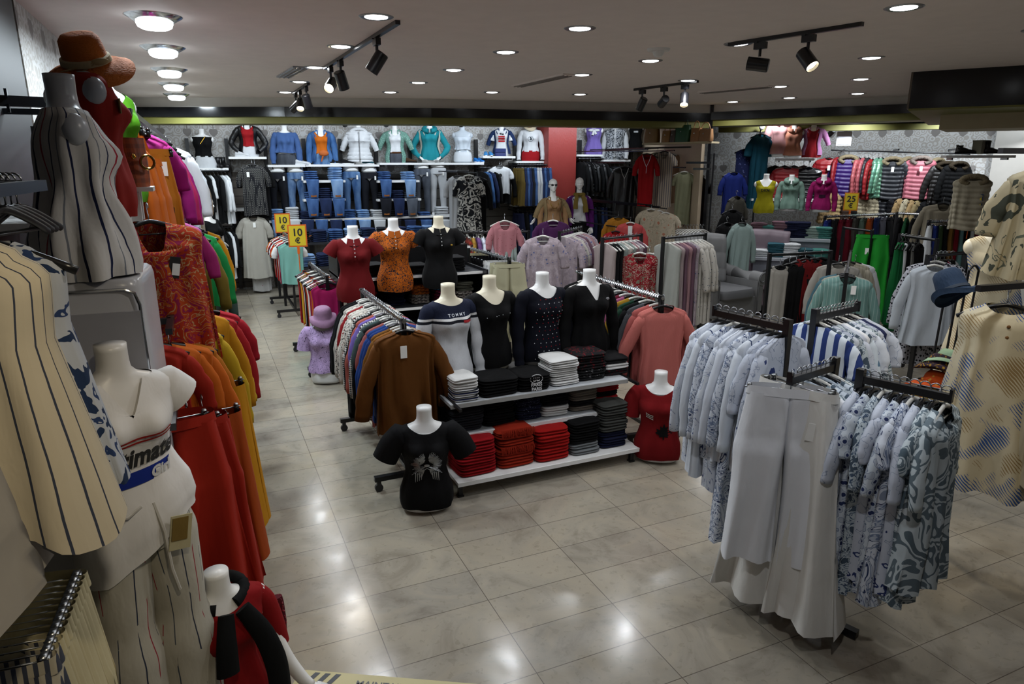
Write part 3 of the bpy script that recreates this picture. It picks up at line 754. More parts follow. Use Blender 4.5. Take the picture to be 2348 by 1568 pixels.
def stack(x, y, z, n, cols, what, where, rz=0, w=.29, d=.24, h=.04, name='folded_sweater', cat='sweater', lay=2, group=None, jit=.008):
    """pile of folded clothes; cols is a list of (material, colour words) from the bottom up"""
    rnd = random.Random(int(x*911+y*77+z*13)); ca, sa = math.cos(rz), math.sin(rz)
    out = []
    for i in range(n):
        m, cw = cols[min(i, len(cols)-1)]
        pos = 'topmost' if i == n-1 and n > 1 else PILEPOS[i].replace(' from the bottom', ' up') if n > 1 else 'alone'
        o = obj(name, folded(what, i+n, w, d, h, lay), m, None, (x+rnd.uniform(-jit, jit), y+rnd.uniform(-jit, jit), z), (0, 0, rz+rnd.uniform(-.05, .05)))
        tag(o, '%s folded %s, %s, pile %s' % (cw, what, pos, where), cat, group or ('folded %ss %s' % (what, where)))
        z += h*.985; out.append(o)
    return z
# ---- hats, shoes, bags
def hat_mb(crown=.12, r=.09, brim=.17, bend=.02, sx=.9, dent=0):
    mb = MB(); n = 40
    prof = [(.002, crown-dent), (r*.45, crown-dent*.3), (r*.75, crown-.004), (r*.93, crown-.022), (r*1.0, crown*.5), (r*1.06, .008), (r*1.15, 0), (r*1.5, -.003), (brim, -bend), (brim, -bend-.003), (r*1.4, -.008), (r*1.05, -.002), (r*.98, crown*.5), (r*.8, crown*.8)]
    P = []
    for rr, z in prof: P.append([(rr*sx*math.cos(t), rr*math.sin(t), z+(.018*math.sin(2*t+.6)*(rr/brim)**3 if rr > r*1.1 else 0)) for t in TH(n)])
    return mb.grid(P)
def shoe_mb(L=.25, hgt=.085, heel=.0, boot=0):
    mb = MB(); P = []; n = 20
    for t, hw, h0, h1 in [(0, .012, .0, .045), (.04, .030, .0, .065), (.15, .036, 0, hgt), (.3, .036, 0, hgt*.95), (.45, .036, 0, hgt*.8), (.6, .042, 0, hgt*.62), (.78, .045, 0, hgt*.52), (.92, .036, 0, hgt*.42), (1, .012, .004, hgt*.25)]:
        y = L*(.5-t); a = TH(n); x = hw*np.sign(np.cos(a))*np.abs(np.cos(a))**.7; zc = (h0+h1)/2+.012; zr = (h1-h0)/2
        P.append(np.stack([x, np.full(n, y), zc+zr*np.sign(np.sin(a))*np.abs(np.sin(a))**.8], 1))
    mb.grid(P, c0=True, c1=True)
    if boot: mb.tube([(0, L*.33, .06), (0, L*.33, .12), (0, L*.35, .06+boot)], [.04, .038, .045], 16)
    return mb
def pair(label, loc, rz, m, sole=None, name='shoe_pair', boot=0, lace=None, L=.25, gap=.1, hgt=.085):
    t = thing(name, label, 'shoes', loc, rz)
    for s in (-1, 1):
        b = obj('boot' if boot else 'shoe', cached(('shoe', boot, L, hgt), lambda: shoe_mb(L, hgt, boot=boot).mesh('shoe', True)), m, t, (s*gap/2, 0, 0), (0, 0, s*.06))
        obj('sole', cached(('sole', L), lambda: MB().lathe([(.001, 0), (1, 0), (1.02, .012), (.98, .022), (.001, .022)], 20, sx=.045, sy=L*.52).mesh('sole', True)), sole or WHITEL, b)
        if lace:
            lm = MB()
            for q in range(4): lm.tube([(-.018, .03-.02*q, .085-.006*q), (.018, .028-.02*q, .085-.006*q)], .003, 5)
            obj('laces', lm, lace, b)
    return t
def bag(label, loc, rz, m, w=.26, h=.2, d=.1, handle=True, metal=CHROME, name='handbag', flap=False, round_=False, strap=None):
    t = thing(name, label, 'bag', loc, rz)
    P = []
    for i in range(9):
        z = h*i/8; f = 1-.10*abs(i/8-.35); e = .97 if i in (0,) else 1
        P.append(ring(0, 0, z, w/2*f*e, d/2*(1.1-.5*i/8)*e, 32, .45 if not round_ else .95))
    obj('body', MB().grid(P, c0=True, c1=True), m, t)
    if handle:
        obj('handle', MB().tube([(w*.3*math.cos(q), 0, h*.97+h*.55*math.sin(q)) for q in np.linspace(PI, 0, 16)], .007, 8), strap or m, t)
    if flap: obj('flap', MB().grid([ring(0, -.006, z, w/2*.97, d/2*.98, 32, .45) for z in (h*1.01, h*.8, h*.5)], c0=True), m, t)
    obj('clasp', MB().ell((0, -d*.5, h*.62), (.012, .006, .012), 10, 6), metal, t)
    return t
def sign(txt, label, loc, rz, h=.3, wd=.2, yellow='#c8b020', border='#c85a14', stick=.2, lean=0):
    t = thing('price_sign', label, 'sign', loc, 0, rot=(lean, 0, rz))
    obj('border', MB().box((0, .003, h/2), (wd, .004, h)), mat(border, rough=.5, bump=0), t)
    pl = obj('panel', MB().box((0, 0, h/2), (wd*.86, .004, h*.88)), mat(yellow, rough=.5, bump=0), t)
    V, F = text_verts(txt, h*.46, .003); mb = MB().add(V+np.array((0, -.0035, h*.50)), F)
    V, F = text_verts('\u20ac', h*.34, .003); mb.add(V+np.array((0, -.0035, h*.17)), F)
    obj('numerals', mb, INK, t)
    obj('clip', MB().box((0, .002, -.04), (.03, .02, .09)).tube([(0, 0, -.08), (0, 0, -stick)], .006, 6), mat('#c85a14', rough=.4, bump=0), t)
    return t
def fc(p, o=0): return -math.atan2(p[0], p[1])+o
# ---------------------------------------------------------------- fabrics
BW1 = mat('#c0c6d0', 'blotch', scale=7, dist=2.5, stops=[(0, '#2a3a66'), (.27, '#c0c6d0'), (.52, '#39497a'), (.535, '#c0c6d0'), (.60, '#7c8aa6'), (.615, '#c2c8d0')])
BWM = mat('#c0c6d0', 'blotch', scale=5, dist=4, st=(1, 1, .8), stops=[(0, '#7c8698'), (.30, '#c0c6d0'), (.43, '#1f2c50'), (.45, '#a4acba'), (.50, '#6b7892'), (.53, '#c0c6d0'), (.60, '#27355a'), (.62, '#c0c6d0')])
BWF = mat('#a8b0bc', 'flower', scale=11, stops=[(0, '#b8bec8'), (.05, '#2c3864'), (.20, '#b2b8c4'), (.66, '#7c869a'), (.69, '#b2b8c4')])
BWL = mat('#b9c3cd', 'leaf', scale=5, wave=9, c2='#44525f', c3='#54708a', cut=.5, thin=.35)
GRL = mat('#a9b3b6', 'blotch', scale=9, dist=1.6, stops=[(0, '#4d5c66'), (.44, '#aab4b8'), (.50, '#5e6c76'), (.55, '#b4bec2'), (.63, '#53616b')])
GRL2 = mat('#9aa5aa', 'blotch', scale=14, dist=2.2, stops=[(0, '#3d4a58'), (.42, '#a4aeb4'), (.52, '#44546a'), (.58, '#aab4ba')])
LEOP = mat('#a2aab6', 'dots', scale=34, stops=[(0, '#232d52'), (.32, '#a2aab6'), (.55, '#6c7890'), (.6, '#b8c0c8')])
LOOP = mat('#5b6870', 'blotch', scale=6, dist=1.2, stops=[(0, '#b4bec2'), (.38, '#5b6870'), (.44, '#aeb8bc'), (.50, '#5b6870'), (.56, '#b4bec2'), (.62, '#55626a')])
WHB = mat('#d6d8dc', bump=.35); WHC = mat('#d0cec8', bump=.45); WLN = mat('#c2c8d0', 'stripe', freq=3.2, warp=.03, stops=[(0, '#c2c8d0'), (.47, '#2f3c5e'), (.50, '#c2c8d0')])
BST = mat('#c0cad6', 'stripe', freq=16, warp=.004, stops=[(0, '#c3ccd6'), (.55, '#27386e')])
# ---------------------------------------------------------------- four-way rack at the right
t = thing('four_way_rack', 'black four armed clothes rack full of white and blue garments at the front right', 'clothes rack', (2.77, 2.37, 0))
ARMS = [((2.66, 2.51), (2.58, 2.97), 1.5), ((2.99, 2.64), (3.42, 2.73), 1.5), ((2.75, 2.28), (2.38, 2.20), 1.35), ((2.70, 2.09), (2.82, 1.74), 1.35)]
for (a, b, z) in ARMS:
    a3 = np.array((*a, 0))-np.array((2.77, 2.37, 0)); b3 = np.array((*b, 0))-np.array((2.77, 2.37, 0)); d = b3-a3; L = np.linalg.norm(d); an = math.atan2(d[1], d[0])
    obj('post', MB().box((a3[0], a3[1], z/2+.03), (.035, .035, z), rz=an), BLKP, t)
    obj('arm', MB().box(((a3+b3)/2*1)+np.array((0, 0, z-.018)), (L, .026, .034), rz=an), BLKP, t)
    obj('end_stop', MB().box(b3+np.array((0, 0, z-.008)), (.012, .03, .06), rz=an), BLKP, t)
    obj('foot', MB().box((a3[0]*.75+b3[0]*.2, a3[1]*.75+b3[1]*.2, .03), (L*.45, .04, .04), rz=an), BLKP, t)
obj('cross_bar', MB().box((0, 0, .35), (.36, .03, .03), rz=.5).box((0, 0, .35), (.36, .03, .03), rz=2.0), BLKP, t)
def T(**k): return clo('top', **k)
SH = dict(slv='long', neck=.06, L=.74, dep=.034, fold=.012)
wr = 'the front right four-way rack'
it = [('hanging_shirt', 'white shirt with blue sprig print', 'shirt', BWF, T(seed=1, **SH), {}),
      ('hanging_shirt', 'white and navy flowered blouse', 'blouse', BWF, T(seed=2, slv='half', L=.7, dep=.034), {}),
      ('hanging_shirt', 'white shirt with navy piping', 'shirt', WLN, T(seed=3, **SH), {}),
      ('hanging_dress', 'white dress with blue marble print', 'dress', BWM, T(seed=4, slv='long', L=1.18, flare=1.15, dep=.036), {}),
      ('hanging_shirt', 'plain bluish white shirt', 'shirt', mat('#c4cad4', bump=.4), T(seed=1, **SH), {}),
      ('hanging_shirt', 'white tunic with blue brush marks', 'tunic', BW1, T(seed=2, slv='long', L=.92, dep=.034), {}),
      ('hanging_shirt', 'white shirt with marbled blue lines', 'shirt', BWM, T(seed=3, **SH), {'hm': HW}),
      ('hanging_tunic', 'pale tunic with navy seam', 'tunic', WLN, T(seed=5, slv='long', L=.86, dep=.036, flare=1.1), {}),
      ('hanging_shirt', 'outermost white shirt with a navy stroke', 'shirt', BW1, T(seed=4, slv='long', L=.8, dep=.034), {})]
rack_row(*[ARMS[0][0], ARMS[0][1]], 1.512, it, 'far left arm, front right rack', 'from post', group='garments on the far left arm of the four-way rack')
it = []
for i, (m, l, me) in enumerate([(BST, 'blue and white barred top', 0), (BWL, 'pale top with blue fronds', 1), (BWM, 'marbled blue and white top', 2), (GRL2, 'slate mottled top', 3), (BWF, 'navy flowered top', 1), (WHB, 'plain white top', 2), (BWL, 'top with grey blue leaves', 3), (BW1, 'brush marked blue top', 0), (GRL, 'grey leaf print top', 1), (BWM, 'swirl print top', 3), (mat('#23294a'), 'navy top', 2), (BWF, 'small flowered top', 0)]):
    it.append(('hanging_blouse', l, 'top', m, T(seed=me, slv=('short', 'half', 'none', 'long')[me], L=(.8, .9, .74, .85)[me], dep=.034), {'hm': [HB, HW][i % 3 == 1]}))
rack_row(*[ARMS[1][0], ARMS[1][1]], 1.512, it, 'far right arm, front right rack', 'from post', group='garments on the far right arm of the four-way rack')
it = []
for i, (m, l) in enumerate([(GRL, 'grey leaf print blouse'), (BWL, 'blue frond print blouse'), (GRL2, 'slate mottled blouse'), (BWL, 'pale leaf print long shirt'), (GRL, 'grey white camouflage blouse'), (WHB, 'plain white blouse')]):
    it.append(('hanging_blouse', l, 'blouse', m, T(seed=i % 4, slv='half', L=.86+.05*(i % 3), dep=.036, flare=1.1), {'hm': [HW, HB, HCLR][i % 3]}))
it += [('hanging_skirt', 'long white skirt with ruffled hem', 'skirt', WHC, clo('skirt', w=.36, L=1.12, flare=1.5, seed=1, dep=.05, fold=.022), {'hk': 'clip', 'hw': .34}),
       ('hanging_skirt', 'long white wavy hemmed trousers', 'trousers', WHC, clo('pants', w=.38, L=1.14, flare=1.7, seed=2, dep=.05, fold=.02), {'hk': 'clip', 'hw': .36, 'part': 'trousers'})]
rack_row(*[ARMS[2][0], (2.43, 2.21)], 1.362, it, 'near left arm, front right rack', 'from post', group='garments on the near left arm of the four-way rack')
t = hang('hanging_trousers', 'wide white trousers with a round green badge hanging outermost on the four-way rack', 'trousers', (2.39, 2.2, 1.362), fc((2.39, 2.2), .12), WHB, clo('pants', w=.38, L=.86, flare=1.12, seed=7, dep=.04, fold=.008), hk='clip', hw=.40)
obj('badge', MB().tube([(.145, -.062, -.24), (.145, -.070, -.24)], [.022, .022], 20), mat('#23552c', rough=.4), t)
obj('badge_ring', MB().tube([(.145, -.069, -.24), (.145, -.073, -.24)], [.012, .012], 16), mat('#c8d0c0', rough=.4), t)
obj('price_tag', MB().box((.105, -.064, -.25), (.05, .003, .085), ry=.12), TAG, t)
it = []
for i, (m, l) in enumerate([(BWF, 'navy flowered blouse'), (LEOP, 'spotted blue blouse'), (GRL2, 'slate leaf blouse'), (BWF, 'blue sprig shirt'), (LEOP, 'dark dotted blouse'), (BWM, 'wavy print blouse'), (BWF, 'large navy daisy blouse'), (GRL, 'grey camouflage shirt')]):
    it.append(('hanging_blouse', l, 'blouse', m, T(seed=i % 4, slv='short' if i % 2 else 'half', L=.86+.04*(i % 3), dep=.034, flare=1.08), {'hm': [HB, HB, HW][i % 3]}))
it.append(('hanging_shirt', 'slate shirt with white loop print', 'shirt', LOOP, T(seed=9, slv='half', L=.80, dep=.05, flare=1.15, fold=.016, neck=.09), {'hm': HW}))
rack_row(*[ARMS[3][0], ARMS[3][1]], 1.362, it, 'near right arm, front right rack', 'from post', group='garments on the near right arm of the four-way rack')

# ---------------------------------------------------------------- first display unit with the four busts
X0, X1 = 1.44, 2.96
t = thing('display_shelf', 'low stepped sweater display shelf of white boards on a black frame between two racks', 'shelf', (X0, 4.15, 0), .0)
for nm_, z, y0, y1, x1 in [('bottom_board', .125, 0, .50, 1.52), ('middle_board', .41, .17, .52, 1.44), ('top_board', .665, .12, .62, 1.46)]:
    obj(nm_, MB().box((x1/2, (y0+y1)/2, z-.012), (x1, y1-y0, .024)), SHELF if z < .2 else mat('#b8bcc0', rough=.3), t)
    obj('board_edge', MB().box((x1/2, y0-.004, z-.016), (x1, .01, .03)), SHELF if z < .6 else mat('#9a9a98', rough=.4), t)
obj('bust_ledge', MB().box((.75, .52, .74), (1.5, .24, .03)), BLACK, t)
obj('back_panel', MB().box((.75, .63, .42), (1.5, .02, .66)), BLACK, t)
for x in (.03, 1.47):
    for y in (.04, .60): obj('leg', MB().box((x, y, .06 if y < .1 else .37), (.03, .03, .12 if y < .1 else .74)).box((x, y, .006), (.045, .045, .012)), BLKP, t)
    obj('side_frame', MB().box((x, .3, .66), (.02, .62, .02)).box((x, .35, .40), (.02, .5, .02)), BLACK, t)
BLKF = mat('#050506', rough=.9); BLK2 = mat('#0b0b0d', rough=.9)
NAVYD = mat('#080a16', rough=.9)
def tommy():
    return mat('#c4c6ca', 'bands', z0=0, span=.72, stops=[(0, '#c4c6ca'), (.452, '#14161f'), (.470, '#cfcfcf'), (.489, '#161c30')], bump=.3, bscale=40, bst=(6, 6, .2))
def tommy_x(t):
    obj('lettering', letter_patch('T O M M Y', .030, 0, .500, .004, .0004), mat('#c8ccd4', rough=.3), t)
    obj('red_flag_stripe', patch(MB(), .04, .115, .4525, .4690, .0025), mat('#8c1d22'), t)
def dots_x(t):
    for colr, nm_, off in [('#d8dade', 'stud', 0), ('#a01822', 'red_stud', .5)]:
        mb = MB()
        for i, z in enumerate(np.arange(.06, .52, .062)):
            for x in np.arange(-.12, .13, .045):
                xx = x+(.02 if i % 2 else 0)+off*.045; zz = z+off*.062
                if abs(xx) < .14: mb.ell((xx, surf_y(xx, zz)-.002, zz), (.004, .003, .004), 6, 4)
        obj(nm_, mb, mat(colr, rough=.25), t)
def badge_x(x, z, c, r=.01):
    return lambda t: obj('chest_badge', MB().ell((x, surf_y(x, z)-.002, z), (r*1.5, .003, r), 10, 6), mat(c, rough=.4), t)
LS = dict(slv='long', armk='down', z0=.03)
by = 4.67; bz = .757
bust('mannequin bust in a navy and white long sleeved top reading TOMMY, left of the four', (1.56, by-.05, bz-.02), .22, tommy(), dict(neck=.03, seed=1, tuck=-.07, hem=1.02, fold=.0015, **LS), CREAM, extra=tommy_x, arms=None)
bust('mannequin bust in a plain black scoop neck top, second of the four', (1.92, by+.04, bz), .15, mat('#070708', rough=.9), dict(neck=.085, nw=.10, seed=2, fold=.0015, **LS), CREAM, extra=lambda t: obj('sparkle', (lambda mb: [mb.ell((x, surf_y(x, .43)-.003, .43+.004*q), (.003, .002, .003), 6, 4) for q, x in enumerate((-.10, -.02, .0, .03, .10))] and mb)(MB()), mat('#d0d4dc', rough=.2), t))
bust('mannequin bust in a dark navy top studded with rows of white and red dots', (2.36, by+.03, bz), .10, NAVYD, dict(neck=.07, nw=.10, seed=3, fold=.0015, **LS), MANN, extra=dots_x)
bust('mannequin bust in a black V neck sweater at the right of the four', (2.77, by+.01, bz), .05, BLKF, dict(neck=.125, nw=.09, seed=4, vneck=True, **LS), MANN, extra=badge_x(.11, .49, '#8a8a8e', .012))
# piles on the unit
wh = mat('#c8c8c6'); whs = mat('#c4c4c6', 'bands', z0=0, span=.05, stops=[(0, '#c4c4c6'), (.012, '#1c2340'), (.02, '#c8c8c8'), (.03, '#16181f'), (.036, '#c4c4c4')])
rd = mat('#8c0f16', rough=.95); rd2 = mat('#96120f', rough=.95); org = mat('#8f2410', rough=.95); gry = mat('#3c3d3a', rough=.95); nvy = mat('#141830', rough=.95); dkg = mat('#26272c', rough=.95); lgr = mat('#6d7173', rough=.95)
zt = .668; U = 4.15
KP = dict(w=.27, d=.26, h=.042)
def pile_at(px, Y, z, n, cols, what, where, **k): return stack(AY(px[0], px[1], Y)[0], Y, z, n, cols, what, where, **k)
stack(1.57, U+.26, zt, 4, [(whs, 'white striped'), (whs, 'navy and white striped'), (wh, 'white'), (wh, 'white')], 'sweater', 'at left end, top board', w=.2, d=.25, h=.044)
stack(1.83, U+.28, zt, 3, [(BLKF, 'black beaded')], 'sweater', 'second from left, top board', w=.30, d=.28, h=.045)
stack(2.12, U+.28, zt, 3, [(BLKF, 'black printed')], 'sweater', 'with white lettering on the top board', w=.26, d=.28, h=.042)
z9 = stack(2.38, U+.30, zt, 6, [(wh, 'white')], 'sweater', 'in the middle of the top board', w=.25, d=.26, h=.034)
BRD = mat('#141012', 'blotch', scale=40, dist=.5, stops=[(0, '#5c1018'), (.40, '#121012')])
BWH = mat('#141012', 'blotch', scale=46, dist=.5, stops=[(0, '#8a8a8c'), (.37, '#121214')])
stack(2.63, U+.33, zt, 5, [(BWH, 'black and white printed'), (BWH, 'black and white printed'), (BRD, 'black and red printed')], 'sweater', 'right of white pile, top board', w=.28, d=.28, h=.044)
stack(2.87, U+.35, zt, 3, [(BRD, 'red and black'), (wh, 'white'), (BLK2, 'black studded')], 'sweater', 'at the right end of the top board', w=.24, d=.26, h=.05)
# white lettering on the black pile
mm = MB()
for s_, sz, z_ in [('BB', .05, .075), ('PARIS', .036, .038), ('PARIS', .034, .006)]:
    V, F = text_verts(s_, sz, .001); mm.add(V+np.array((0, 0, z_)), F)
mm.tube([(.05*math.cos(q), 0, .092+.032*math.sin(q)) for q in np.linspace(0, 2*PI, 22)], .0025, 5)
o = obj('sweater_print', mm, mat('#c8c8ca'), None, (2.115, U+.128, zt+.002), (R(-6), 0, 0)); tag(o, 'white lettering with a ringed BB printed on the black sweaters of the top board', 'print')
zm = .413
stack(1.60, U+.34, zm, 4, [(dkg, 'dark grey')], 'sweater', 'at the left end of the middle board', w=.27, d=.28, h=.04)
stack(1.86, U+.34, zm, 4, [(BLKF, 'black')], 'sweater', 'second from left on the middle board', w=.26, d=.26, h=.045)
NDT = mat('#10142a', 'dots', scale=60, stops=[(0, '#9098b0'), (.16, '#10142a')])
stack(2.10, U+.34, zm, 4, [(NDT, 'navy dotted')], 'sweater', 'in the middle of the middle board', w=.22, d=.25, h=.04)
stack(2.33, U+.33, zm, 4, [(wh, 'white'), (wh, 'white'), (BLKF, 'black')], 'sweater', 'with white below black on the middle board', w=.23, d=.25, h=.042)
tau = mat('#6a6258')
stack(2.58, U+.34, zm, 4, [(tau, 'taupe'), (BLKF, 'black sequinned'), (tau, 'taupe')], 'sweater', 'of taupe and black on the middle board', w=.24, d=.25, h=.043)
stack(2.80, U+.36, zm, 4, [(wh, 'white'), (rd, 'red'), (BLKF, 'black sequinned'), (rd, 'red')], 'sweater', 'at the right end of the middle board', w=.22, d=.25, h=.043)
zb = .128
stack(1.62, U+.19, zb, 6, [(rd, 'dark red')], 'sweater', 'at the left end of the bottom board', w=.30, d=.30, h=.046)
stack(1.93, U+.21, zb, 4, [(org, 'rust orange fringed'), (org, 'rust orange')], 'sweater', 'of rust orange on the bottom board', w=.30, d=.30, h=.075, lay=3)
stack(2.23, U+.20, zb, 5, [(rd2, 'bright red')], 'sweater', 'of bright red on the bottom board', w=.29, d=.30, h=.052)
z1 = stack(2.51, U+.2, zb, 6, [(lgr, 'light grey'), (lgr, 'light grey'), (BLKF, 'black')], 'sweater', 'of black and light grey, bottom board', w=.26, d=.30, h=.045)
stack(2.78, U+.22, zb, 8, [(nvy, 'navy'), (nvy, 'navy'), (nvy, 'navy'), (gry, 'charcoal')], 'sweater', 'at the right end of the bottom board', w=.25, d=.30, h=.046)
# fringes on the rust pile
for fz in (.30, .17):
    fm = MB(); rnd = random.Random(5)
    for k in range(60):
        x = -.13+.26*k/59; fm.tube([(x, 0, 0), (x+rnd.uniform(-.006, .006), -.012, -.02), (x+rnd.uniform(-.01, .01), -.010, -.045-rnd.random()*.015)], .0022, 4)
    o = obj('scarf_fringe', fm, org, None, (1.93, U+.065, zb+fz)); tag(o, 'rust orange fringe hanging over the front of the rust pile, %s' % ('upper row' if fz > .2 else 'lower row'), 'fringe')
# busts on the floor beside the unit
def tiger(t):
    mb = MB(); rnd = random.Random(3)
    for s in (-1, 1):
        for k in range(26):
            q = k/25; ang = -1.2+2.5*q; r0, r1 = .045+.01*rnd.random(), .085+.02*rnd.random()
            p = [(s*math.cos(ang)*r, .36+math.sin(ang)*r*1.05-.01*abs(r-.05)*10*rnd.random()) for r in np.linspace(r0, r1, 4)]
            mb.tube([(x, surf_y(x, z)-.003, z) for x, z in p], [.0035, .003, .002, .001], 5)
        for k in range(7):
            p = [(s*(.014+.006*k), .40-.004*k+.002*j*(k-3), ) for j in range(3)]
            mb.tube([(s*(.012+.004*k), surf_y(s*(.012+.004*k), .395)-.003, .395+.005*k*.3), (s*(.02+.005*k), surf_y(s*(.02+.005*k), .375)-.003, .37-.003*k)], [.0025, .001], 5)
        mb.ell((s*.026, surf_y(s*.026, .385)-.003, .385), (.009, .003, .005), 8, 5)
        for k in range(6): mb.tube([(s*.01, surf_y(.0, .335)-.003, .333), (s*(.05+.01*k), surf_y(s*.05, .32)-.006, .345-.012*k)], [.0012, .001], 4)
        for k in range(4):
            x = s*(.035+.013*k); mb.tube([(x, surf_y(x, .27)-.003, .29), (x+s*.004, surf_y(x, .25)-.003, .245-.006*k)], [.004, .0015], 5)
    mb.ell((0, surf_y(0, .345)-.004, .345), (.018, .004, .011), 10, 6)
    mb.tube([(-.02, surf_y(0, .315)-.004, .312), (0, surf_y(0, .32)-.004, .325), (.02, surf_y(0, .315)-.004, .312)], .0025, 5)
    obj('tiger_print', mb, mat('#a0a4a6', rough=.3, metal=.4, bump=0), t)
    obj('neckline_band', MB().tube([((.085)*math.sin(q), -.07*math.cos(q)-.01, .575-.02*max(0, math.cos(q))) for q in np.linspace(-2.0, 2.0, 30)], .004, 8), wh, t)
bust('mannequin bust on the floor in a black T-shirt with a silver tiger face', (1.205, 4.12, .02), fc((1.2, 4.2), .05), mat('#060608'), dict(neck=.045, seed=5, fold=.0015, slv='elbow', armk='out', slr=(.085, .10)), PLW, extra=tiger)
def leafred(t):
    mb = MB(); V = []
    pts = [(0, .09), (.012, .055), (.03, .068), (.026, .035), (.058, .045), (.05, .022), (.066, .012), (.03, -.008), (.034, -.022), (.006, -.016), (.004, -.04)]
    pts = pts+[(-x, z) for x, z in pts[::-1]]
    c = (.05, .24)
    V = [(c[0], surf_y(c[0], c[1])-.006, c[1])]+[(c[0]+x, surf_y(c[0]+x, c[1]+z)-.004, c[1]+z) for x, z in pts]
    n = len(pts); mb.add(V, [(0, 1+i, 1+(i+1) % n) for i in range(n)]); obj('leaf_patch', mb, BLKF, t)
    m2 = MB()
    for k in range(3): patch(m2, -.09, -.035, .335-.0*k+k*.018, .344+k*.018, .004, slope=-.5)
    obj('chest_stripes', m2, wh, t)
    obj('neckline_band', MB().tube([(.09*math.sin(q), -.075*math.cos(q)-.005, .575-.02*max(0, math.cos(q))) for q in np.linspace(-2.2, 2.2, 30)], .004, 8), wh, t)
bust('floor bust in a dark red sweater with black leaf and white stripes', (3.11, 4.13, .02), fc((3.1, 4.2), -.05), mat('#6a0c10', rough=.95), dict(neck=.05, seed=6, fold=.0015, slv='short', armk='down', slr=(.075, .07)), PLW, extra=leafred)

# ---------------------------------------------------------------- rack A: brown blouses to dark coats
pole_rack('garment_rack', 'chrome railed rack with a brown blouse in front, left of the sweater shelf', (1.19, 4.50), (1.18, 5.80), 1.24, posts=(.0, .97), base=.52)
houn = mat('#c8c8c4', 'check', freq=60, c2='#141414'); flor = mat('#b8a8a0', 'flower', scale=24, stops=[(0, '#6a1a20'), (.2, '#c4beb4'), (.5, '#26262a'), (.6, '#c4beb4')])
cols = [(mat('#5a340c'), 'brown high necked blouse', 0), (mat('#7a4a10'), 'ochre brown blouse', 0), (mat('#6a4410'), 'mustard blouse', 0), (mat('#15306c'), 'royal blue blouse', 1), (mat('#1a3a78'), 'blue knit top', 1), (mat('#8a4a48'), 'dusty pink top', 2), (BLKF, 'black top', 3), (mat('#3c4c4c'), 'grey green top', 2), (houn, 'black and white checked top', 3), (mat('#6a5aa0'), 'lilac top', 2), (mat('#9a5248'), 'salmon top', 1), (BLKF, 'black long sleeved top', 3), (houn, 'houndstooth blouse', 1), (flor, 'red and white printed blouse', 2), (mat('#b4b0a8'), 'off white blouse', 3), (flor, 'flowered white blouse', 1), (mat('#7a1418'), 'dark red top', 2), (flor, 'mixed print top', 3), (mat('#a8a49c'), 'pale grey top', 1), (BLKF, 'black coat', 4), (BLKF, 'black long coat', 4)]
it = []
for i, (m, l, s) in enumerate(cols):
    me = T(seed=s, slv='long' if s != 2 else 'half', L=.66+.06*(i % 3)+(.25 if s == 4 else 0), dep=.036, w=.42)
    it.append(('hanging_blouse', l, 'blouse', m, me, {'hm': HW if i % 3 else HB}))
it[0] = ('hanging_blouse', 'brown high necked blouse facing the aisle', 'blouse', mat('#5a340c', bump=.5), T(seed=11, slv='long', slw=1.35, L=.72, w=.44, dep=.06, fold=.028, sout=.05, neck=.02, nw=.07, flare=1.1), {'tagz': (-.035, -.085, -.20), 'hm': HB})
rack_row((1.19, 4.44), (1.18, 5.72), 1.25, it[::1], 'on rack left of sweater shelf', 'from front', rz=0, group='blouses on the rack left of the sweater shelf')
# ---------------------------------------------------------------- rack B: pink sweater
pole_rack('garment_rack', 'chrome railed rack with a pink sweater in front, right of the sweater shelf', (3.29, 4.42), (3.33, 5.85), 1.25, posts=(.0, .97), base=.52)
cols = [(mat('#a85c56'), 'pink long sleeved sweater'), (mat('#a05450'), 'second pink sweater'), (mat('#44464a'), 'grey sweater'), (BLKF, 'black sweater'), (mat('#0e3020'), 'dark green sweater'), (mat('#8c6a18'), 'mustard sweater'), (mat('#8a4a6a'), 'mauve sweater'), (mat('#5a1024'), 'burgundy sweater'), (mat('#80848a'), 'light grey sweater'), (mat('#9a9ea4'), 'silver grey sweater'), (mat('#7a1418'), 'red sweater'), (BLKF, 'black knit'), (mat('#b0b0b0'), 'white knit'), (mat('#14183a'), 'navy knit'), (mat('#8a1a20'), 'crimson knit'), (mat('#3a3a3e'), 'charcoal knit'), (mat('#a8a4a0'), 'stone knit'), (BLKF, 'black ribbed knit')]
it = [('hanging_sweater', l, 'sweater', m, T(seed=i % 4, slv='long', L=.64, dep=.034, w=.42), {'hm': HW if i % 2 else HB}) for i, (m, l) in enumerate(cols)]
it[0] = ('hanging_sweater', 'pink ribbed sweater facing the aisle', 'sweater', mat('#b4655e', bump=.35, bscale=60, bst=(4, 4, .1)), T(seed=12, slv='long', L=.72, w=.42, dep=.05, fold=.012, neck=.05, nw=.095, waist=.90, sout=.07), {})
rack_row((3.29, 4.36), (3.33, 5.75), 1.26, it, 'on rack right of sweater shelf', 'from front', rz=-.28, group='sweaters on the rack right of the sweater shelf')
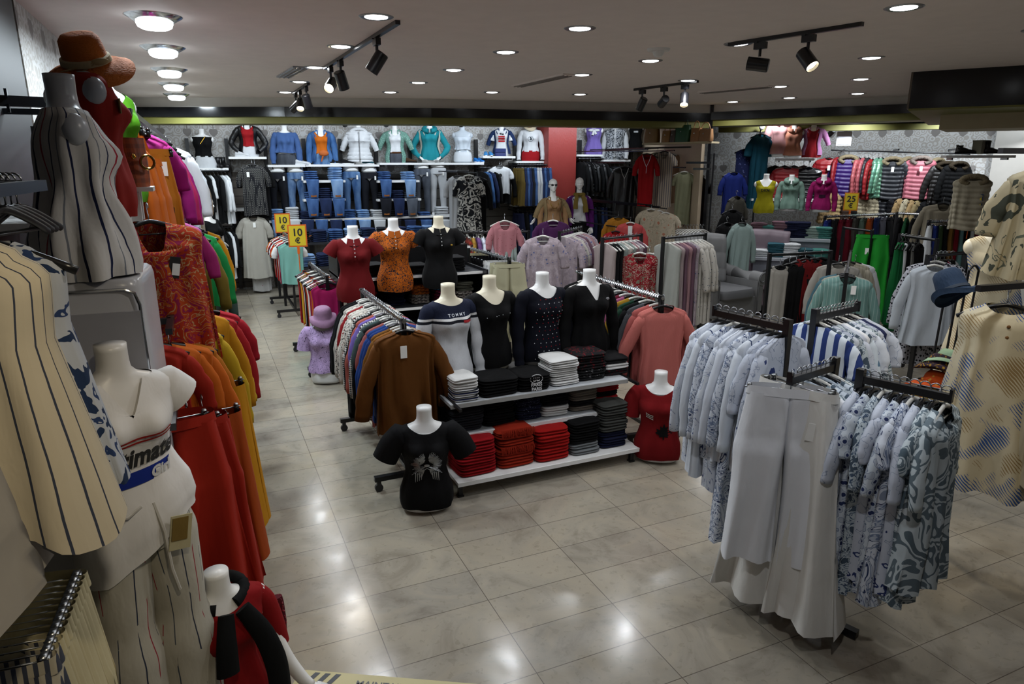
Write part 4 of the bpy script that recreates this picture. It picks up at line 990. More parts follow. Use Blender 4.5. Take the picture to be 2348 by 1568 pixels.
# ---------------------------------------------------------------- second display unit: polo shirts
def poly_z(u, v, Y): return AY(u, v, Y)[2]
X0 = 1.30; Y0 = 6.55
t = thing('display_shelf', 'black stepped display shelf carrying the three polo shirt busts and folded polos', 'shelf', (X0, Y0, 0))
for z, y0, y1, nm_ in [(1.19, .12, .62, 'top_board'), (.88, .04, .60, 'second_board'), (.56, .0, .58, 'third_board'), (.22, -.04, .58, 'bottom_board')]:
    obj(nm_, MB().box((.68, (y0+y1)/2, z-.012), (1.36, y1-y0, .022)), mat('#303236', rough=.3), t)
    obj('board_edge', MB().box((.68, y0-.004, z-.012), (1.36, .008, .026)), SHELF, t)
obj('back_panel', MB().box((.68, .63, .72), (1.36, .02, 1.4)), BLACK, t)
for x in (.01, 1.35): obj('side_frame', MB().box((x, .3, .62), (.02, .6, 1.2)), BLACK, t)
t = thing('display_shelf', 'black shelf behind the polo busts holding folded dark jeans and white tops', 'shelf', (X0, Y0+.75, 0))
for z, nm_ in [(1.38, 'top_board'), (1.12, 'second_board')]:
    obj(nm_, MB().box((.7, .3, z-.012), (1.5, .56, .022)), mat('#303236', rough=.3), t); obj('board_edge', MB().box((.7, .014, z-.012), (1.5, .008, .026)), SHELF, t)
for x in (-.04, 1.44): obj('side_frame', MB().box((x, .3, .69), (.02, .56, 1.38)), BLACK, t)
def polo_x(c):
    def f(t):
        pk = MB(); patch(pk, -.012, .012, .40, .565, .005, nx=4, nz=14); obj('placket', pk, c, t)
        b = MB()
        for z in (.545, .51, .475, .44): b.ell((0, surf_y(0, z)-.008, z), (.006, .003, .006), 8, 5)
        obj('buttons', b, wh, t)
        cm = MB()
        for sd in (-1, 1):
            P = []
            for q in np.linspace(0, 1, 9):
                an = R(95)-sd*0+q*R(165); x = sd*math.sin(an-R(90))*.075 if 0 else sd*.075*math.sin(PI*(1-q)*.93+.05); y = -.068*math.cos(PI*(1-q)*.93+.05) if 1 else 0
                lo = .050+.012*q
                P.append([(x*.84, y*.84+.0, .628-.035*q), (x*1.0, y*1.02, .632-.035*q), (x*1.30+sd*.004*q, y*1.22-.022*q, .632-.035*q-lo), (x*1.27, y*1.19-.02*q, .626-.035*q-lo)])
            cm.grid(P, closed=True, c0=True, c1=True)
        obj('collar', cm, c, t)
    return f
polored = mat('#5c080c'); poloor = mat('#9a4c08', 'blotch', scale=70, dist=1.5, stops=[(0, '#1e1c22'), (.46, '#a8540a')]); poloblk = mat('#070708')
KW = dict(neck=.075, slv='short', armk='out', slr=(.07, .075), z0=-.0)
bust('mannequin bust in a dark red polo shirt, left of the three', (1.27, 6.50, 1.02), -.12, polored, dict(seed=21, fold=.0015, z0=-.0, **{k: v for k, v in KW.items() if k != 'z0'}), PLW, extra=polo_x(polored), scale=.98)
bust('mannequin bust in an orange and navy patterned polo shirt', (1.69, 6.62, 1.065), -.1, poloor, dict(seed=22, fold=.0015, z0=-.0, **{k: v for k, v in KW.items() if k != 'z0'}), PLW, extra=polo_x(mat('#8a4408')), scale=.98)
bust('mannequin bust in a black polo shirt with a yellow chest emblem', (2.13, 6.55, 1.08), -.1, poloblk, dict(seed=23, fold=.0015, z0=-.0, **{k: v for k, v in KW.items() if k != 'z0'}), CREAM, extra=lambda t: (polo_x(poloblk)(t), badge_x(.10, .44, '#a8841a', .008)(t)), scale=.98)
blu = mat('#123a5a', 'blotch', scale=60, stops=[(0, '#0c2234'), (.48, '#2a6a92')]); orf = mat('#8a4410', 'blotch', scale=70, stops=[(0, '#3a1c08'), (.45, '#a4540e')])
mgt = mat('#6a1238', 'blotch', scale=70, stops=[(0, '#1c1420'), (.45, '#84204a')]); whp = mat('#908a84', 'blotch', scale=70, stops=[(0, '#2a2228'), (.45, '#9a948c')]); olv = mat('#4a4a40')
w2 = 'second board'
def pl(x, z, n, cols, wher, **k): stack(X0+x, Y0+.30, z, n, cols, 'polo', wher, w=.2, d=.26, h=.032, name='folded_polo', cat='polo shirt', **k)
pl(.13, .882, 5, [(polored, 'dark red')], 'at left, second board under the polo busts')
pl(.42, .882, 7, [(nvy, 'navy')], 'second from left, board under the polo busts')
pl(.68, .882, 6, [(whp, 'white printed')]*3+[(orf, 'orange printed')], 'of orange prints under the polos')
pl(.93, .882, 8, [(mgt, 'magenta printed')]*4+[(blu, 'blue printed')], 'of blue prints under the polos')
pl(1.17, .882, 6, [(whp, 'beige printed')]*3+[(olv, 'olive')], 'at right, second board under the polo busts')
for i, (x, n) in enumerate([(.15, 4), (.4, 5), (.66, 4), (.92, 5), (1.18, 4)]):
    pl(x, .562, n, [(BLK2, 'black'), (polored if i % 2 else dkg, 'dark')], 'third board, %s from left, under the polos' % ORD[i])
def pt(x, z, n, cols, wher, yy=.34, what='T-shirt', **k): stack(X0+x, Y0+yy, z, n, cols, what, wher, w=.24, d=.26, h=.03, name='folded_t_shirt' if what == 'T-shirt' else 'folded_jeans', cat='T-shirt' if what == 'T-shirt' else 'jeans', **k)
pt(.25, 1.192, 4, [(BLK2, 'black')], 'left on the board behind the red polo')
pt(.66, 1.192, 3, [(BLK2, 'black buttoned')], 'behind the orange polo bust')
pt(1.08, 1.192, 5, [(BLK2, 'black buttoned')], 'at right of the black polo bust')
pt(.98, 1.192, 4, [(BLK2, 'black')], 'behind the black polo bust', yy=.5)
jd = mat('#141c34', 'denim', c2='#223054'); jm = mat('#1c3460', 'denim', c2='#4a6a9a'); jl = mat('#4a6e9e', 'denim', c2='#8ca6c4'); jk = mat('#0e0f14', 'denim', c2='#1c1e26'); jw = mat('#b4b6b8', bump=.4); jg = mat('#3a3e46', 'denim', c2='#5c626c')
for i, (x, m, cw) in enumerate([(.1, jk, 'black'), (.38, jw, 'white'), (.66, wh, 'white and grey'), (.95, lgr, 'grey'), (1.22, BLK2, 'black')]):
    pt(x, 1.122, 4, [(m, cw)], '%s from left, lower board behind polos' % ORD[i], yy=.98)
for i, (x, m, cw) in enumerate([(.12, jk, 'black'), (.40, jd, 'dark blue'), (.70, jm, 'mid blue'), (1.0, jd, 'dark blue'), (1.25, jm, 'mid blue')]):
    pt(x, 1.382, 4, [(m, cw)], '%s from left, board behind polo busts' % ORD[i], yy=.98, what='jeans')
# ---------------------------------------------------------------- racks C and D with the 10 euro signs, lilac bust
pole_rack('garment_rack', 'chrome rack of strappy tops behind the lilac hat bust', (1.16, 7.5), (1.14, 8.65), 1.1, base=.55)
mg = mat('#8a1048'); oo = mat('#a85010'); rr_ = mat('#8c1414')
it = [('hanging_camisole', l, 'camisole', m, T(seed=i % 3, slv='none', L=.58+.05*(i % 2), w=.36, dep=.035, neck=.08, nw=.11), {'hm': [HB, HB, HW][i % 3]}) for i, (m, l) in enumerate([(mg, 'magenta laced camisole'), (oo, 'orange camisole'), (mg, 'raspberry camisole'), (rr_, 'red camisole'), (wh, 'white vest'), (oo, 'orange vest'), (rr_, 'red vest'), (BLK2, 'black vest'), (wh, 'white strappy top'), (rr_, 'scarlet strappy top'), (mat('#b89820'), 'yellow strappy top'), (oo, 'orange strappy top'), (BLK2, 'black strappy top'), (rr_, 'red strappy top')])]
rack_row((1.16, 7.46), (1.14, 8.55), 1.11, it, 'on rack behind the lilac bust', 'from front', rz=0)
pole_rack('garment_rack', 'far chrome rack of T-shirts beside the left 10 euro sign', (1.16, 10.75), (1.16, 11.9), 1.2, base=.55)
mint = mat('#6a9a90'); 
it = [('hanging_t_shirt', l, 'T-shirt', m, T(seed=i % 3, slv='none' if i < 2 else 'short', L=.62, w=.38, dep=.035), {'hm': [HB, HW][i % 2]}) for i, (m, l) in enumerate([(mint, 'mint green vest'), (mat('#7a1230'), 'wine red vest'), (wh, 'white T-shirt'), (oo, 'orange T-shirt'), (rr_, 'red T-shirt'), (wh, 'white T-shirt'), (BLK2, 'black T-shirt'), (rr_, 'red T-shirt'), (wh, 'white T-shirt'), (oo, 'orange T-shirt')])]
rack_row((1.16, 10.7), (1.16, 11.8), 1.21, it, 'on far left floor rack', 'from front', rz=0)
p = AY(684, 566, 8.7); sign('10', 'yellow 10 euro price sign with orange border, the nearer of the pair', tuple(p), fc(p), h=.27, wd=.22, stick=.30)
p = AY(650, 534, 11.6); sign('10', 'yellow 10 euro price sign with orange border, the farther of the pair', tuple(p), fc(p), h=.31, wd=.24, stick=.42)
lil = mat('#9a86b0', 'blotch', scale=9, dist=2.6, stops=[(0, '#a890b8'), (.44, '#2a2636'), (.458, '#a48cb4'), (.56, '#2a2636'), (.574, '#a890b8')])
def lilx(t):
    h = obj('hat', cached(('lhat',), lambda: hat_mb(.11, .10, .15, .05).mesh('hat', True)), mat('#8a6a84', bump=.3, bscale=50), t, (0, -.01, .69), (R(8), 0, 0))
    obj('hat_band', MB().lathe([(.094, .0), (.105, .004), (.104, .02), (.09, .024)], 30, sx=.9), mat('#7a5c76'), h)
bust('mannequin bust in a lilac flower drawn T-shirt wearing a mauve bucket hat', (1.05, 7.22, .02), fc((1.0, 7.2), -.2), lil, dict(neck=.04, seed=31, slv='short', armk='down', slr=(.07, .065), z0=.12), PLW, extra=lilx, scale=1.02)
# ---------------------------------------------------------------- rack E with cream trousers
pole_rack('garment_rack', 'chrome rack of cream trousers on a tall black post beside the polo shelf', (3.12, 7.05), (3.06, 8.2), 1.24, base=.5)
cr = mat('#a8a488', bump=.4)
it = [('hanging_trousers', l, 'trousers', m, clo('pants', w=.36, L=.86, flare=1.5, seed=i % 3, dep=.04, fold=.012), {'hk': 'clip', 'hw': .36}) for i, (m, l) in enumerate([(cr, 'cream wide trousers')]*2+[(wh, 'white trousers')]*2+[(BLK2, 'black trousers')]*5+[(cr, 'cream trousers')]*3)]
rack_row((3.12, 7.0), (3.06, 8.1), 1.25, it, 'on rack beside the polo shelf', 'from front', rz=-.3)
# ---------------------------------------------------------------- floral racks in the middle distance
def ffr(seed): return random.Random(seed)
pinkf = mat('#a0666c', 'dots', scale=30, stops=[(0, '#7a2a34'), (.14, '#a46c72')]); sage = mat('#7c8682'); lilf = mat('#8c7e86', 'flower', scale=16, stops=[(0, '#4c547c'), (.13, '#8e8289'), (.6, '#9c9096')])
wfl = mat('#a8a098', 'dots', scale=26, stops=[(0, '#3c4a5c'), (.16, '#aaa69e')]); redf = mat('#6a1018', 'blotch', scale=13, dist=2, stops=[(0, '#6e6858'), (.40, '#74101a'), (.56, '#a09488'), (.60, '#6a0e16')]); mauve = mat('#5c4450'); plum = mat('#3c1840'); pnk = mat('#8c6c70')
pole_rack('garment_rack', 'black rack of pink and sage robes behind the cream trousers', (3.25, 8.95), (4.15, 8.7), 1.36, chrome=False, base=.5)
it = [('hanging_robe', l, 'robe', m, T(seed=i % 4, slv='half', L=.8+.04*(i % 3), dep=.036), {'hm': HW}) for i, (m, l) in enumerate([(mat('#7a2416', 'check', freq=14, c2='#1c1410'), 'red tartan shirt'), (mat('#8a6a28'), 'mustard robe'), (mat('#5c3c6a'), 'purple robe'), (BW1, 'blue white robe'), (lilf, 'flowered robe'), (wfl, 'pale sprigged robe'), (pinkf, 'pink robe'), (sage, 'sage robe'), (sage, 'grey green robe'), (sage, 'sage robe'), (nvy, 'navy robe'), (lilf, 'lilac sprigged robe')])]
rack_row((3.3, 8.93), (4.1, 8.72), 1.37, it, 'on pink robe rack', 'from left')
hang('hanging_robe', 'pink dotted pyjama shirt facing the aisle on the pink robe rack', 'robe', AY(1157, 494, 8.6), .2*-1, pinkf, T(seed=2, slv='half', L=.82, w=.36, dep=.05, neck=.12), hm=HW)
pole_rack('garment_rack', 'black rack of lilac flowered blouses in the middle of the shop', (4.05, 7.6), (4.65, 8.1), 1.45, chrome=False, base=.5)
it = [('hanging_blouse', l, 'blouse', m, T(seed=i % 4, slv='half', L=.86, dep=.036), {'hm': HW}) for i, (m, l) in enumerate([(lilf, 'lilac flowered blouse'), (lilf, 'pale lilac blouse'), (wfl, 'white sprigged blouse'), (lilf, 'lilac sprigged blouse'), (mauve, 'mauve blouse'), (lilf, 'long flowered blouse'), (pnk, 'dusty pink blouse'), (lilf, 'lilac print blouse')])]
rack_row((4.1, 7.62), (4.65, 8.08), 1.46, it, 'on lilac blouse rack', 'from left')
hang('hanging_blouse', 'lilac blue flowered blouse facing the camera in front of the post', 'blouse', AY(1245, 527, 7.3), -.35, lilf, T(seed=13, slv='half', slw=1.4, L=.80, w=.42, dep=.06, flare=1.25, fold=.02, neck=.1), hm=HW)
hang('hanging_sweater', 'plum V neck sweater hung above the lilac blouses', 'sweater', AY(1268, 493, 8.3), -.35, plum, T(seed=1, slv='short', L=.5, w=.42, dep=.05, neck=.09), hm=HW)
pole_rack('garment_rack', 'black rack of pale empty hangers and mint skirts right of centre', (4.4, 7.15), (5.1, 7.35), 1.4, chrome=False, base=.5)
it = [('hanging_skirt', l, 'skirt', m, T(seed=i % 4, slv='none', L=.85, dep=.034, w=.36), {'hm': HW}) for i, (m, l) in enumerate([(mat('#8c807e'), 'pale pink slip dress'), (BLK2, 'black slip dress'), (BLK2, 'black slip dress'), (sage, 'mint slip dress'), (wfl, 'white slip dress'), (sage, 'mint slip dress'), (pnk, 'rose slip dress'), (lilf, 'lilac slip dress'), (mauve, 'mauve slip dress')])]
rack_row((4.42, 7.16), (5.05, 7.34), 1.41, it, 'on rack of pale hangers', 'from left')
hang('hanging_robe', 'red robe printed with white flowers facing the camera in the middle racks', 'robe', AY(1468, 566, 7.0), -.5, redf, T(seed=14, slv='half', slw=1.5, L=.8, w=.44, dep=.07, flare=1.15, fold=.02, neck=.14), hm=HW)
for i, (m, l) in enumerate([(redf, 'red flowered'), (mat('#4a1030'), 'dark magenta'), (mat('#6a0e14', 'dots', scale=40, stops=[(0, '#a8a0a0'), (.12, '#6a0e14')]), 'red dotted')]):
    hang('hanging_robe', l+' robe behind the red flowered robe', 'robe', AY(1490+14*i, 568, 7.08+.05*i), -.6, m, T(seed=i, slv='half', L=.74, dep=.04), hm=HW)
pole_rack('garment_rack', 'black rack of white sprigged long dresses beside the grey armchair', (5.0, 6.75), (5.75, 6.9), 1.42, chrome=False, base=.5)
it = [('hanging_dress', l, 'dress', m, T(seed=i % 4, slv='none' if i < 6 else 'long', L=1.02, dep=.034, flare=1.1), {'hm': HW}) for i, (m, l) in enumerate([(mat('#868882'), 'pale grey dress'), (mat('#8a7c7c'), 'dusty pink dress'), (mauve, 'mauve dress'), (pnk, 'rose dress'), (mauve, 'mauve dress'), (lilf, 'lilac print dress'), (wfl, 'pale sprigged dress'), (wfl, 'white sprigged dress'), (wfl, 'white sprigged wide dress'), (wfl, 'outermost white sprigged dress')])]
rack_row((5.05, 6.76), (5.72, 6.9), 1.43, it, 'on rack beside the grey armchair', 'from left')
# ---------------------------------------------------------------- armchairs
def armchair(label, loc, rz, m, m2, leg, sc=1):
    t = thing('armchair', label, 'armchair', loc, rz, scale=sc)
    def tuft(w_, h_, y0):
        P = []; nx, nz = 41, 41
        for j in range(nz):
            r = []
            for i in range(nx):
                x = -w_/2+w_*i/(nx-1); z = h_*j/(nz-1)
                d = .02*abs(math.sin(PI*(x/.17+.5)))**.6*(abs(math.sin(PI*z/.21))**.5)
                e = min(1, min(i, nx-1-i)/4)*min(1, min(j, nz-1-j)/4)
                r.append((x*(1+.10*z/h_), y0-(.05+d)*math.sqrt(e)+.22*z*0.6+.08*(abs(x)/(w_/2))**2*-1, z+.03*math.sin(PI*i/(nx-1))*(j/(nz-1))))
            P.append(r)
        return P
    b = MB(); F = np.array(tuft(.70, .66, 0)); B = F.copy(); B[:, :, 1] = .10+.13*B[:, :, 2]
    b.grid(F, closed=False).grid(B[:, ::-1], closed=False)
    ed = np.concatenate([F[0], F[1:, -1], F[-1, ::-1][1:], F[::-1, 0][1:]]); eb = np.concatenate([B[0], B[1:, -1], B[-1, ::-1][1:], B[::-1, 0][1:]])
    b.grid([ed, eb], closed=False)
    bo = obj('backrest', b, m, t, (0, .26, .46))
    bt = MB()
    for i in range(4):
        for j in range(3): bt.ell((-.255+.17*i, -.028+.13*(.105+.21*j), .105+.21*j), (.012, .008, .012), 8, 6)
    obj('tufting_button', bt, mat('#8a8c94', rough=.2, metal=.6, bump=0), bo)
    obj('base', MB().box((0, .02, .27), (.78, .70, .22)), m, t)
    obj('seat_cushion', MB().grid([ring(0, -.05, z, .31*e, .34*e, 40, .3) for z, e in [(.38, .95), (.40, 1), (.47, 1.0), (.50, .95), (.51, .6), (.512, .02)]], c0=True), m2, t)
    for s in (-1, 1):
        a = MB(); a.box((s*.40, 0, .38), (.11, .70, .40)); 
        a.tube([(s*.43, -.36, .60), (s*.43, -.2, .605), (s*.43, .1, .62), (s*.43, .30, .66)], [.085, .088, .085, .08], 20)
        obj('armrest', a, m, t)
        sp = MB(); q = np.linspace(0, 4.2, 26); sp.tube([(s*.43+s*(.08-.012*k)*math.cos(k+1.2), -.362, .60+(.08-.012*k)*math.sin(k+1.2)) for k in q], .007, 6)
        sp.tube([(s*.36, -.362, .58), (s*.355, -.362, .35), (s*.36, -.362, .18)], .007, 6); obj('piping', sp, m2, t)
    for s in (-1, 1):
        for y in (-.3, .3): obj('leg', MB().lathe([(.022, 0), (.028, .02), (.032, .10), (.045, .145), (.045, .16)], 16, c=(s*.32, y, 0), c0=True), leg, t)
    return t
vel = mat('#6c6c6c', rough=.6, bump=.1); vel2 = mat('#545456', rough=.6, bump=.1); velb = mat('#6a6c74', rough=.55, bump=.1); velp = mat('#6e5f68', rough=.55, bump=.1)
armchair('grey velvet armchair with tufted back, rolled arms and white legs', (6.75, 7.75, 0), .12, vel, vel2, PLW, 1.12)
armchair('pinkish grey tufted velvet armchair behind the black trousers rack', (7.9, 8.15, 0), -.75, velp, velp, PLW, 1.1)
t = obj('cushion', MB().grid([ring(0, 0, z, .2*e, .2*e, 32, .45) for z, e in [(-.06, .3), (-.045, .8), (0, 1), (.045, .8), (.06, .3)]], c0=True, c1=True), mat('#9c9a94', rough=.6), None, (6.55, 7.80, .80), (R(72), 0, .1)); tag(t, 'pale cushion standing in the left corner of the grey armchair', 'cushion')
# ---------------------------------------------------------------- back wall display
YB = 13.2
def shelf_px(u0, u1, v, label, Y=YB, dep=.38, m=None):
    a = AY(u0, v, Y); b = AY(u1, v, Y)
    t = thing('wall_shelf', label, 'shelf', (a[0], Y, a[2]))
    L = b[0]-a[0]
    obj('board', MB().box((L/2, dep/2, -.02), (L, dep, .04)), m or SHELF, t)
    for x in (.08, L-.08): obj('bracket', MB().box((x, dep/2, -.055), (.02, dep*.9, .03)), BLKP, t)
    return a[2]
for u, i in [(430, 0), (520, 1), (608, 2), (697, 3), (780, 4), (862, 5), (940, 6), (1092, 7), (1182, 8), (1330, 9), (1385, 10), (1448, 11)]:
    p = AY(u, 340, 13.5); top = AY(u, 335, 13.5)[2]
    o = obj('wall_upright', MB().box((0, 0, top/2+.08), (.06, .09, top+.1)), BLACK, None, (p[0], 13.52, 0)); tag(o, 'slotted black wall upright holding the back shelves, %s from the left' % ORD[i], 'upright')
def panel(u0, u1, v0, v1, i, m):
    a = AY(u0, v0, 13.55); b = AY(u1, v1, 13.55); 
    o = obj('trim_%d' % i, MB().box(((a[0]+b[0])/2, 13.57, (a[2]+b[2])/2), (b[0]-a[0], .03, a[2]-b[2])), m); tag(o, kind='structure')
slat = mat('#57504a', 'stripe', axis=2, freq=7, warp=0, stops=[(0, '#4c4640'), (.9, '#2c2826')])
panel(422, 620, 395, 655, 60, slat); panel(620, 1255, 400, 660, 61, mat('#4a4743', 'stripe', axis=2, freq=5, warp=0, stops=[(0, '#5a5753'), (.9, '#3a3633')])); panel(1322, 1470, 370, 640, 62, slat)
zs = {}
for k, (u0, u1, v, l) in {'s1': (432, 524, 385, 'white shelf under the black halter top torso'), 's2': (524, 611, 359, 'white shelf under the black biker jacket bust'), 's3': (614, 700, 378, 'white shelf under the blue blouse bust'),
    's4': (701, 870, 377, 'white shelf under the denim jacket and white puffer busts'), 's4b': (871, 1110, 373, 'white shelf under the cardigan, hoodie and clear torso busts'), 's5': (1108, 1182, 358, 'white shelf under the red print T-shirt bust'),
    's6': (1184, 1256, 369, 'white shelf under the straw hat and red shorts bust'), 's7': (1322, 1382, 354, 'white shelf under the lilac bow bust'), 's8': (1384, 1446, 366, 'white shelf under the snake print vest bust'), 's9': (1444, 1476, 341, 'short white shelf under the black T-shirt bust'),
    'l1': (543, 616, 479, 'white lower shelf below the honeycomb print dress'), 'l2': (488, 532, 513, 'white lower shelf below the black and white clothes'), 'l3': (1104, 1182, 463, 'white lower shelf below the white T-shirt'), 'l4': (1184, 1232, 470, 'white lower shelf with brown boots'), 'l5': (1338, 1381, 459, 'white lower shelf below the black quilted jackets')}.items():
    zs[k] = shelf_px(u0, u1, v, l)
def wb(u, k, label, m, sh, dy=.17, sc=.98, **kw):
    p = AY(u, 300, YB+dy); return bust(label, (p[0], YB+dy, zs[k]+.0), fc(p), m, sh, scale=sc, **kw)
LG = lambda s, **k: dict(dict(neck=.06, slv='long', armk='down', seed=s, z0=.05), **k)
def jacket(m, seed=1, slv='long', armk='out', lap=None, off=.03, z0=.05, z1=.6, gap=.6, name='jacket', thick=0):
    """open front jacket worn over a top"""
    def f(t):
        mb = MB(); P = []; n = 44; a = np.linspace(-PI/2+gap, 1.5*PI-gap, n)
        for i, z in enumerate(np.linspace(z1, z0, 22)):
            x, y = torso_pt(a, z, off+.012*i/22); wv = .006*np.sin(9*a+i*.3+seed); q = 1+thick*abs(math.sin(z*PI/.075)); P.append(np.stack([x*q+wv*np.cos(a), y*q+wv, np.full(n, z)], 1))
        mb.grid(P, closed=False)
        for s in (-1, 1):
            if slv == 'none': break
            q = smooth_path(arm_path(s, armk), 20); q = np.concatenate([[(s*.1, 0, .552)], q]); mb.tube(q, np.interp(np.linspace(0, 1, len(q)), [0, .1, .5, 1], [.03, .068, .058, .045])*(1+.05*np.sin(np.arange(len(q))*1.7)), 14, cap=False)
        o = obj(name, mb, m, t)
        cl = MB()
        for s in (-1, 1): cl.add([(s*.05, -.06, .615), (s*.09, -.02, .63), (s*.125, -.085, .54), (s*.075, -.135, .44), (s*.05, -.11, .50)], [(0, 1, 2, 3, 4)])
        obj('lapel', cl, lap or m, t)
    return f
def multi(*fs):
    def f(t):
        for q in fs: q(t)
    return f
wt = mat('#c2c4c6'); den = mat('#1c3c6a', 'denim', c2='#4a70a0'); den2 = mat('#24487a', 'denim', c2='#7a9cc0')
SHORTS = lambda m, z=-.06: ('shorts', m, dict(top=.20, z=z, flare=.1))
wb(461, 's1', 'torso in a black halter top and white pleated skirt, left of the back shelves', BLKF, dict(neck=.0, neckz=.57, slv='none', seed=1, z0=.2, fold=.002), bottom=('skirt', wt, dict(top=.22, z=-.005, flare=1.3, nf=18, pl=.5)), sc=.9,
   extra=lambda t: obj('gold_chain', MB().tube([(.06-.1*q, surf_y(.06-.1*q, .58-.14*q)-.01, .58-.14*q) for q in np.linspace(0, 1, 10)], .006, 6), mat('#b08a30', rough=.3, metal=1, bump=0), t))
wb(567, 's2', 'bust in a black biker jacket over a red top and white shorts', mat('#8c1218'), dict(neck=.08, slv='none', seed=2, z0=.2), extra=jacket(mat('#0a0a0c', rough=.4), armk='hip'), bottom=SHORTS(wt, .0), sc=.88)
wb(652, 's3', 'bust in a loose blue blouse and dark grey belted jeans', mat('#3c5684'), dict(LG(3, neck=.02), slr=(.075, .065), fold=.008, z0=.22, hem=1.15), bottom=SHORTS(mat('#2c3036', 'denim', c2='#484c54'), .0), sc=.95)
wb(735, 's4', 'bust in a denim jacket over an orange top with an orange fringed bag', mat('#b05a10'), dict(neck=.10, slv='none', seed=4, z0=.2), extra=multi(jacket(den, armk='down'), lambda t: obj('fringed_bag', MB().ell((.03, -.19, .20), (.09, .035, .055)).tube([(.03, -.19, .2), (-.02, -.19, .05)], [.02, .012], 8), mat('#a8582a'), t)), bottom=SHORTS(den2, .0))
def furcol(m, name='fur_collar', off=(0, -.01, .70), sc=1.0): return lambda t: obj(name, cached(('fur',), lambda: fur_mb().mesh('fur_collar', True)), m, t, off, (0, 0, 0), sc)
wb(822, 's4', 'bust in a white puffer jacket with a fleece collar', wt, dict(neck=.02, slv='none', seed=5, z0=.1), extra=multi(jacket(wt, gap=.05, thick=.10, off=.045, armk='out'), furcol(wt)), sc=1.0)
wb(905, 's4b', 'bust in a pale green lace cardigan with brown belt and grey shorts', wt, dict(neck=.09, slv='none', seed=6, z0=.2), extra=multi(jacket(mat('#7aa294', 'dots', scale=50, stops=[(0, '#93b8aa'), (.3, '#5f8478')]), z0=-.02), lambda t: obj('belt', MB().lathe([(1, -.015), (1.05, 0), (1, .015)], 32, c=(0, 0, .19), sx=.16, sy=.125), mat('#4a2c18'), t)), bottom=SHORTS(mat('#33363d', 'denim', c2='#4c5058')))
teal = mat('#1a7a84')
def hood(m, z=.60): return lambda t: obj('hood', MB().tube([(.105*math.cos(q), -.055+.10*math.sin(q), z+.035*math.sin(q)) for q in np.linspace(R(-75), R(255), 26)], .042, 12), m, t)
wb(985, 's4b', 'bust in a turquoise hoodie and cream vest with both hands at the waist', teal, dict(LG(7), armk='hip', slr=(.07, .062)), arms='hip', hands=True, extra=multi(hood(teal), jacket(mat('#b8b4a6'), slv='none', gap=.95, name='vest', z0=.10, off=.04)), sc=1.05)
wb(1060, 's4b', 'white torso in a sheer white strapless top', mat('#b8c0c8'), dict(neck=0, neckz=.50, slv='none', seed=8, z0=.25), bottom=SHORTS(mat('#c8ccd0'), .02), mann=mat('#b4bcc4', rough=.2, bump=0), sc=1.0)
def redprint(t):
    m = MB()
    for z, s in ((.42, .035), (.37, .042), (.32, .035)): patch(m, -.075, .075, z, z+s, .004)
    obj('red_print', m, mat('#a02024'), t); obj('sunglasses', MB().ell((-.02, -.135, .50), (.025, .01, .018)).ell((.03, -.14, .49), (.025, .01, .018)), INK, t)
wb(1150, 's5', 'bust in a white T-shirt with red print under a navy jacket', wt, dict(neck=.05, slv='short', seed=9, z0=.02, fold=.002), extra=multi(jacket(mat('#16284c'), gap=.8), redprint), sc=.88)
def straw(t):
    h = obj('sun_hat', cached(('straw',), lambda: hat_mb(.11, .085, .14, .02).mesh('hat', True)), mat('#b0a48c', bump=.3), t, (-.02, -.02, .66), (R(25), 0, 0)); obj('hat_band', MB().lathe([(.088, .01), (.098, .012), (.096, .03), (.085, .03)], 24, sx=.9), mat('#6a4a28'), h)
    V, F = text_verts('B', .07, .004); M_ = MB().add([(x, surf_y(x, .40+z)-.004, .40+z) for x, y, z in V], F); obj('chest_crest', M_.tube([(.05*math.cos(q), surf_y(.05*math.cos(q), .42+.05*math.sin(q))-.003, .42+.05*math.sin(q)) for q in np.linspace(0, 2*PI, 20)], .0025, 5), mat('#26323a'), t)
wb(1217, 's6', 'bust in a white crest sweatshirt with straw hat and red shorts', wt, dict(LG(10, fold=.002), z0=.18), bottom=SHORTS(mat('#8c0e16'), -.02), extra=straw, sc=1.05)
lil2 = mat('#6a5a9c')
wb(1362, 's7', 'lilac sleeveless dress bust with a white bow, right of the red column', lil2, dict(neck=.03, slv='none', seed=11, z0=-.02, hem=1.15), extra=lambda t: obj('bow', MB().ell((-.06, -.13, .53), (.07, .02, .03)).ell((.06, -.13, .53), (.07, .02, .03)).tube([(0, -.14, .53), (-.03, -.16, .42)], [.02, .03], 8).tube([(0, -.14, .53), (.05, -.16, .44)], [.02, .03], 8), wt, t), sc=.95)
wb(1411, 's8', 'bust in a snake print vest with white sleeves', wt, LG(12), extra=jacket(mat('#6a6e72', 'blotch', scale=40, stops=[(0, '#2c3036'), (.45, '#8a8e92'), (.58, '#b4b6ba')]), slv='none', gap=.06, thick=.05, off=.035, name='vest', z0=0), sc=1.08)
wb(1458, 's9', 'black T-shirt bust with a white chest print beside the handbags', BLKF, dict(neck=.04, slv='none', seed=13, z0=.02, fold=.0015), dy=.0, extra=lambda t: obj('chest_print', patch(MB(), -.05, .06, .40, .44, .004), wt, t), sc=.85)
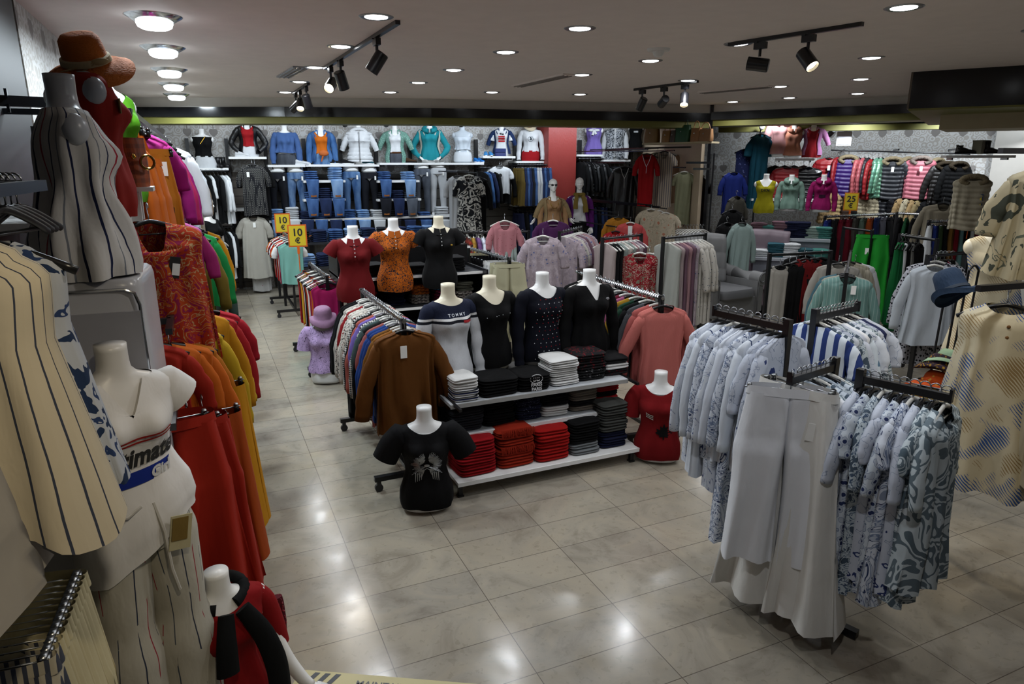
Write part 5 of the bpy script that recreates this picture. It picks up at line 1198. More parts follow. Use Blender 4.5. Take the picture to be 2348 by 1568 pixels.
# shoes and bags on the shelves
def ps(u, k, label, m, sole=None, rz=.3, **kw): p = AY(u, 300, YB+.12); pair(label, (p[0], YB+.12, zs[k]), rz, m, sole, **kw)
ps(502, 's1', 'black ankle boots beside the pleated skirt torso', mat('#0c0c0e', rough=.4), BLK2, boot=.12)
ps(552, 's2', 'white and black trainers with red heels on the biker jacket shelf', wt, WHITEL, lace=INK, rz=1.2)
ps(686, 's3', 'white trainers with black mark beside the blue blouse bust', wt, WHITEL, rz=1.1, L=.29, lace=wt)
ps(765, 's4', 'black and copper trainers beside the denim jacket bust', BLK2, WHITEL, rz=1.4, lace=mat('#a8683a'))
ps(792, 's4', 'black trainers with copper stripes left of the white puffer', BLK2, WHITEL, rz=1.3)
ps(838, 's4', 'dark teal trainers in front of the white puffer jacket', mat('#10404a'), WHITEL, rz=1.4)
ps(938, 's4b', 'brown studded shoes beside the green cardigan bust', mat('#3c2a1c'), BLK2, rz=1.2)
ps(1119, 's5', 'light blue sandals on the red print bust shelf', mat('#3a7ab0'), WHITEL, rz=-.3)
p = AY(1097, 300, YB+.1); ps(1097, 's4b', 'small blue shoes right of the clear torso', mat('#1a62a8'), WHITEL, rz=.2, L=.2)
p = AY(1147, 300, YB+.06); bag('royal blue envelope bag below the red print T-shirt', (p[0], YB+.06, zs['s5']), 0, mat('#14245c', rough=.5), .24, .15, .07, handle=False, flap=True)
ps(1203, 'l4', 'tall brown leather boots on the lower shelf', mat('#4a2410', rough=.5), BLK2, boot=.28, gap=.16, rz=.1)
# leg forms in jeans
def legs(u, v0, v1, label, m, Y=YB+.12, rip=False):
    p = AY(u, v1, Y); q = AY(u, v0, Y); h = q[2]-p[2]
    t = thing('leg_mannequin', label, 'mannequin', (q[0], Y, q[2]-.14), fc(q))
    obj('legs', cached(('legform',), lambda: legs_mb(.82).lathe([(.145, .10), (.135, .16), (.128, .19), (.001, .19)], 24, sx=1, sy=.68).mesh('legs', True)), MANN, t)
    def jn():
        mb = MB()
        for s in (-1, 1):
            mb.tube(smooth_path([(s*.078, 0, .07), (s*.082, -.005, -.05), (s*.093, -.01, -.25), (s*.096, 0, -.44), (s*.102, .02, -.60), (s*.104, .015, -.78)], 24), np.interp(np.linspace(0, 1, 24), [0, .15, .35, .5, .62, 1], [.088, .098, .082, .063, .065, .05]), 18)
        return mb.grid([ring(0, 0, z, w_, d_, 32, .9) for z, w_, d_ in [(.085, .152, .112), (.04, .163, .118), (-.03, .172, .12)]])
    j = obj('jeans', cached(('jn',), lambda: jn().mesh('jeans', True)), m, t)
    obj('price_tag', MB().box((.11, -.125, -.02), (.03, .004, .075)), TAG, j)
    return t
legs(634, 388, 492, 'leg mannequin in black jeans, left of the two under the blue blouse', jk)
legs(677, 388, 492, 'leg mannequin in faded blue jeans under the blue blouse', mat('#20406c', 'denim', c2='#7a94b4'))
legs(804, 386, 488, 'leg mannequin in ripped mid blue jeans under the white puffer', mat('#2a4a78', 'denim', c2='#6a8ab0'))
legs(846, 388, 490, 'leg mannequin in black jeans, right of the ripped pair', jk)
legs(966, 380, 484, 'leg mannequin in dark grey blue jeans beside the white pair', jg)
legs(1003, 378, 480, 'leg mannequin in white skinny jeans', jw)
# jeans piles, each with one pair hanging over the shelf edge
def drape_mb():
    mb = MB(); P = []
    for i in range(14):
        t = i/13; P.append(ring(0, -.012*math.sin(t*3), -.34*t, .115*(1-.28*t), .02, 20, .6))
    mb.grid(P, c1=True, c0=True); return mb
def jpile(u, v, n, m, cw, wher, drape=True, Y=YB-.1):
    p = AY(u, v, Y); z = p[2]
    stack(p[0], Y+.16, z, n, [(m, cw)], 'jeans', wher, w=.24, d=.30, h=.034, name='folded_jeans', cat='jeans', lay=1)
    if drape:
        t = thing('draped_jeans', cw+' jeans hanging over the shelf edge, pile '+wher, 'jeans', (p[0], Y-.03, z+.02), 0)
        obj('jeans_leg', cached(('drape',), lambda: drape_mb().mesh('jeans_leg', True)), m, t)
        obj('leather_patch', MB().box((0, -.024, -.285), (.10, .006, .05)), mat('#8a5428'), t)
for v, rows in [(414, [(716, jm, 'mid blue', 5), (772, jl, 'light blue', 7), (884, jm, 'mid blue', 5), (940, jl, 'light blue', 5)]),
                (457, [(716, jm, 'blue', 4), (746, jd, 'dark blue', 6), (776, jm, 'blue', 4), (884, jk, 'black', 4), (914, jd, 'dark blue', 5), (944, jg, 'grey', 4)]),
                (506, [(637, jl, 'pale blue', 6), (673, jw, 'white', 7), (705, jd, 'dark blue', 5), (737, jm, 'faded blue', 4), (770, jd, 'dark blue', 5), (803, jm, 'blue', 6), (836, jl, 'light blue', 6), (870, jw, 'white', 6), (906, jk, 'black', 6), (940, jd, 'dark blue', 6), (977, jm, 'blue', 5), (1018, jw, 'white', 8)])]:
    nm_ = {414: 'top', 457: 'middle', 506: 'low'}[v]
    u0, u1 = rows[0][0]-20, rows[-1][0]+22
    if v != 506: shelf_px(u0, 792, v, 'short white %s shelf of jeans, left group' % nm_, Y=YB-.1, dep=.4); shelf_px(866, u1, v, 'short white %s shelf of jeans, right group' % nm_, Y=YB-.1, dep=.4)
    else: shelf_px(u0, u1, v, 'long white low shelf of jeans piles on the back wall', Y=YB-.1, dep=.4)
    for i, (u, m, cw, n) in enumerate(rows): jpile(u, v, n, m, cw, 'on %s jeans shelf, %s from left' % (nm_, ORD[i]))
# lower tables of jeans behind the polo busts
t = thing('display_table', 'dark stepped table of folded jeans in front of the jeans wall', 'table', AY(640, 600, 11.6)*np.array((1, 1, 0)))
x0 = AY(640, 600, 11.6)[0]; x1 = AY(1050, 600, 11.6)[0]; L = x1-x0
for z, y, nm_ in [(.95, .45, 'upper_top'), (.60, .0, 'lower_top')]:
    obj(nm_, MB().box((L/2, y+.25, z), (L, .5, .03)), mat('#2a2c30', rough=.35), t); 
for x in (.05, L/2, L-.05): obj('leg', MB().box((x, .05, .29), (.04, .04, .58)), BLACK, t); obj('rear_leg', MB().box((x, .9, .46), (.04, .04, .92)), BLACK, t)
cyc = [(jd, 'dark blue'), (jm, 'mid blue'), (jk, 'black'), (jl, 'light blue'), (jd, 'navy')]
for r_, (z, y, n) in enumerate([(.967, .70, 6), (.617, .22, 6)]):
    for i in range(10):
        m, cw = cyc[(i*2+r_) % 5]; stack(x0+.18+i*(L-.3)/9.6, 11.6+y, z, n, [(m, cw)], 'jeans', '%s from left, %s step of jeans table' % (ORD[i], ['upper', 'lower'][r_]), w=.25, d=.3, h=.034, name='folded_jeans', cat='jeans', lay=1, rz=(i % 3-1)*.06)
# hanging clothes against the back wall
def rail_px(u0, u1, v, label, Y=13.0):
    a = AY(u0, v, Y); b = AY(u1, v, Y); t = thing('wall_rail', label, 'clothes rail', tuple(a)); L = b[0]-a[0]
    obj('rail', MB().tube([(0, 0, 0), (L, 0, 0)], .014, 10), BLKP, t)
    for x in (.04, L-.04): obj('bracket', MB().box((x, .25, -.01), (.025, .5, .03)), BLKP, t)
    return a, b
def row_px(u0, u1, v, label, items, wher, Y=13.0, rz=.25):
    a, b = rail_px(u0, u1, v, label, Y); rack_row(a[:2], b[:2], a[2]+.0, items, wher, 'from left', rz=rz+PI/2)
bw = [(wt, 'white', 'long'), (BLKF, 'black', 'long'), (BLKF, 'black', 'half'), (wt, 'pale', 'none'), (BLKF, 'black', 'long'), (wt, 'white frilled', 'half'), (BLKF, 'black', 'none'), (BLKF, 'black', 'long'), (wt, 'white', 'long'), (wt, 'white long sleeved', 'long')]
row_px(430, 522, 392, 'upper left wall rail of black and white blouses', [('hanging_blouse', c+' blouse', 'blouse', m, T(seed=i % 4, slv=s, L=.8, dep=.035), {}) for i, (m, c, s) in enumerate(bw)], 'on upper left back rail')
row_px(488, 536, 522, 'lower left wall rail of black blouses', [('hanging_blouse', c+' blouse', 'blouse', m, T(seed=i % 4, slv=s, L=.8, dep=.035), {}) for i, (m, c, s) in enumerate([bw[1], bw[3], bw[2], bw[1], bw[0], bw[7]])], 'on lower left back rail')
hcomb = mat('#1c1c20', 'dots', scale=34, rnd=.0, stops=[(0, '#0e0f12'), (.34, '#6a6864'), (.46, '#141418')])
def dispa(p, label):
    if p[1] < 12.6:
        t = thing('face_out_rail', 'black face-out rail holding the '+' '.join(label.replace(',', '').split()[:9]), 'clothes rail', (p[0], p[1]-.02, p[2])); yp = 9.95+(p[0]-8.15)/.315; L_ = (min(13.6, yp) if yp > p[1] else 13.6)-p[1]; obj('arm', MB().box((0, L_/2, 0), (.02, L_, .02)), BLKP, t)
def hp(name, u, v, label, m, me, Y=12.95, cat=None, rz=0, **k): p = AY(u, v, Y); dispa(p, label); return hang(name, label, cat or name.split('_')[-1], tuple(p), fc(p)+rz, m, me, **k)
hp('hanging_dress', 577, 367, 'black honeycomb print dress on a hanger below the biker jacket shelf', hcomb, T(seed=3, slv='half', L=.86, w=.40, dep=.06, flare=1.15), tagz=(-.08, -.08, -.24))
hp('hanging_dress', 583, 369, 'black pleated dress behind the honeycomb print dress', BLKF, T(seed=1, slv='half', L=.90, w=.46, dep=.05), Y=13.05)
hp('hanging_dress', 579, 486, 'pale grey beige shirt dress with puffed sleeves on the back wall', mat('#a09c92', bump=.4), T(seed=5, slv='half', slw=1.4, L=1.08, w=.42, dep=.06, flare=1.25, neck=.09), tagz=(.01, -.08, -.22))
hp('hanging_dress', 586, 490, 'white flower hemmed dress behind the grey beige shirt dress', mat('#a8a6a4', 'flower', scale=7, stops=[(0, '#8a3a44'), (.12, '#a8a6a4')]), T(seed=2, slv='none', L=1.3, w=.36, dep=.05), Y=13.06)
bwf = mat('#b0aea8', 'blotch', scale=6, dist=1.6, stops=[(0, '#101216'), (.46, '#a8a6a0'), (.55, '#14161a'), (.64, '#b0aea8')])
hp('hanging_dress', 1075, 392, 'long black and white flowered dress on a stand beside the white jeans', bwf, T(seed=6, slv='half', L=1.32, w=.42, dep=.07, flare=1.25, neck=.14, nw=.08), Y=12.0, hm=HW)
hp('hanging_dress', 1048, 394, 'pale and black dress left of the flowered long dress', mat('#9a9c9e'), T(seed=1, slv='half', L=1.1, w=.34, dep=.05), Y=12.15)
hp('hanging_coat', 1094, 396, 'long black dress right of the flowered long dress', BLKF, T(seed=2, slv='long', L=1.25, w=.36, dep=.05), Y=12.15, cat='dress')
hp('hanging_t_shirt', 1145, 372, 'white T-shirt with round black emblem hanging below the red print bust', wt, T(seed=4, slv='short', L=.54, w=.44, dep=.06, neck=.06), cat='T-shirt')
p = AY(1147, 402, 12.84); o = obj('shirt_emblem', MB().tube([(0, 0, 0), (0, -.01, 0)], [.035, .035], 20), INK, None, tuple(p)); tag(o, 'round black emblem on the front of the hanging white T-shirt', 'emblem')
hp('hanging_t_shirt', 1149, 374, 'black T-shirt behind the white emblem T-shirt', BLKF, T(seed=3, slv='long', L=.72, w=.44, dep=.06), Y=13.05, cat='T-shirt')
row_px(1100, 1135, 385, 'short wall rail of dark jeans jackets beside the white T-shirt', [('hanging_jacket', c, 'jacket', m, T(seed=i, slv='long', L=.7, dep=.035), {}) for i, (m, c) in enumerate([(BLKF, 'black jacket'), (den, 'dark denim jacket'), (jd, 'navy denim jacket'), (BLKF, 'black jacket')])], 'on short back rail')
row_px(1186, 1254, 378, 'wall rail of jeans beside the red column', [('hanging_jeans', c, 'jeans', m, clo('pants', w=.34, L=.72, flare=1.0, seed=i % 3, dep=.03), {'hk': 'clip', 'hw': .32}) for i, (m, c) in enumerate([(mat('#5a4a20'), 'olive jeans'), (jd, 'dark jeans'), (jm, 'blue jeans'), (jd, 'dark jeans'), (jk, 'black jeans'), (jm, 'blue jeans'), (jw, 'white jeans'), (jw, 'white jeans'), (jd, 'dark jeans'), (jm, 'blue jeans'), (jd, 'dark jeans'), (jm, 'blue jeans')])], 'beside the red column')
qb = mat('#0a0a0c', rough=.45)
hp('hanging_jacket', 1354, 366, 'black quilted jacket hanging right of the red column', qb, T(seed=1, slv='long', L=.66, w=.44, dep=.07, puff=1), cat='jacket')
row_px(1326, 1384, 364, 'wall rail of black jackets right of the red column', [('hanging_jacket', 'black jacket', 'jacket', [BLKF, qb][i % 2], T(seed=i % 4, slv='long', L=.72, dep=.035), {}) for i in range(7)], 'right of red column')
row_px(1384, 1446, 374, 'wall rail of dark coats beside the black satin pyjamas', [('hanging_coat', c, 'coat', m, T(seed=i % 4, slv='long', L=.85, dep=.035), {}) for i, (m, c) in enumerate([(mat('#2c3030'), 'charcoal coat'), (BLKF, 'black coat'), (mat('#22262a'), 'grey coat'), (BLKF, 'black coat'), (BLK2, 'black coat'), (BLKF, 'black coat')])], 'under the vest bust')
row_px(1326, 1400, 470, 'lower wall rail of navy trousers behind the purple cardigan mannequin', [('hanging_trousers', 'navy trousers', 'trousers', [nvy, BLKF, jd][i % 3], clo('pants', w=.34, L=.86, flare=1.0, seed=i % 3, dep=.03), {'hk': 'clip', 'hw': .32}) for i in range(9)], 'on lower rail, right of column')
row_px(1184, 1250, 482, 'lower wall rail of dark trousers left of the beige coat mannequin', [('hanging_trousers', 'dark trousers', 'trousers', [nvy, BLKF, jd][i % 3], clo('pants', w=.34, L=.7, flare=1.0, seed=i % 3, dep=.03), {'hk': 'clip', 'hw': .32}) for i in range(7)], 'on lower rail, left of column')
# pyjamas and shirts on the partition
spj = mat('#050506', rough=.4)
piping = lambda t, c=WHITEL: obj('piping', MB().tube([(0, -.075, -.62), (0, -.08, -.3), (-.045, -.065, -.20), (-.075, -.05, -.10)], .004, 6).tube([(0, -.08, -.3), (.045, -.065, -.20), (.075, -.05, -.10)], .004, 6), c, t)
t = hp('hanging_pyjamas', 1433, 373, 'black satin pyjama shirt with pale piping on a hanger', spj, T(seed=7, slv='long', L=.98, w=.46, dep=.065, neck=.12), Y=11.6, cat='pyjamas'); piping(t, PLW)
t = hp('hanging_pyjamas', 1484, 343, 'bright red pyjama shirt with white piping', mat('#8c0c12'), T(seed=8, slv='half', L=.92, w=.31, dep=.06, neck=.10), Y=10.6, cat='pyjamas'); piping(t)
strp = mat('#a89c8c', 'stripe', freq=26, warp=.002, stops=[(0, '#b0a494'), (.7, '#5c5a64')])
t = hp('hanging_pyjamas', 1524, 338, 'cream pyjama shirt with thin dark stripes', strp, T(seed=9, slv='short', L=.98, w=.34, dep=.065, neck=.12), Y=10.65, cat='pyjamas')
for i, (u, v, m, l, L_) in enumerate([(1556, 340, mat('#a8846c', 'stripe', freq=18, stops=[(0, '#a8846c'), (.6, '#b09a84')]), 'peach striped shirt', .8), (1508, 340, mat('#a8a08a'), 'cream plain shirt behind the striped pyjamas', 1.0), (1545, 345, mat('#a08068'), 'apricot shirt between the striped ones', 1.0), (1570, 384, mat('#8a8c70', bump=.5), 'sage green long shirt dress with buttons', 1.06), (1592, 386, mat('#a07c64'), 'apricot shirt dress right of the sage one', 1.1), (1606, 400, mat('#9a7c76'), 'dusty rose shirt dress', .95), (1612, 404, mat('#8a7c80', 'stripe', freq=30, stops=[(0, '#8c7e82'), (.5, '#6a6068')]), 'rose and grey striped shirt', .9)]):
    hp('hanging_shirt', u, v, l+' on the beige partition', m, T(seed=i % 4, slv='short', L=L_*.9, w=.32, dep=.05), Y=[11.3, 11.5, 11.1, 10.4, 10.5, 10.7, 10.9][i], cat='shirt', rz=-.2, hm=HW)
fl2 = mat('#a89c88', 'flower', scale=9, stops=[(0, '#a06a54'), (.16, '#a89c88'), (.6, '#8a8674'), (.66, '#aca08c')])
for i, (u, v, l) in enumerate([(1494, 470, 'cream and black flowered blouse, left of the pair'), (1512, 474, 'cream flowered blouse behind the pair'), (1527, 478, 'peach flowered blouse, front of the pair')]):
    hp('hanging_blouse', u, v, l+' below the pyjamas', fl2, T(seed=i, slv='short', L=.78, w=.40, dep=.055, flare=1.1), Y=10.2-.1*i, rz=-.1, cat='blouse', hm=HW)
t = hp('hanging_robe', 1446, 500, 'coral pink open robe over white lining behind the hanger rack', mat('#a84444'), T(seed=2, slv='half', L=.62, w=.42, dep=.06, neck=.05), Y=9.6, cat='robe', hm=HW)
obj('lining', MB().box((0, -.09, -.33), (.07, .01, .42)), PLW, t)
hp('hanging_blouse', 1418, 488, 'mustard blouse left of the coral robe', mat('#8a5a14'), T(seed=1, slv='half', L=.5, w=.38, dep=.05), Y=9.8, cat='blouse')
hp('hanging_blouse', 1412, 520, 'red blouse left of the coral robe', mat('#8a1418'), T(seed=3, slv='half', L=.55, w=.38, dep=.05), Y=9.6, cat='blouse')
a, b = AY(1548, 528, 9.9)[:2], AY(1618, 524, 9.3)[:2]
rz_ = AY(1548, 528, 9.9)[2]
for i in range(9):
    p = W(1556+7*i, 517, 12.3-.1*i); t = thing('empty_hanger', 'pale empty hanger in the bunch below the striped shirts', 'hanger', tuple(p), .2, 'pale empty hangers below the striped shirts'); obj('hanger', hgr('arm', .4), [HW, STEEL], t)
# bag shelf on the partition
a = W(1478, 328, 12.4); b = W(1628, 321, 11.35); b[2] = a[2]; d = b-a; L = np.linalg.norm(d); ang = math.atan2(d[1], d[0])
t = thing('wall_shelf', 'beige high shelf of handbags on the partition', 'shelf', tuple(a), ang); obj('board', MB().box((L/2, .1, -.015), (L, .34, .03)), BEIGE, t); obj('hook_rail', MB().tube([(.1, -.1, -.09), (L-.3, -.1, -.09)], .014, 8), BLKP, t)
for f, m, l, w_, h_, kw in [(.12, mat('#6e4e12', rough=.5), 'mustard yellow handbag at the left end of the bag shelf', .34, .27, {}), (.36, mat('#7a5218', rough=.5), 'small ochre handbag beside the yellow one', .2, .2, {}), (.47, mat('#3a2c24', rough=.5), 'small dark purse between ochre and green bags', .12, .2, {'handle': False}), (.60, mat('#0e4220', rough=.5), 'dark green handbag with upright strap', .34, .28, {}), (.80, mat('#8a5e34', rough=.5), 'tan handbag with pointed top', .2, .22, {}), (.93, mat('#8a6440', rough=.5), 'light tan box bag with dark scarf at the right end', .30, .2, {})]:
    p = a+d*f; bag(l, (p[0], p[1], a[2]), ang-.1, m, w_, h_, .12, **kw)
for k, (u, v) in enumerate([(1560, 368), (1610, 385)]):
    A = W(1575+15*k, 373+14*k, 12.0-.3*k); B = W(1630, 362+26*k, 11.5); B[2] = A[2]; dd = B-A
    t = thing('wall_rail', '%s black rail arm on the partition' % ['upper', 'lower'][k], 'clothes rail', tuple(A), math.atan2(dd[1], dd[0])); obj('rail', MB().box((np.linalg.norm(dd)/2, 0, 0), (np.linalg.norm(dd), .03, .035)), BLKP, t)
# ---------------------------------------------------------------- standing mannequins
def mannequin(label, loc, rz, H_=1.82, top=None, sh={}, arms='down', low=None, extra=None, head=True, plinth=.0, bottom=None, mann=None):
    t = thing('full_mannequin', label, 'mannequin', loc, rz); k = H_/1.82; z0 = plinth+.88*k
    def body():
        mb = torso_mb(arms=True, neckcap=False)
        for s in (-1, 1): mb.tube(smooth_path(arm_path(s, arms), 20), np.interp(np.linspace(0, 1, 20), [0, .4, .5, 1], [.045, .038, .034, .022]), 12)
        L = legs_mb(.86); V = np.concatenate(L.v); mb.add(V+np.array((0, 0, .0)), L.f)
        if head: h = head_mb(); V = np.concatenate(h.v)+np.array((0, -.0, .70)); mb.add(V, h.f)
        return mb
    bm = mann or MANN
    b = obj('body', cached(('full', str(arms), head), lambda: body().mesh('body', True)), bm, t, (0, 0, z0), scale=k)
    for s in (-1, 1):
        p = smooth_path(arm_path(s, arms), 20); q = Vector(p[-1]-p[-3]).to_track_quat('-Z', 'Y').to_euler(); obj('hand', cached(('hand', s), lambda: hand_mb('relax', s).mesh('hand', True)), bm, t, tuple(p[-1]*k+np.array((0, 0, z0))), q, scale=k)
    g = obj('top', cached(('shirt', repr(sorted(sh.items()))), lambda: shirt_mb(**sh).mesh('shirt', True)), top, t, (0, 0, z0), scale=k) if top else None
    if low: obj(low[0], low[2], low[1], t, (0, 0, z0), scale=k)
    obj('base', MB().lathe([(.001, plinth+.012), (.17, plinth+.012), (.18, plinth)], 32), mat('#8a9498', rough=.1, bump=0), t)
    if plinth: obj('plinth', MB().box((0, 0, plinth/2), (.42, .42, plinth)), SHELF, t)
    if extra: extra(t, z0, k)
    return t
def legwear(flare=1.0, L=.82, off=.02):
    def f():
        mb = MB()
        for s in (-1, 1): mb.tube(smooth_path([(s*.078, 0, .10), (s*.082, -.005, -.05), (s*.094, -.01, -.25), (s*.097, 0, -.44), (s*.104, .02, -.60), (s*.106, .015, -L)], 24), np.interp(np.linspace(0, 1, 24), [0, .15, .35, .5, .62, 1], [.09, .10+off*.3, .088+off*.3, .068+off*.5, .066+off, .052+off*1.6]), 18)
        return mb.grid([ring(0, 0, z, w_, d_, 32, .9) for z, w_, d_ in [(.19, .158, .112), (.09, .178, .12), (-.03, .178, .124)]])
    return cached(('lw', flare, L, off), lambda: f().mesh('trousers', True))
def ext_jacket(fn, dz=0):
    def f(t, z0, k):
        before = set(c.name for c in t.children)
        fn(t)
        for c in [c for c in t.children if c.name not in before]: c.location = Vector(c.location)*k+Vector((0, 0, z0)); c.scale = (k,)*3
    return f
p = AY(1264, 700, 10.6); coat = mat('#7c6a4c')
def shades(t): obj('sunglasses', MB().ell((-.032, -.088, .822), (.026, .012, .018)).ell((.032, -.088, .822), (.026, .012, .018)).tube([(-.08, .0, .83), (-.055, -.07, .83), (0, -.095, .828), (.055, -.07, .83), (.08, 0, .83)], .003, 6), INK, t); obj('necklace', MB().tube([(.07*math.cos(q), -.13-.02*math.sin(q)*-1, .52+.10*math.sin(q)) for q in np.linspace(PI, 2*PI, 16)], .005, 6), mat('#a08030', rough=.3, metal=1, bump=0), t)
mannequin('bald white mannequin in dark sunglasses, beige coat and tan top before the red column', (p[0], 10.6, 0), fc(p)+.25, 1.74, mat('#8a6a4a'), dict(LG(1, fold=.002), z0=.12), 'out', ('trousers', mat('#5a6e8c', 'denim', c2='#7c90ac'), legwear()), ext_jacket(multi(jacket(coat, armk='out', z0=-.15, gap=.75), shades)), plinth=.30)
p = AY(1322, 700, 10.9); 
def scarf(t): obj('scarf', MB().tube([(.08*math.cos(q), -.03+.08*math.sin(q), .62) for q in np.linspace(R(-100), R(260), 24)], .035, 10).tube([(-.05, -.11, .62), (-.075, -.15, .5), (-.08, -.15, .36)], [.035, .04, .045], 10, flat=.5).tube([(.05, -.11, .62), (.09, -.14, .5), (.12, -.13, .30)], [.035, .045, .05], 10, flat=.5), mat('#6e5c28'), t)
mannequin('bald white mannequin in purple cardigan, mustard scarf and black trousers', (p[0], 10.9, 0), fc(p)+.1, 1.74, wt, dict(LG(2, fold=.002), z0=.12), 'down', ('trousers', BLKF, legwear()), ext_jacket(multi(jacket(mat('#4a1258'), armk='down', gap=.7), scarf)), plinth=.31)
# full mannequin in a loose black dress near the left wall
def dress_low(flare=1.8, z1=-.55): return cached(('dl', flare, z1), lambda: MB().grid([ring(0, 0, z, .15*(1+(flare-1)*q)+.01, .11*(1+(flare-1)*q), 48, .95)+np.stack([.012*q*np.cos(7*TH(48)), .02*q*np.sin(9*TH(48)), 0*TH(48)], 1) for q, z in [(i/14, .30+(z1-.30)*i/14) for i in range(15)]]).mesh('skirt', True))
p = G(512, 735, 0); mannequin('white mannequin in a loose black midi dress at the far left wall', (p[0]-.05, p[1], 0), 1.0, 1.84, BLKF, dict(neck=.05, slv='elbow', armk='out', seed=4, z0=.2, slr=(.075, .07)), 'out', ('skirt', BLKF, dress_low()))
mannequin('white mannequin in yellow ochre outfit standing against the left wall', (-.22, 9.3, 0), .9, 1.80, mat('#8a5e14'), dict(neck=.05, slv='elbow', armk='down', seed=5, z0=.1, slr=(.07, .065)), 'down', ('trousers', mat('#7c5a20'), legwear(off=.05)))
# ---------------------------------------------------------------- left wall: hanging clothes seen from the aisle
def hl(name, x, y, z, label, m, me, rz=0.0, cat=None, **k): return hang(name, label, cat or name.split('_')[-1], (x, y, z), rz, m, me, **k)
OR1 = mat('#a8500c', bump=.4); OR2 = mat('#9c5a10', bump=.4); MAG = mat('#7e0c58', bump=.4); PAT = mat('#8c2410', 'blotch', scale=7.5, dist=2.6, stops=[(0, '#7a1238'), (.36, '#a03a10'), (.44, '#a8855c'), (.465, '#9a2a0e'), (.54, '#7c1440'), (.575, '#a84a12'), (.63, '#b08c62'), (.65, '#922410')])
REDT = mat('#8c1c0c', bump=.35); YEL = mat('#a8720c', bump=.4); YE2 = mat('#a88818', bump=.4); KHK = mat('#5c4c14', bump=.4); GRN = mat('#0c6a30', bump=.3); GR2 = mat('#3c6a14', bump=.3); DKG = mat('#2c3a34', bump=.3); BGE = mat('#8c7c68', bump=.4); PNK = mat('#a04c84')
g = 'clothes along the left wall'
# upper level
for i, (y, x) in enumerate([(4.50, -.40), (4.60, -.37), (4.70, -.34)]):
    t = hl('hanging_dungarees', x, y, 2.56-.005*i, 'orange strapped dungarees, %s of three on the upper left rail' % ['nearest', 'middle', 'farthest'][i], OR1, clo('pants', w=.30, L=.66, flare=1.5, seed=i, z0=-.26, crotch=.2, dep=.07, fold=.02), hk='clip', hw=.24)
    sm = MB()
    for s in (-1, 1): sm.tube([(s*.05, -.01, -.06), (s*.065, -.04, -.16), (s*.07, -.05, -.27)], .012, 6, flat=.3).tube([(s*.05, .01, -.06), (s*.08, .04, -.18), (s*.08, .05, -.27)], .012, 6, flat=.3)
    obj('straps', sm, OR1, t); obj('bib', MB().grid([ring(0, 0, z, w_, .055, 28, .8) for z, w_ in [(-.17, .07), (-.2, .09), (-.26, .14), (-.3, .155)]]), OR1, t)
hl('hanging_trousers', -.32, 4.95, 2.44, 'orange belted wide trousers behind the dungarees', OR2, clo('pants', w=.34, L=.78, flare=1.35, seed=5, dep=.06, fold=.02), hk='clip', tagz=(.13, -.08, -.18))
for i, (m, l, y, x) in enumerate([(MAG, 'magenta loose blouse', 5.5, -.34), (MAG, 'magenta long tunic', 5.75, -.32), (mat('#84103e'), 'raspberry long tunic', 6.0, -.30), (mat('#7e0c58'), 'purple magenta dress', 6.35, -.28)]):
    hl('hanging_tunic', x, y, 2.56-.03*i, l+' on the upper left rail', m, T(seed=i, slv='long' if i else 'half', L=.85+.06*i, w=.36, dep=.06, flare=1.15, fold=.018))
for i, (m, l, y, x, L_) in enumerate([(wt, 'white blouse', 6.9, -.22, .6), (BW1, 'black and white printed blouse', 7.3, -.2, .7), (mat('#9a8e78'), 'cream blouse', 7.8, -.2, .8), (BGE, 'beige long shirt', 8.4, -.2, 1.0), (BGE, 'beige trench dress', 8.9, -.18, 1.1), (mat('#8c8274'), 'stone long dress', 9.4, -.16, 1.0)]):
    hl('hanging_blouse', x, y, 2.5-.03*i, l+' farther along the upper left rail', m, T(seed=i % 4, slv='long', L=L_, w=.38, dep=.06, fold=.016), cat='blouse')
t = thing('wall_rail', 'long black upper rail of the left wall clothes', 'clothes rail', (-.3, 4.35, 2.56)); obj('rail', MB().box((0, 2.6, 0), (.03, 5.3, .035)), BLKP, t)
for k in range(5): obj('bracket', MB().box((-.3, .2+1.2*k, .0), (.6, .025, .03)), BLKP, t)
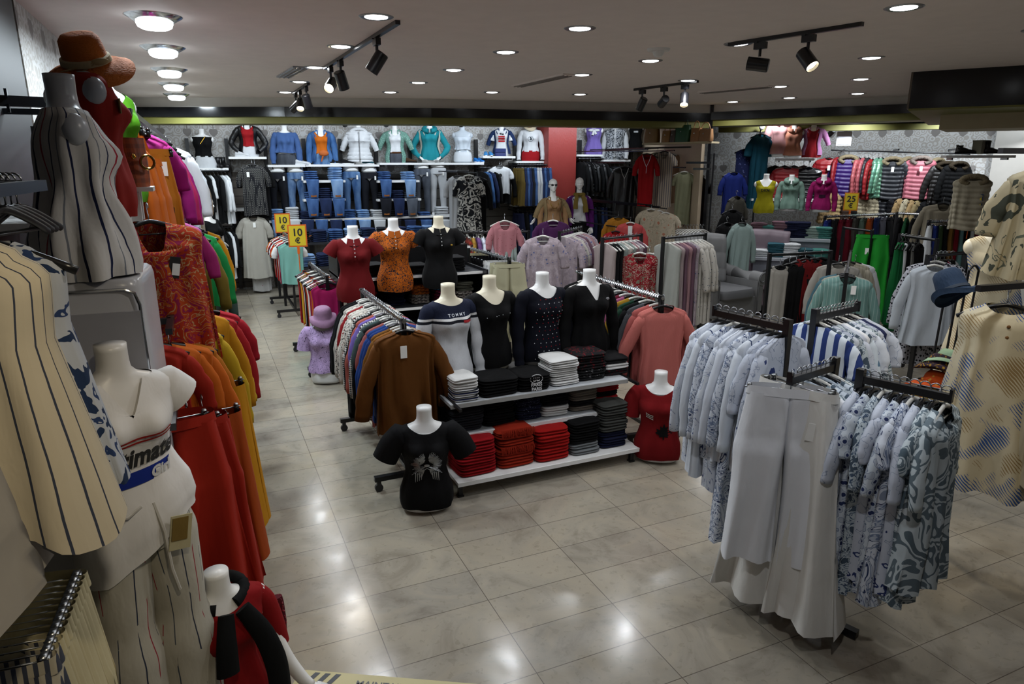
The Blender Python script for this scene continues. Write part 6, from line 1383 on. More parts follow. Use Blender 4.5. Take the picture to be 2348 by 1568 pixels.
# middle level
t = hl('hanging_blouse', -.25, 3.95, 2.08, 'orange and magenta scroll patterned blouse with a dark tag on the left wall', PAT, T(seed=21, slv='none', L=.76, w=.48, dep=.08, neck=.16, nw=.07, flare=1.15, fold=.02), rz=.25, hk='arm')
obj('price_tag', MB().box((.07, -.10, -.30), (.05, .004, .11), ry=.2), INK, t); obj('tag_paper', MB().box((.075, -.104, -.31), (.036, .003, .06), ry=.2), TAG, t)
hl('hanging_shorts', -.24, 4.12, 1.66, 'patterned drawstring shorts below the scroll blouse', PAT, clo('pants', w=.36, L=.34, flare=1.1, seed=3, crotch=.2, dep=.06), hk='clip', cat='shorts', rz=.2)
hl('hanging_blouse', -.36, 4.2, 2.08, 'orange red patterned blouse behind the scroll blouse', mat('#8c2c10'), T(seed=2, slv='short', L=.7, w=.40, dep=.06), rz=.2)
for i, (m, l, y, x, z, L_, s) in enumerate([(PNK, 'pink blouse', 5.0, -.2, 2.0, .5, 'none'), (mat('#7c1a50'), 'plum blouse', 5.3, -.2, 1.95, .7, 'half'), (KHK, 'olive khaki jacket', 5.7, -.16, 1.86, .62, 'long'), (GRN, 'bright green blouse', 6.0, -.1, 1.84, .60, 'long'), (mat('#5c5414'), 'moss tunic', 6.3, -.14, 1.8, .8, 'long'), (DKG, 'dark grey green jacket', 6.6, -.08, 1.6, .6, 'long'), (mat('#3c5a14'), 'leaf green dress', 7.0, -.08, 1.45, .9, 'half'), (YEL, 'ochre yellow long coat', 7.6, -.04, 1.7, 1.2, 'long'), (mat('#7c5a20'), 'caramel long coat', 8.0, -.04, 1.6, 1.2, 'long')]):
    hl('hanging_blouse', x, y, z, l+' on the middle left rail', m, T(seed=i % 4, slv=s, L=L_, w=.38, dep=.06, fold=.018), cat='blouse', rz=.15)
for x_, y_, z_, L_, l in [(-.17, 4.8, 2.01, 1.0, 'short middle'), (-.12, 5.6, 1.86, 1.4, 'middle green section'), (-.06, 7.3, 1.68, 1.1, 'far middle'), (-.20, 3.5, 1.53, 1.3, 'lower orange'), (-.06, 4.2, 1.40, 1.4, 'lower yellow')]:
    t = thing('wall_rail', 'black %s rail of the left wall clothes' % l, 'clothes rail', (x_, y_, z_)); obj('rail', MB().box((0, L_/2, 0), (.03, L_, .03)), BLKP, t)
    for q in (.2, .8): obj('bracket', MB().box(((-.95-x_)/2, L_*q, 0), (.95+x_, .025, .03)), BLKP, t)
# lower level
for i, (m, l, y, x, z, L_, s) in enumerate([(REDT, 'red blouse', 3.62, -.33, 1.52, .6, 'half'), (OR1, 'dark orange blouse', 3.68, -.28, 1.5, .6, 'half'), (OR1, 'orange belted jacket', 3.75, -.22, 1.48, .62, 'long'), (OR2, 'pale orange shirt', 3.85, -.20, 1.46, .64, 'long'), (YE2, 'yellow tunic', 4.0, -.16, 1.5, .85, 'long'), (YEL, 'golden yellow cardigan', 4.2, -.12, 1.54, .72, 'long'), (YE2, 'yellow ruffled dress', 4.35, -.10, 1.3, .95, 'half'), (mat('#8c1418'), 'crimson ruched dress', 4.7, -.06, 1.42, 1.0, 'long'), (mat('#8c0f1c'), 'cherry red long dress', 4.95, -.03, 1.4, 1.1, 'half'), (GR2, 'lime green dress', 5.3, -.03, 1.3, 1.0, 'half')]):
    hl('hanging_blouse', x, y, z, l+' on the lower left rail', m, T(seed=i % 4, slv=s, L=L_, w=.40, dep=.065, fold=.02, flare=1.15), cat='blouse', rz=.15)
for i, (m, l, y, x, z) in enumerate([(REDT, 'wide red trousers, nearest', 3.12, -.24, 1.30), (mat('#841808', bump=.35), 'wide red trousers, second', 3.24, -.19, 1.24), (REDT, 'rust red skirt, third', 3.36, -.16, 1.2), (mat('#8c3a0c'), 'dark orange trousers, fourth', 3.6, -.1, 1.15), (YEL, 'mustard buttoned dress, fifth', 3.9, -.06, 1.2), (OR2, 'orange dress, last', 3.8, -.10, 1.1)]):
    me = clo('pants', w=.40, L=.86, flare=1.35, seed=i, dep=.08, fold=.02) if i < 2 else clo('skirt', w=.36, L=.84, flare=1.35, seed=i, dep=.07, fold=.025)
    hl('hanging_trousers', x, y, z, l+' of the low row behind the lettered T-shirt mannequin', m, me, cat='trousers', hk='clip', hw=.36, rz=.2)
t = thing('wall_rail', 'black lower rail behind the lettered T-shirt mannequin', 'clothes rail', (-.2, 3.0, 1.27)); obj('rail', MB().box((0, .55, 0), (.03, 1.3, .03)), BLKP, t); obj('bracket', MB().box((-.3, .2, 0), (.6, .025, .03)), BLKP, t)
# busts above the left wall rails
ls = thing('wall_shelf', 'high white shelf of busts above the left wall rails', 'shelf', (-.60, 3.4, 2.06)); obj('board', MB().box((0, .55, -.016), (.6, 1.14, .03)), SHELF, ls); obj('bracket', MB().box((0, .3, -.05), (.56, .03, .03)), BLKP, ls)
whs2 = mat('#b4b8bc', 'stripe', axis=0, freq=40, warp=.002, stops=[(0, '#bcc0c4'), (.75, '#8c9298')])
bust('bust in a white pinstriped sleeveless top with orange piping behind the sun hat bust', (-.46, 4.02, 2.062), .9, whs2, dict(neck=.1, slv='none', seed=3, fold=.003), extra=lambda t: obj('orange_collar', MB().tube([(.11, -.02, .585), (.09, -.07, .56), (.04, -.12, .49)], .022, 8, flat=.4).tube([(-.11, -.02, .585), (-.09, -.07, .56), (-.04, -.12, .49)], .022, 8, flat=.4), mat('#a84c10'), t))
bust('lime green bust behind the white pinstriped one on the left wall', (-.42, 4.38, 2.062), .9, mat('#4c8c14'), dict(neck=.06, slv='none', seed=4), )
# the sun hat bust
REDB = mat('#7c1810', bump=.3)
def sunhat(t):
    h = obj('sun_hat', cached(('sunhat',), lambda: hat_mb(.125, .092, .195, .035, sx=.92).mesh('hat', True)), mat('#a85c24', bump=.5, bscale=70, bst=(1, 1, 3)), t, (.01, -.02, .645), (R(20), R(-12), R(-100)))
    obj('hat_band', MB().lathe([(.098, .006), (.108, .01), (.105, .032), (.094, .036)], 36, sx=.93), mat('#a89878'), h)
    obj('band_knot', MB().ell((.045, -.098, .028), (.035, .014, .014)).tube([(.03, -.105, .03), (-.06, -.09, .012), (-.14, -.05, -.008)], .004, 6).tube([(.04, -.105, .03), (-.03, -.10, .0), (-.10, -.10, -.012)], .004, 6), mat('#a08c68'), h)
t = bust('bust in a sleeveless rust red top wearing an orange straw sun hat', (-.40, 3.60, 2.062), 1.85, REDB, dict(neck=.05, nw=.07, slv='none', seed=8, neckz=.60, fold=.003, z0=.01), mat('#8c9098', rough=.35, bump=0), extra=sunhat, scale=1.0)
obj('paper_tag', MB().box((-.14, -.09, .47), (.045, .004, .06)), mat('#8c7c50'), t)
bag('tan quilted bucket bag with gold ring beside the striped sleeveless bust', tuple(W(306, 428, 3.2)), .3, mat('#94400e', 'check', rough=.5, freq=26, c2='#6c2c0a', bump=.5), .15, .22, .14, handle=False, round_=True, metal=mat('#b08a40', rough=.25, metal=1, bump=0))
p = W(338, 372, 3.15); o = obj('ring_handle', MB().tube([(.03*math.cos(q), 0, .03*math.sin(q)) for q in np.linspace(0, 2*PI, 20)], .006, 6), mat('#b08a40', rough=.25, metal=1, bump=0), None, tuple(p), (0, 0, .4)); tag(o, 'gold ring hanging from the tan quilted bucket bag', 'ring')
t = thing('acrylic_display_box', 'small white display block under the tan bucket bag', 'display block', tuple(W(306, 428, 3.2)-np.array((0, 0, .155)))); obj('top_plate', MB().box((0, 0, .145), (.17, .17, .02)), PLW, t); obj('front_leg', MB().box((0, -.06, .07), (.05, .03, .14)), PLW, t); obj('rear_leg', MB().box((0, .07, .07), (.05, .03, .14)), PLW, t)
# ---------------------------------------------------------------- white cabinet, striped bust on top
t = thing('display_cabinet', 'tall glossy white cabinet with rounded edges at the left', 'cabinet', (-.55, 3.02, 0), -.05)
cb = MB(); P = []
for z, e in [(0, .97), (.02, 1), (1.86, 1), (1.885, .985), (1.895, .95)]: P.append(ring(0, 0, z, .335*e, .24*e, 48, .22))
obj('body', cb.grid(P, c0=True, c1=True), mat('#a8a8ac', rough=.25, bump=0), t)
obj('side_panel', MB().box((.20, -.243, .92), (.24, .01, 1.72)), mat('#8a8a90', rough=.3, bump=0), t)
obj('door_panel', MB().box((-.13, -.243, .92), (.36, .012, 1.74)), mat('#b4b4b6', rough=.25, bump=0), t)
obj('chrome_trim', MB().tube([(.322, -.238, .04), (.322, -.238, 1.80), (.31, -.24, 1.845), (.28, -.242, 1.86), (-.3, -.242, 1.86)], .006, 8), CHROME, t)
STR = mat('#b4b2b0', 'stripe', axis=0, cloth=1, freq=2.1, warp=.07, wscale=5, stops=[(0, '#b6b4b2'), (.20, '#141c3c'), (.235, '#b4b2b0'), (.40, '#6c7078'), (.425, '#b6b4b2'), (.56, '#18203e'), (.585, '#b6b4b2'), (.74, '#8c1a2c'), (.78, '#b4b2b0'), (.93, '#161e3a'), (.96, '#b4b2b0')], bump=.5)
def knot(t):
    obj('tied_hem', MB().tube(smooth_path([(-.13, -.08, .05), (-.04, -.14, .03), (.05, -.16, .035), (.12, -.15, .06), (.17, -.12, .075)], 14), [.05, .055, .05, .035, .02], 12, flat=.6), STR, t)
    obj('breast_button', MB().ell((.09, -.185, .055), (.012, .006, .012), 12, 8), mat('#8c8468', rough=.4), t)
bust('sleeveless bust in a cream shirt with navy, grey and red stripes on the white cabinet', (-.41, 2.98, 1.90), 1.85, STR, dict(neck=.03, nw=.07, slv='none', seed=9, fold=.007, z0=.0, hem=1.32, waistoff=1.2), mat('#a4a8b0', rough=.3, bump=0), extra=knot, scale=.97, tilt=0)
p = W(95, 330, 2.45); o = obj('hang_tag', MB().box((0, 0, 0), (.05, .004, .12)), mat('#8c94a0'), None, tuple(p), (0, 0, .5)); tag(o, 'grey paper tag at the left edge of the striped sleeveless bust', 'tag')
# dark cabinet behind at the far left with upper rail
quad((-.90, 1.25), (-.90, 5.25), 0, CEIL, 'wall_panel', mat('#0b0a0c', rough=.5, bump=0), .04)
t = thing('wall_rail', 'black rail arm with two hooks at the upper left edge', 'clothes rail', tuple(W(-60, 228, 3.25))); obj('rail', MB().box((.12, .03, 0), (.36, .035, .05), rz=.25), BLKP, t)
for k in (0, 1): obj('hook', MB().box((.13+.0*k, .01, .035-.07*k), (.012, .02, .04)), BLKP, t)
# ---------------------------------------------------------------- mannequin with the lettered T-shirt and striped trousers
ug = thing('full_mannequin', 'headless white mannequin in a white T-shirt lettered Ultimate Girl and striped trousers', 'mannequin', (-.335, 2.62, 0), .42, scale=1.0)
zz0 = .98
def ugb():
    mb = torso_mb(arms=True); L = legs_mb(.92); mb.add(np.concatenate(L.v), L.f); return mb
obj('body', ugb().mesh('body', True), mat('#c8c5c0', rough=.35, bump=0), ug, (0, 0, zz0))
ws = mat('#d2d0ce', bump=.3)
obj('t_shirt', shirt_mb(neck=.12, nw=.09, vneck=True, slv='short', armk='out', slr=(.075, .078), seed=12, fold=.0012, z0=-.02, tuck=.10, hem=1.18, sl=.36, off=.016).mesh('shirt', True), ws, ug, (0, 0, zz0))
def sp(o): o.location = (0, 0, zz0); return o
m = MB(); patch(m, -.135, .125, .402, .410, .004, slope=.10); patch(m, -.135, .125, .386, .394, .004, slope=.10); sp(obj('red_lines', m, mat('#98201c'), ug))
sp(obj('blue_band', patch(MB(), -.155, .125, .236, .285, .008, slope=.10, nz=6), mat('#14287a'), ug))
lm = MB()
V, F = text_verts('Ultimate', .095, .0035); W_ = V.copy(); W_[:, 0] = W_[:, 0]*.80+W_[:, 2]*.20-.0; W_[:, 2] += .305+.10*W_[:, 0]
for q in W_: q[1] = surf_y(q[0], q[2])-.010
sp(obj('black_lettering', lm.add(W_, F), INK, ug))
V, F = text_verts('Girl', .048, .002); W_ = V.copy(); W_[:, 0] = W_[:, 0]+W_[:, 2]*.2+.07; W_[:, 2] += .245+.10*W_[:, 0]
for q in W_: q[1] = surf_y(q[0], q[2])-.014
sp(obj('white_lettering', MB().add(W_, F), mat('#b8b8b8'), ug))
TRS = mat('#a8a498', 'stripe', axis=0, cloth=1, freq=2.2, warp=.05, wscale=4, broken=.54, stops=[(0, '#a8a498'), (.22, '#2c3242'), (.25, '#aaa69a'), (.50, '#8c2030'), (.52, '#a8a498'), (.76, '#3c4450'), (.785, '#aaa69a')], bump=.5)
sp(obj('trousers', legwear(1, .84, .065), TRS, ug))
wb_ = MB(); wb_.grid([ring(0, 0, z, .165+.004*(i % 2), .116+.004*(i % 2), 60, .9)+np.stack([.003*np.cos(30*TH(60)), .003*np.sin(30*TH(60)), 0*TH(60)], 1) for i, z in enumerate((.20, .19, .175, .16, .15))]); sp(obj('waistband', wb_, TRS, ug))
sp(obj('drawstring', MB().tube([(.02, -.13, .16), (.035, -.155, .05), (.04, -.16, -.1), (.06, -.15, -.2)], .007, 6).tube([(-.02, -.13, .16), (-.07, -.14, .14), (-.13, -.12, .15)], .006, 6), mat('#b0aca4'), ug))
sp(obj('price_tag', MB().box((.085, -.165, .03), (.075, .004, .13), ry=.18), mat('#a8a080'), ug)); sp(obj('tag_print', MB().box((.083, -.169, .045), (.055, .003, .085), ry=.18), mat('#6e5a2c'), ug))
obj('base', MB().lathe([(.001, .012), (.17, .012), (.18, 0)], 32), mat('#8a9498', rough=.1, bump=0), ug)
# ---------------------------------------------------------------- red mannequin on the floor with black scarf
fm = thing('floor_mannequin', 'small floor mannequin in a red dress with a black sweater tied over the shoulders', 'mannequin', (-.10, 2.72, .0), .35, scale=.93)
fz = .03; fb = torso_mb(); 
fb.tube(smooth_path([(.155, 0, .53), (.2, .0, .42), (.215, -.02, .3), (.24, -.08, .18), (.28, -.14, .08), (.31, -.17, .04)], 18), [.045, .038, .034, .03, .024], 12).tube(smooth_path([(-.155, 0, .53), (-.2, .0, .42), (-.205, -.03, .28), (-.14, -.12, .14), (.0, -.2, .04), (.10, -.24, .02)], 18), [.045, .038, .034, .03, .024], 12)
obj('torso', fb.mesh('torso', True), MANN, fm, (0, 0, fz)); FR = mat('#7c0a0e', bump=.3)
obj('dress', shirt_mb(neck=.05, slv='elbow', armk='down', seed=15, z0=-.02, hem=1.05, fold=.004, slr=(.052, .05)).mesh('dress', True), FR, fm, (0, 0, fz))
obj('tied_sweater', MB().tube(smooth_path([(.12*math.cos(q), .02+.09*math.sin(q), .60-.03*math.sin(q)*-1) for q in np.linspace(R(-70), R(250), 20)], 24), .026, 12).tube(smooth_path([(-.02, -.12, .57), (-.05, -.17, .45), (-.06, -.18, .33)], 10), [.035, .045, .05], 12, flat=.5).tube(smooth_path([(.05, -.12, .57), (.11, -.17, .45), (.15, -.19, .28), (.15, -.2, .12)], 12), [.035, .045, .05, .05], 12, flat=.5), mat('#060709'), fm, (0, 0, fz))
for s, pp in ((1, (.31, -.17, .04)), (-1, (.11, -.245, .02))): obj('hand', cached(('hand', s), lambda: hand_mb('relax', s).mesh('hand', True)), MANN, fm, (pp[0], pp[1], pp[2]+fz), (R(-65), 0, R(38*s)))
t = thing('beaded_bag', 'small beaded dark red bag hanging at the side of the red floor mannequin', 'bag', (.10, 2.84, .30), .3)
bb = MB(); rnd = random.Random(2)
for k in range(60): bb.ell((rnd.uniform(-.05, .05), -.02+rnd.uniform(-.005, .005), rnd.uniform(-.1, .12)), (.004,)*3, 6, 4)
obj('pouch', MB().grid([ring(0, 0, z, w_, .02, 24, .7) for z, w_ in [(-.12, .035), (-.08, .055), (0, .06), (.1, .055), (.13, .05)]], c0=True, c1=True), mat('#4a0c18', 'dots', scale=90, stops=[(0, '#8c4450'), (.2, '#4a0c18')]), t); obj('beads', bb, mat('#7c1c28', rough=.25), t)
# ---------------------------------------------------------------- closest garments at the left edge
STC = mat('#c4baa4', 'stripe', axis=0, cloth=1, freq=11, warp=.03, wscale=4, stops=[(0, '#c6bca6'), (.45, '#3a4050'), (.56, '#c4baa4')], bump=.4)
t = hang('hanging_jacket', 'cream striped linen shirt with a round gold button hanging nearest at the left edge', 'shirt', tuple(W(-130, 470, 1.3)), -.30, STC, T(seed=30, slv='none', L=.60, w=.32, dep=.07, flare=1.55, fold=.010, nf=3, neck=.05, wave=1), hw=.30)
t2 = obj('round_button', MB().lathe([(.001, 0), (.02, 0), (.024, -.004), (.02, -.008), (.001, -.008)], 24), mat('#8c8860', rough=.3, metal=.3, bump=0), t, (.04, -.115, -.30), (R(90), 0, 0)); obj('button_center', MB().ell((0, 0, .006), (.008, .008, .003), 12, 6), mat('#1c4a2c', rough=.3), t2)
hang('hanging_trousers', 'plain greyish cream linen trousers at the left edge below the striped shirt', 'trousers', tuple(W(-330, 800, 1.12)), -.3, mat('#a09a90', bump=.35), clo('pants', w=.26, L=.42, flare=1.1, seed=31, dep=.07, fold=.03), hk='clip')
hang('hanging_shirt', 'white shirt with dark blue leaf print behind the striped linen shirt', 'shirt', tuple(W(-75, 480, 1.52)), -.2, mat('#9a9ea4', 'blotch', scale=9, dist=1.5, stops=[(0, '#1c2c48'), (.44, '#a2a6ac'), (.60, '#25365a'), (.64, '#a2a6ac')]), T(seed=32, slv='none', L=.60, w=.34, dep=.06, flare=1.45))
for k in range(4): t = thing('empty_hanger', 'black and chrome hanger at the upper left edge', 'hanger', tuple(W(-10+14*k, 415, 1.75+.05*k)), 1.2, 'black and chrome hangers at the upper left edge'); obj('hanger', hgr('arm', .36), [HB, STEEL], t)
t = thing('wall_rail', 'rail carrying the striped linen shirt at the left edge', 'clothes rail', tuple(W(-120, 470, 1.3)+np.array((0, -.3, .015)))); obj('rail', MB().box((0, .5, 0), (.025, 1.1, .03), rz=-.05), BLKP, t); obj('bracket', MB().box((-.20, .9, 0), (.4, .03, .03)), BLKP, t)
crm = mat('#b0a684', bump=.5); crs = mat('#a8a08c', 'stripe', axis=0, freq=50, warp=.003, stops=[(0, '#aaa28e'), (.55, '#3c404c')], bump=.3)
c0 = G(215, 1315, 1.21)+np.array((-.16, 0, 0)); c1 = G(150, 1500, 1.21)+np.array((-.16, 0, 0))
for i in range(13):
    p = c0+(c1-c0)*i/12; p[2] = 1.29; last = i >= 11
    hang('hanging_trousers', ('%s striped' % ['blue and cream', 'grey and cream'][i-11] if last else 'cream')+' trousers with elastic waist, %s from back, lower left rail' % ORD[i], 'trousers', tuple(p), -.12, crs if last else crm, clo('pants', w=.30, L=.84, flare=1.4, seed=i % 3, dep=.03, fold=.014), hk='clip', hw=.29, group='elastic waist trousers on the lower left rail', hm=STEEL)
t = thing('wall_rail', 'low rail of elastic waist cream trousers at the lower left', 'clothes rail', (c0[0], c0[1]+.1, 1.305), R(-92)); obj('rail', MB().box((.36, 0, 0), (.8, .025, .03)), BLKP, t)
# ---------------------------------------------------------------- right hand wall (line x + y = c)
def AP(u, v, c): r = ray(u, v); k = c/(r[0]+r[1]); return O0+r*k
RZ = R(-45)
def rw(name, u, v, label, m, me, c=19.7, rz=RZ, cat=None, **k): return hang(name, label, cat or name.split('_')[-1], tuple(AP(u, v, c)), rz, m, me, **k)
def rrail(u0, u1, v0, v1, label, c=19.7):
    a = AP(u0, v0, c); b = AP(u1, v1, c); d = b-a; L = np.linalg.norm(d[:2]); t = thing('wall_rail', label, 'clothes rail', tuple(a), math.atan2(d[1], d[0])); obj('rail', MB().tube([(0, 0, 0), (L, 0, b[2]-a[2])], .014, 8), BLKP, t)
    for f in (.1, .5, .9): obj('bracket', MB().box((L*f, .3, 0), (.025, .6, .03)), BLKP, t)
rrail(1905, 2225, 344, 353, 'long upper black rail of coats on the right wall'); rrail(1900, 2215, 428, 447, 'lower black rail of fur vests on the right wall')
PFP = lambda s, **k: T(**dict(dict(seed=s, slv='long', L=.68, w=.46, dep=.055, puff=1, neck=.04, fold=.008), **k))
fur = mat('#7c7058', bump=1.0, bscale=60, bst=(1, 1, 1)); furd = mat('#2c2418', bump=1.0, bscale=60)
gl = dict(rough=.52, bump=.3)
for u, v, m, l, f, rz, tg, c in [(1903, 352, mat('#8c0f18', **gl), 'red puffer coat', None, 0, True, 19.7), (1925, 350, mat('#7c0c16', **gl), 'second red puffer coat', None, 1.2, False, 19.8), (1947, 350, mat('#2c0c5c', **gl), 'purple shiny puffer coat with fur collar', fur, 0, False, 19.6),
    (1972, 352, mat('#9c4c50', **gl), 'salmon puffer coat', None, 1.25, False, 19.7), (1984, 352, mat('#94464c', **gl), 'rose puffer coat', None, 1.25, False, 19.7), (1993, 352, mat('#16161c', **gl), 'black puffer coat', None, 1.25, False, 19.7), (2002, 355, mat('#840c14', **gl), 'crimson quilted coat', None, 1.2, False, 19.6), (2016, 352, mat('#6ca088', metal=.5, rough=.3), 'iridescent green puffer coat', None, 1.2, False, 19.6), (2025, 352, mat('#7cae90', metal=.5, rough=.3), 'mint metallic puffer coat', None, 1.2, False, 19.65),
    (2049, 354, mat('#16181e', **gl), 'charcoal puffer coat with fur hood', fur, 0, True, 19.5), (2078, 354, mat('#101218', **gl), 'black puffer coat with pale fur', fur, .9, False, 19.8), (2114, 352, mat('#a85c68', **gl), 'shiny pink puffer coat with grey fur hood', mat('#7c7068', bump=1, bscale=60), 0, True, 19.5), (2148, 356, mat('#14141a', **gl), 'dark puffer coat behind the pink one', fur, .8, False, 19.8), (2172, 364, mat('#14100e', **gl), 'dark brown puffer coat with fur hood', furd, .1, True, 19.4), (2198, 364, mat('#060607'), 'black fur hooded coat at the end of the rail', furd, .4, False, 19.3)]:
    rw('hanging_coat', u, v, l+' on the right wall', m, PFP(int(u) % 3), c=c, rz=RZ+rz, cat='coat', fur=f, tagz=(0, -.13, -.25) if tg else None)
cfur = mat('#9a9078', bump=.9, bscale=40); bgf = mat('#8c7450', bump=.9, bscale=40)
for i, (u, v, m, l, rz) in enumerate([(1900, 430, bgf, 'golden beige quilted vest', 1.1), (1912, 431, bgf, 'golden beige vest', 1.1), (1925, 432, mat('#a08860'), 'beige puffer vest', 1.1), (1990, 436, cfur, 'cream fur vest', .3), (2015, 438, cfur, 'cream quilted vest', .6), (2040, 440, mat('#0e1016', **gl), 'black shiny vest', .2), (2058, 441, mat('#101014'), 'black vest', .8), (2072, 443, bgf, 'sand fur coat', .9), (2087, 444, cfur, 'cream fur coat', .9), (2101, 445, bgf, 'beige fur coat', .9), (2115, 446, mat('#7c6c4c'), 'camel fur coat', .9), (2132, 448, BLK2, 'black coat', .7), (2145, 448, BLK2, 'second black coat', .9), (1955, 434, mat('#3c2c24'), 'brown vest', .8), (1970, 436, BLK2, 'black hooded vest', .6)]):
    rw('hanging_vest', u, v, l+' on the lower right wall rail', m, T(seed=i % 3, slv='none' if 'coat' not in l else 'long', L=.55, w=.38, dep=.05, puff=1), c=19.5, rz=RZ+rz, cat='vest')
rw('hanging_coat', 1807, 374, 'red horizontally quilted puffer jacket with a yellow tag', mat('#8c141c', **gl), PFP(2, w=.5, L=.62), c=19.2, cat='coat', tagz=(.0, -.15, -.33)); rw('hanging_coat', 1856, 374, 'black shiny puffer vest with gold buttons', mat('#050507', rough=.25), PFP(1, slv='none', w=.44, L=.6), c=19.2, cat='coat')
for i, (m, l) in enumerate([(BLK2, 'black knit'), (mat('#8c8478'), 'stone cardigan'), (wt, 'white cardigan'), (mat('#7c7468'), 'taupe cardigan')]): rw('hanging_cardigan', 1778+22*i, 371, l+' behind the red quilted jacket', m, T(seed=i, slv='long', L=.6, dep=.05), c=19.5, rz=RZ+.7, cat='cardigan')
def rshelf(u0, u1, v, label, c=19.2, dep=.4):
    a = AP(u0, v, c); b = AP(u1, v, c); d = b-a; L = np.linalg.norm(d[:2]); t = thing('wall_shelf', label, 'shelf', tuple(a), math.atan2(d[1], d[0])); obj('board', MB().box((L/2, dep/2, -.02), (L, dep, .04)), SHELF, t)
    for f in (.1, .9): obj('bracket', MB().box((L*f, dep/2, -.055), (.02, dep*.9, .03)), BLKP, t)
    return a
rshelf(1778, 1868, 363, 'white shelf under the pink hooded busts on the right wall'); rshelf(1725, 1780, 344, 'short white shelf left of the pink hooded busts'); rshelf(1720, 1880, 455, 'white shelf of yellow bag and hooded busts', c=18.6)
def rb(u, v, c, label, m, sh, sc=.95, **kw): p = AP(u, v, c); bust(label, tuple(p), fc(p), m, sh, scale=sc, **kw)
pk1 = mat('#a87c7c'); pk2 = mat('#a8705c')
rb(1785, 360, 19.0, 'bust in a pale pink hooded jacket at the left of the right wall', pk1, LG(1, slr=(.08, .07)), 1.0, extra=hood(pk1)); rb(1815, 362, 18.9, 'bust in a peach hooded jacket beside the pale pink one', pk2, LG(2, slv='none'), .8, extra=hood(pk2))
rb(1859, 361, 19.0, 'bust in a pink open jacket over a red top', mat('#8c1a22'), dict(neck=.07, slv='none', seed=3, z0=.0), .82, extra=jacket(mat('#a06c94'), armk='out'))
hd = mat('#6a8478'); rb(1808, 484, 17.6, 'bust in a pale sage green hoodie', hd, LG(4, slr=(.07, .06)), .82, extra=hood(hd)); hm_ = mat('#7c0c4c'); rb(1881, 486, 17.4, 'bust in a magenta hoodie with dark print', hm_, LG(5, fold=.002), .82, extra=multi(hood(hm_), lambda t: obj('dark_print', patch(MB(), -.06, .06, .28, .34, .005), mat('#2c0c24'), t)))
p = AP(1750, 488, 16.8); bust('yellow sleeveless top bust with black writing beside the mirror pier', tuple(p), fc(p), mat('#8c8410'), dict(neck=.12, nw=.10, slv='none', seed=6, z0=.0, fold=.002), scale=.85, extra=lambda t: obj('black_lettering', letter_patch('DKN', .07, 0, .40, .004, .002), INK, t))
# teal outfit on the pier
p = W(1746, 300, 12.0); tl = mat('#0c3c4c'); hang('hanging_kaftan', 'dark teal kaftan draped on a stand beside the mirror pier', 'kaftan', (p[0], p[1], p[2]+.02), fc(p)+.5, tl, T(seed=3, slv='half', slw=1.9, L=1.28, w=.34, dep=.07, flare=1.0, fold=.02)); o = obj('stand_cap', MB().ell((0, 0, 0), (.05, .05, .06)), PLW, None, (p[0], p[1], p[2]+.07)); tag(o, 'small white neck cap above the dark teal kaftan', 'neck cap')
p = p+np.array((0, 0, 0)); t = thing('kaftan_stand', 'thin black stand behind the dark teal kaftan', 'stand', (p[0], p[1]+.02, 0)); obj('pole', MB().tube([(0, 0, 0), (0, 0, p[2]+.03)], .014, 8), BLKP, t); obj('base', MB().lathe([(.001, .02), (.2, .015), (.21, 0)], 28), BLKP, t)
# table of folded knits in front of the right wall
def tpt(u, v, z): return G(u, v, z)
a = G(1728, 585, .95); b = G(1905, 585, .95)
c_ = 16.0
for lv, (z, c_, v0, nm_) in enumerate([(1.24, 16.6, 544, 'upper'), (.90, 16.0, 590, 'lower')]):
    a = AP(1728, v0, c_); b = AP(1905, v0, c_); d = b-a; L = np.linalg.norm(d[:2]); an = math.atan2(d[1], d[0]); z = a[2]
    t = thing('display_table', '%s step of the white table of folded knits before the right wall' % nm_, 'table', (a[0], a[1], 0), an); obj('top', MB().box((L/2, .25, z-.02), (L, .5, .04)), mat('#9a9ea4', rough=.4), t); obj('front_panel', MB().box((L/2, .06, z/2), (L, .03, z-.04)), mat('#6c7078', rough=.5), t)
    mv = mat('#6a5058'); tq = mat('#3c7068'); cc = [(mv, 'mauve', 6), (tq, 'turquoise', 5), (mv, 'dusty mauve', 7), (nvy, 'navy', 7), (nvy, 'navy striped', 7), (mat('#7c8c84'), 'pale sage', 5), (tq, 'sea green', 5)] if lv == 0 else [(wt, 'white', 3), (mat('#2c5460'), 'petrol blue', 6), (wt, 'white', 6), (mat('#2c5058'), 'dark teal', 4), (tq, 'sea green', 4)]
    for i, (m, cw, n) in enumerate(cc):
        q = (i+.6)/(len(cc)+.1); p = a[:2]+d[:2]*q; stack(p[0]+.16, p[1]+.2, z+.002, n, [(m, cw)], 'sweater', '%s from left, %s step, right table' % (ORD[i], nm_), rz=an, w=.26, d=.28, h=.036)
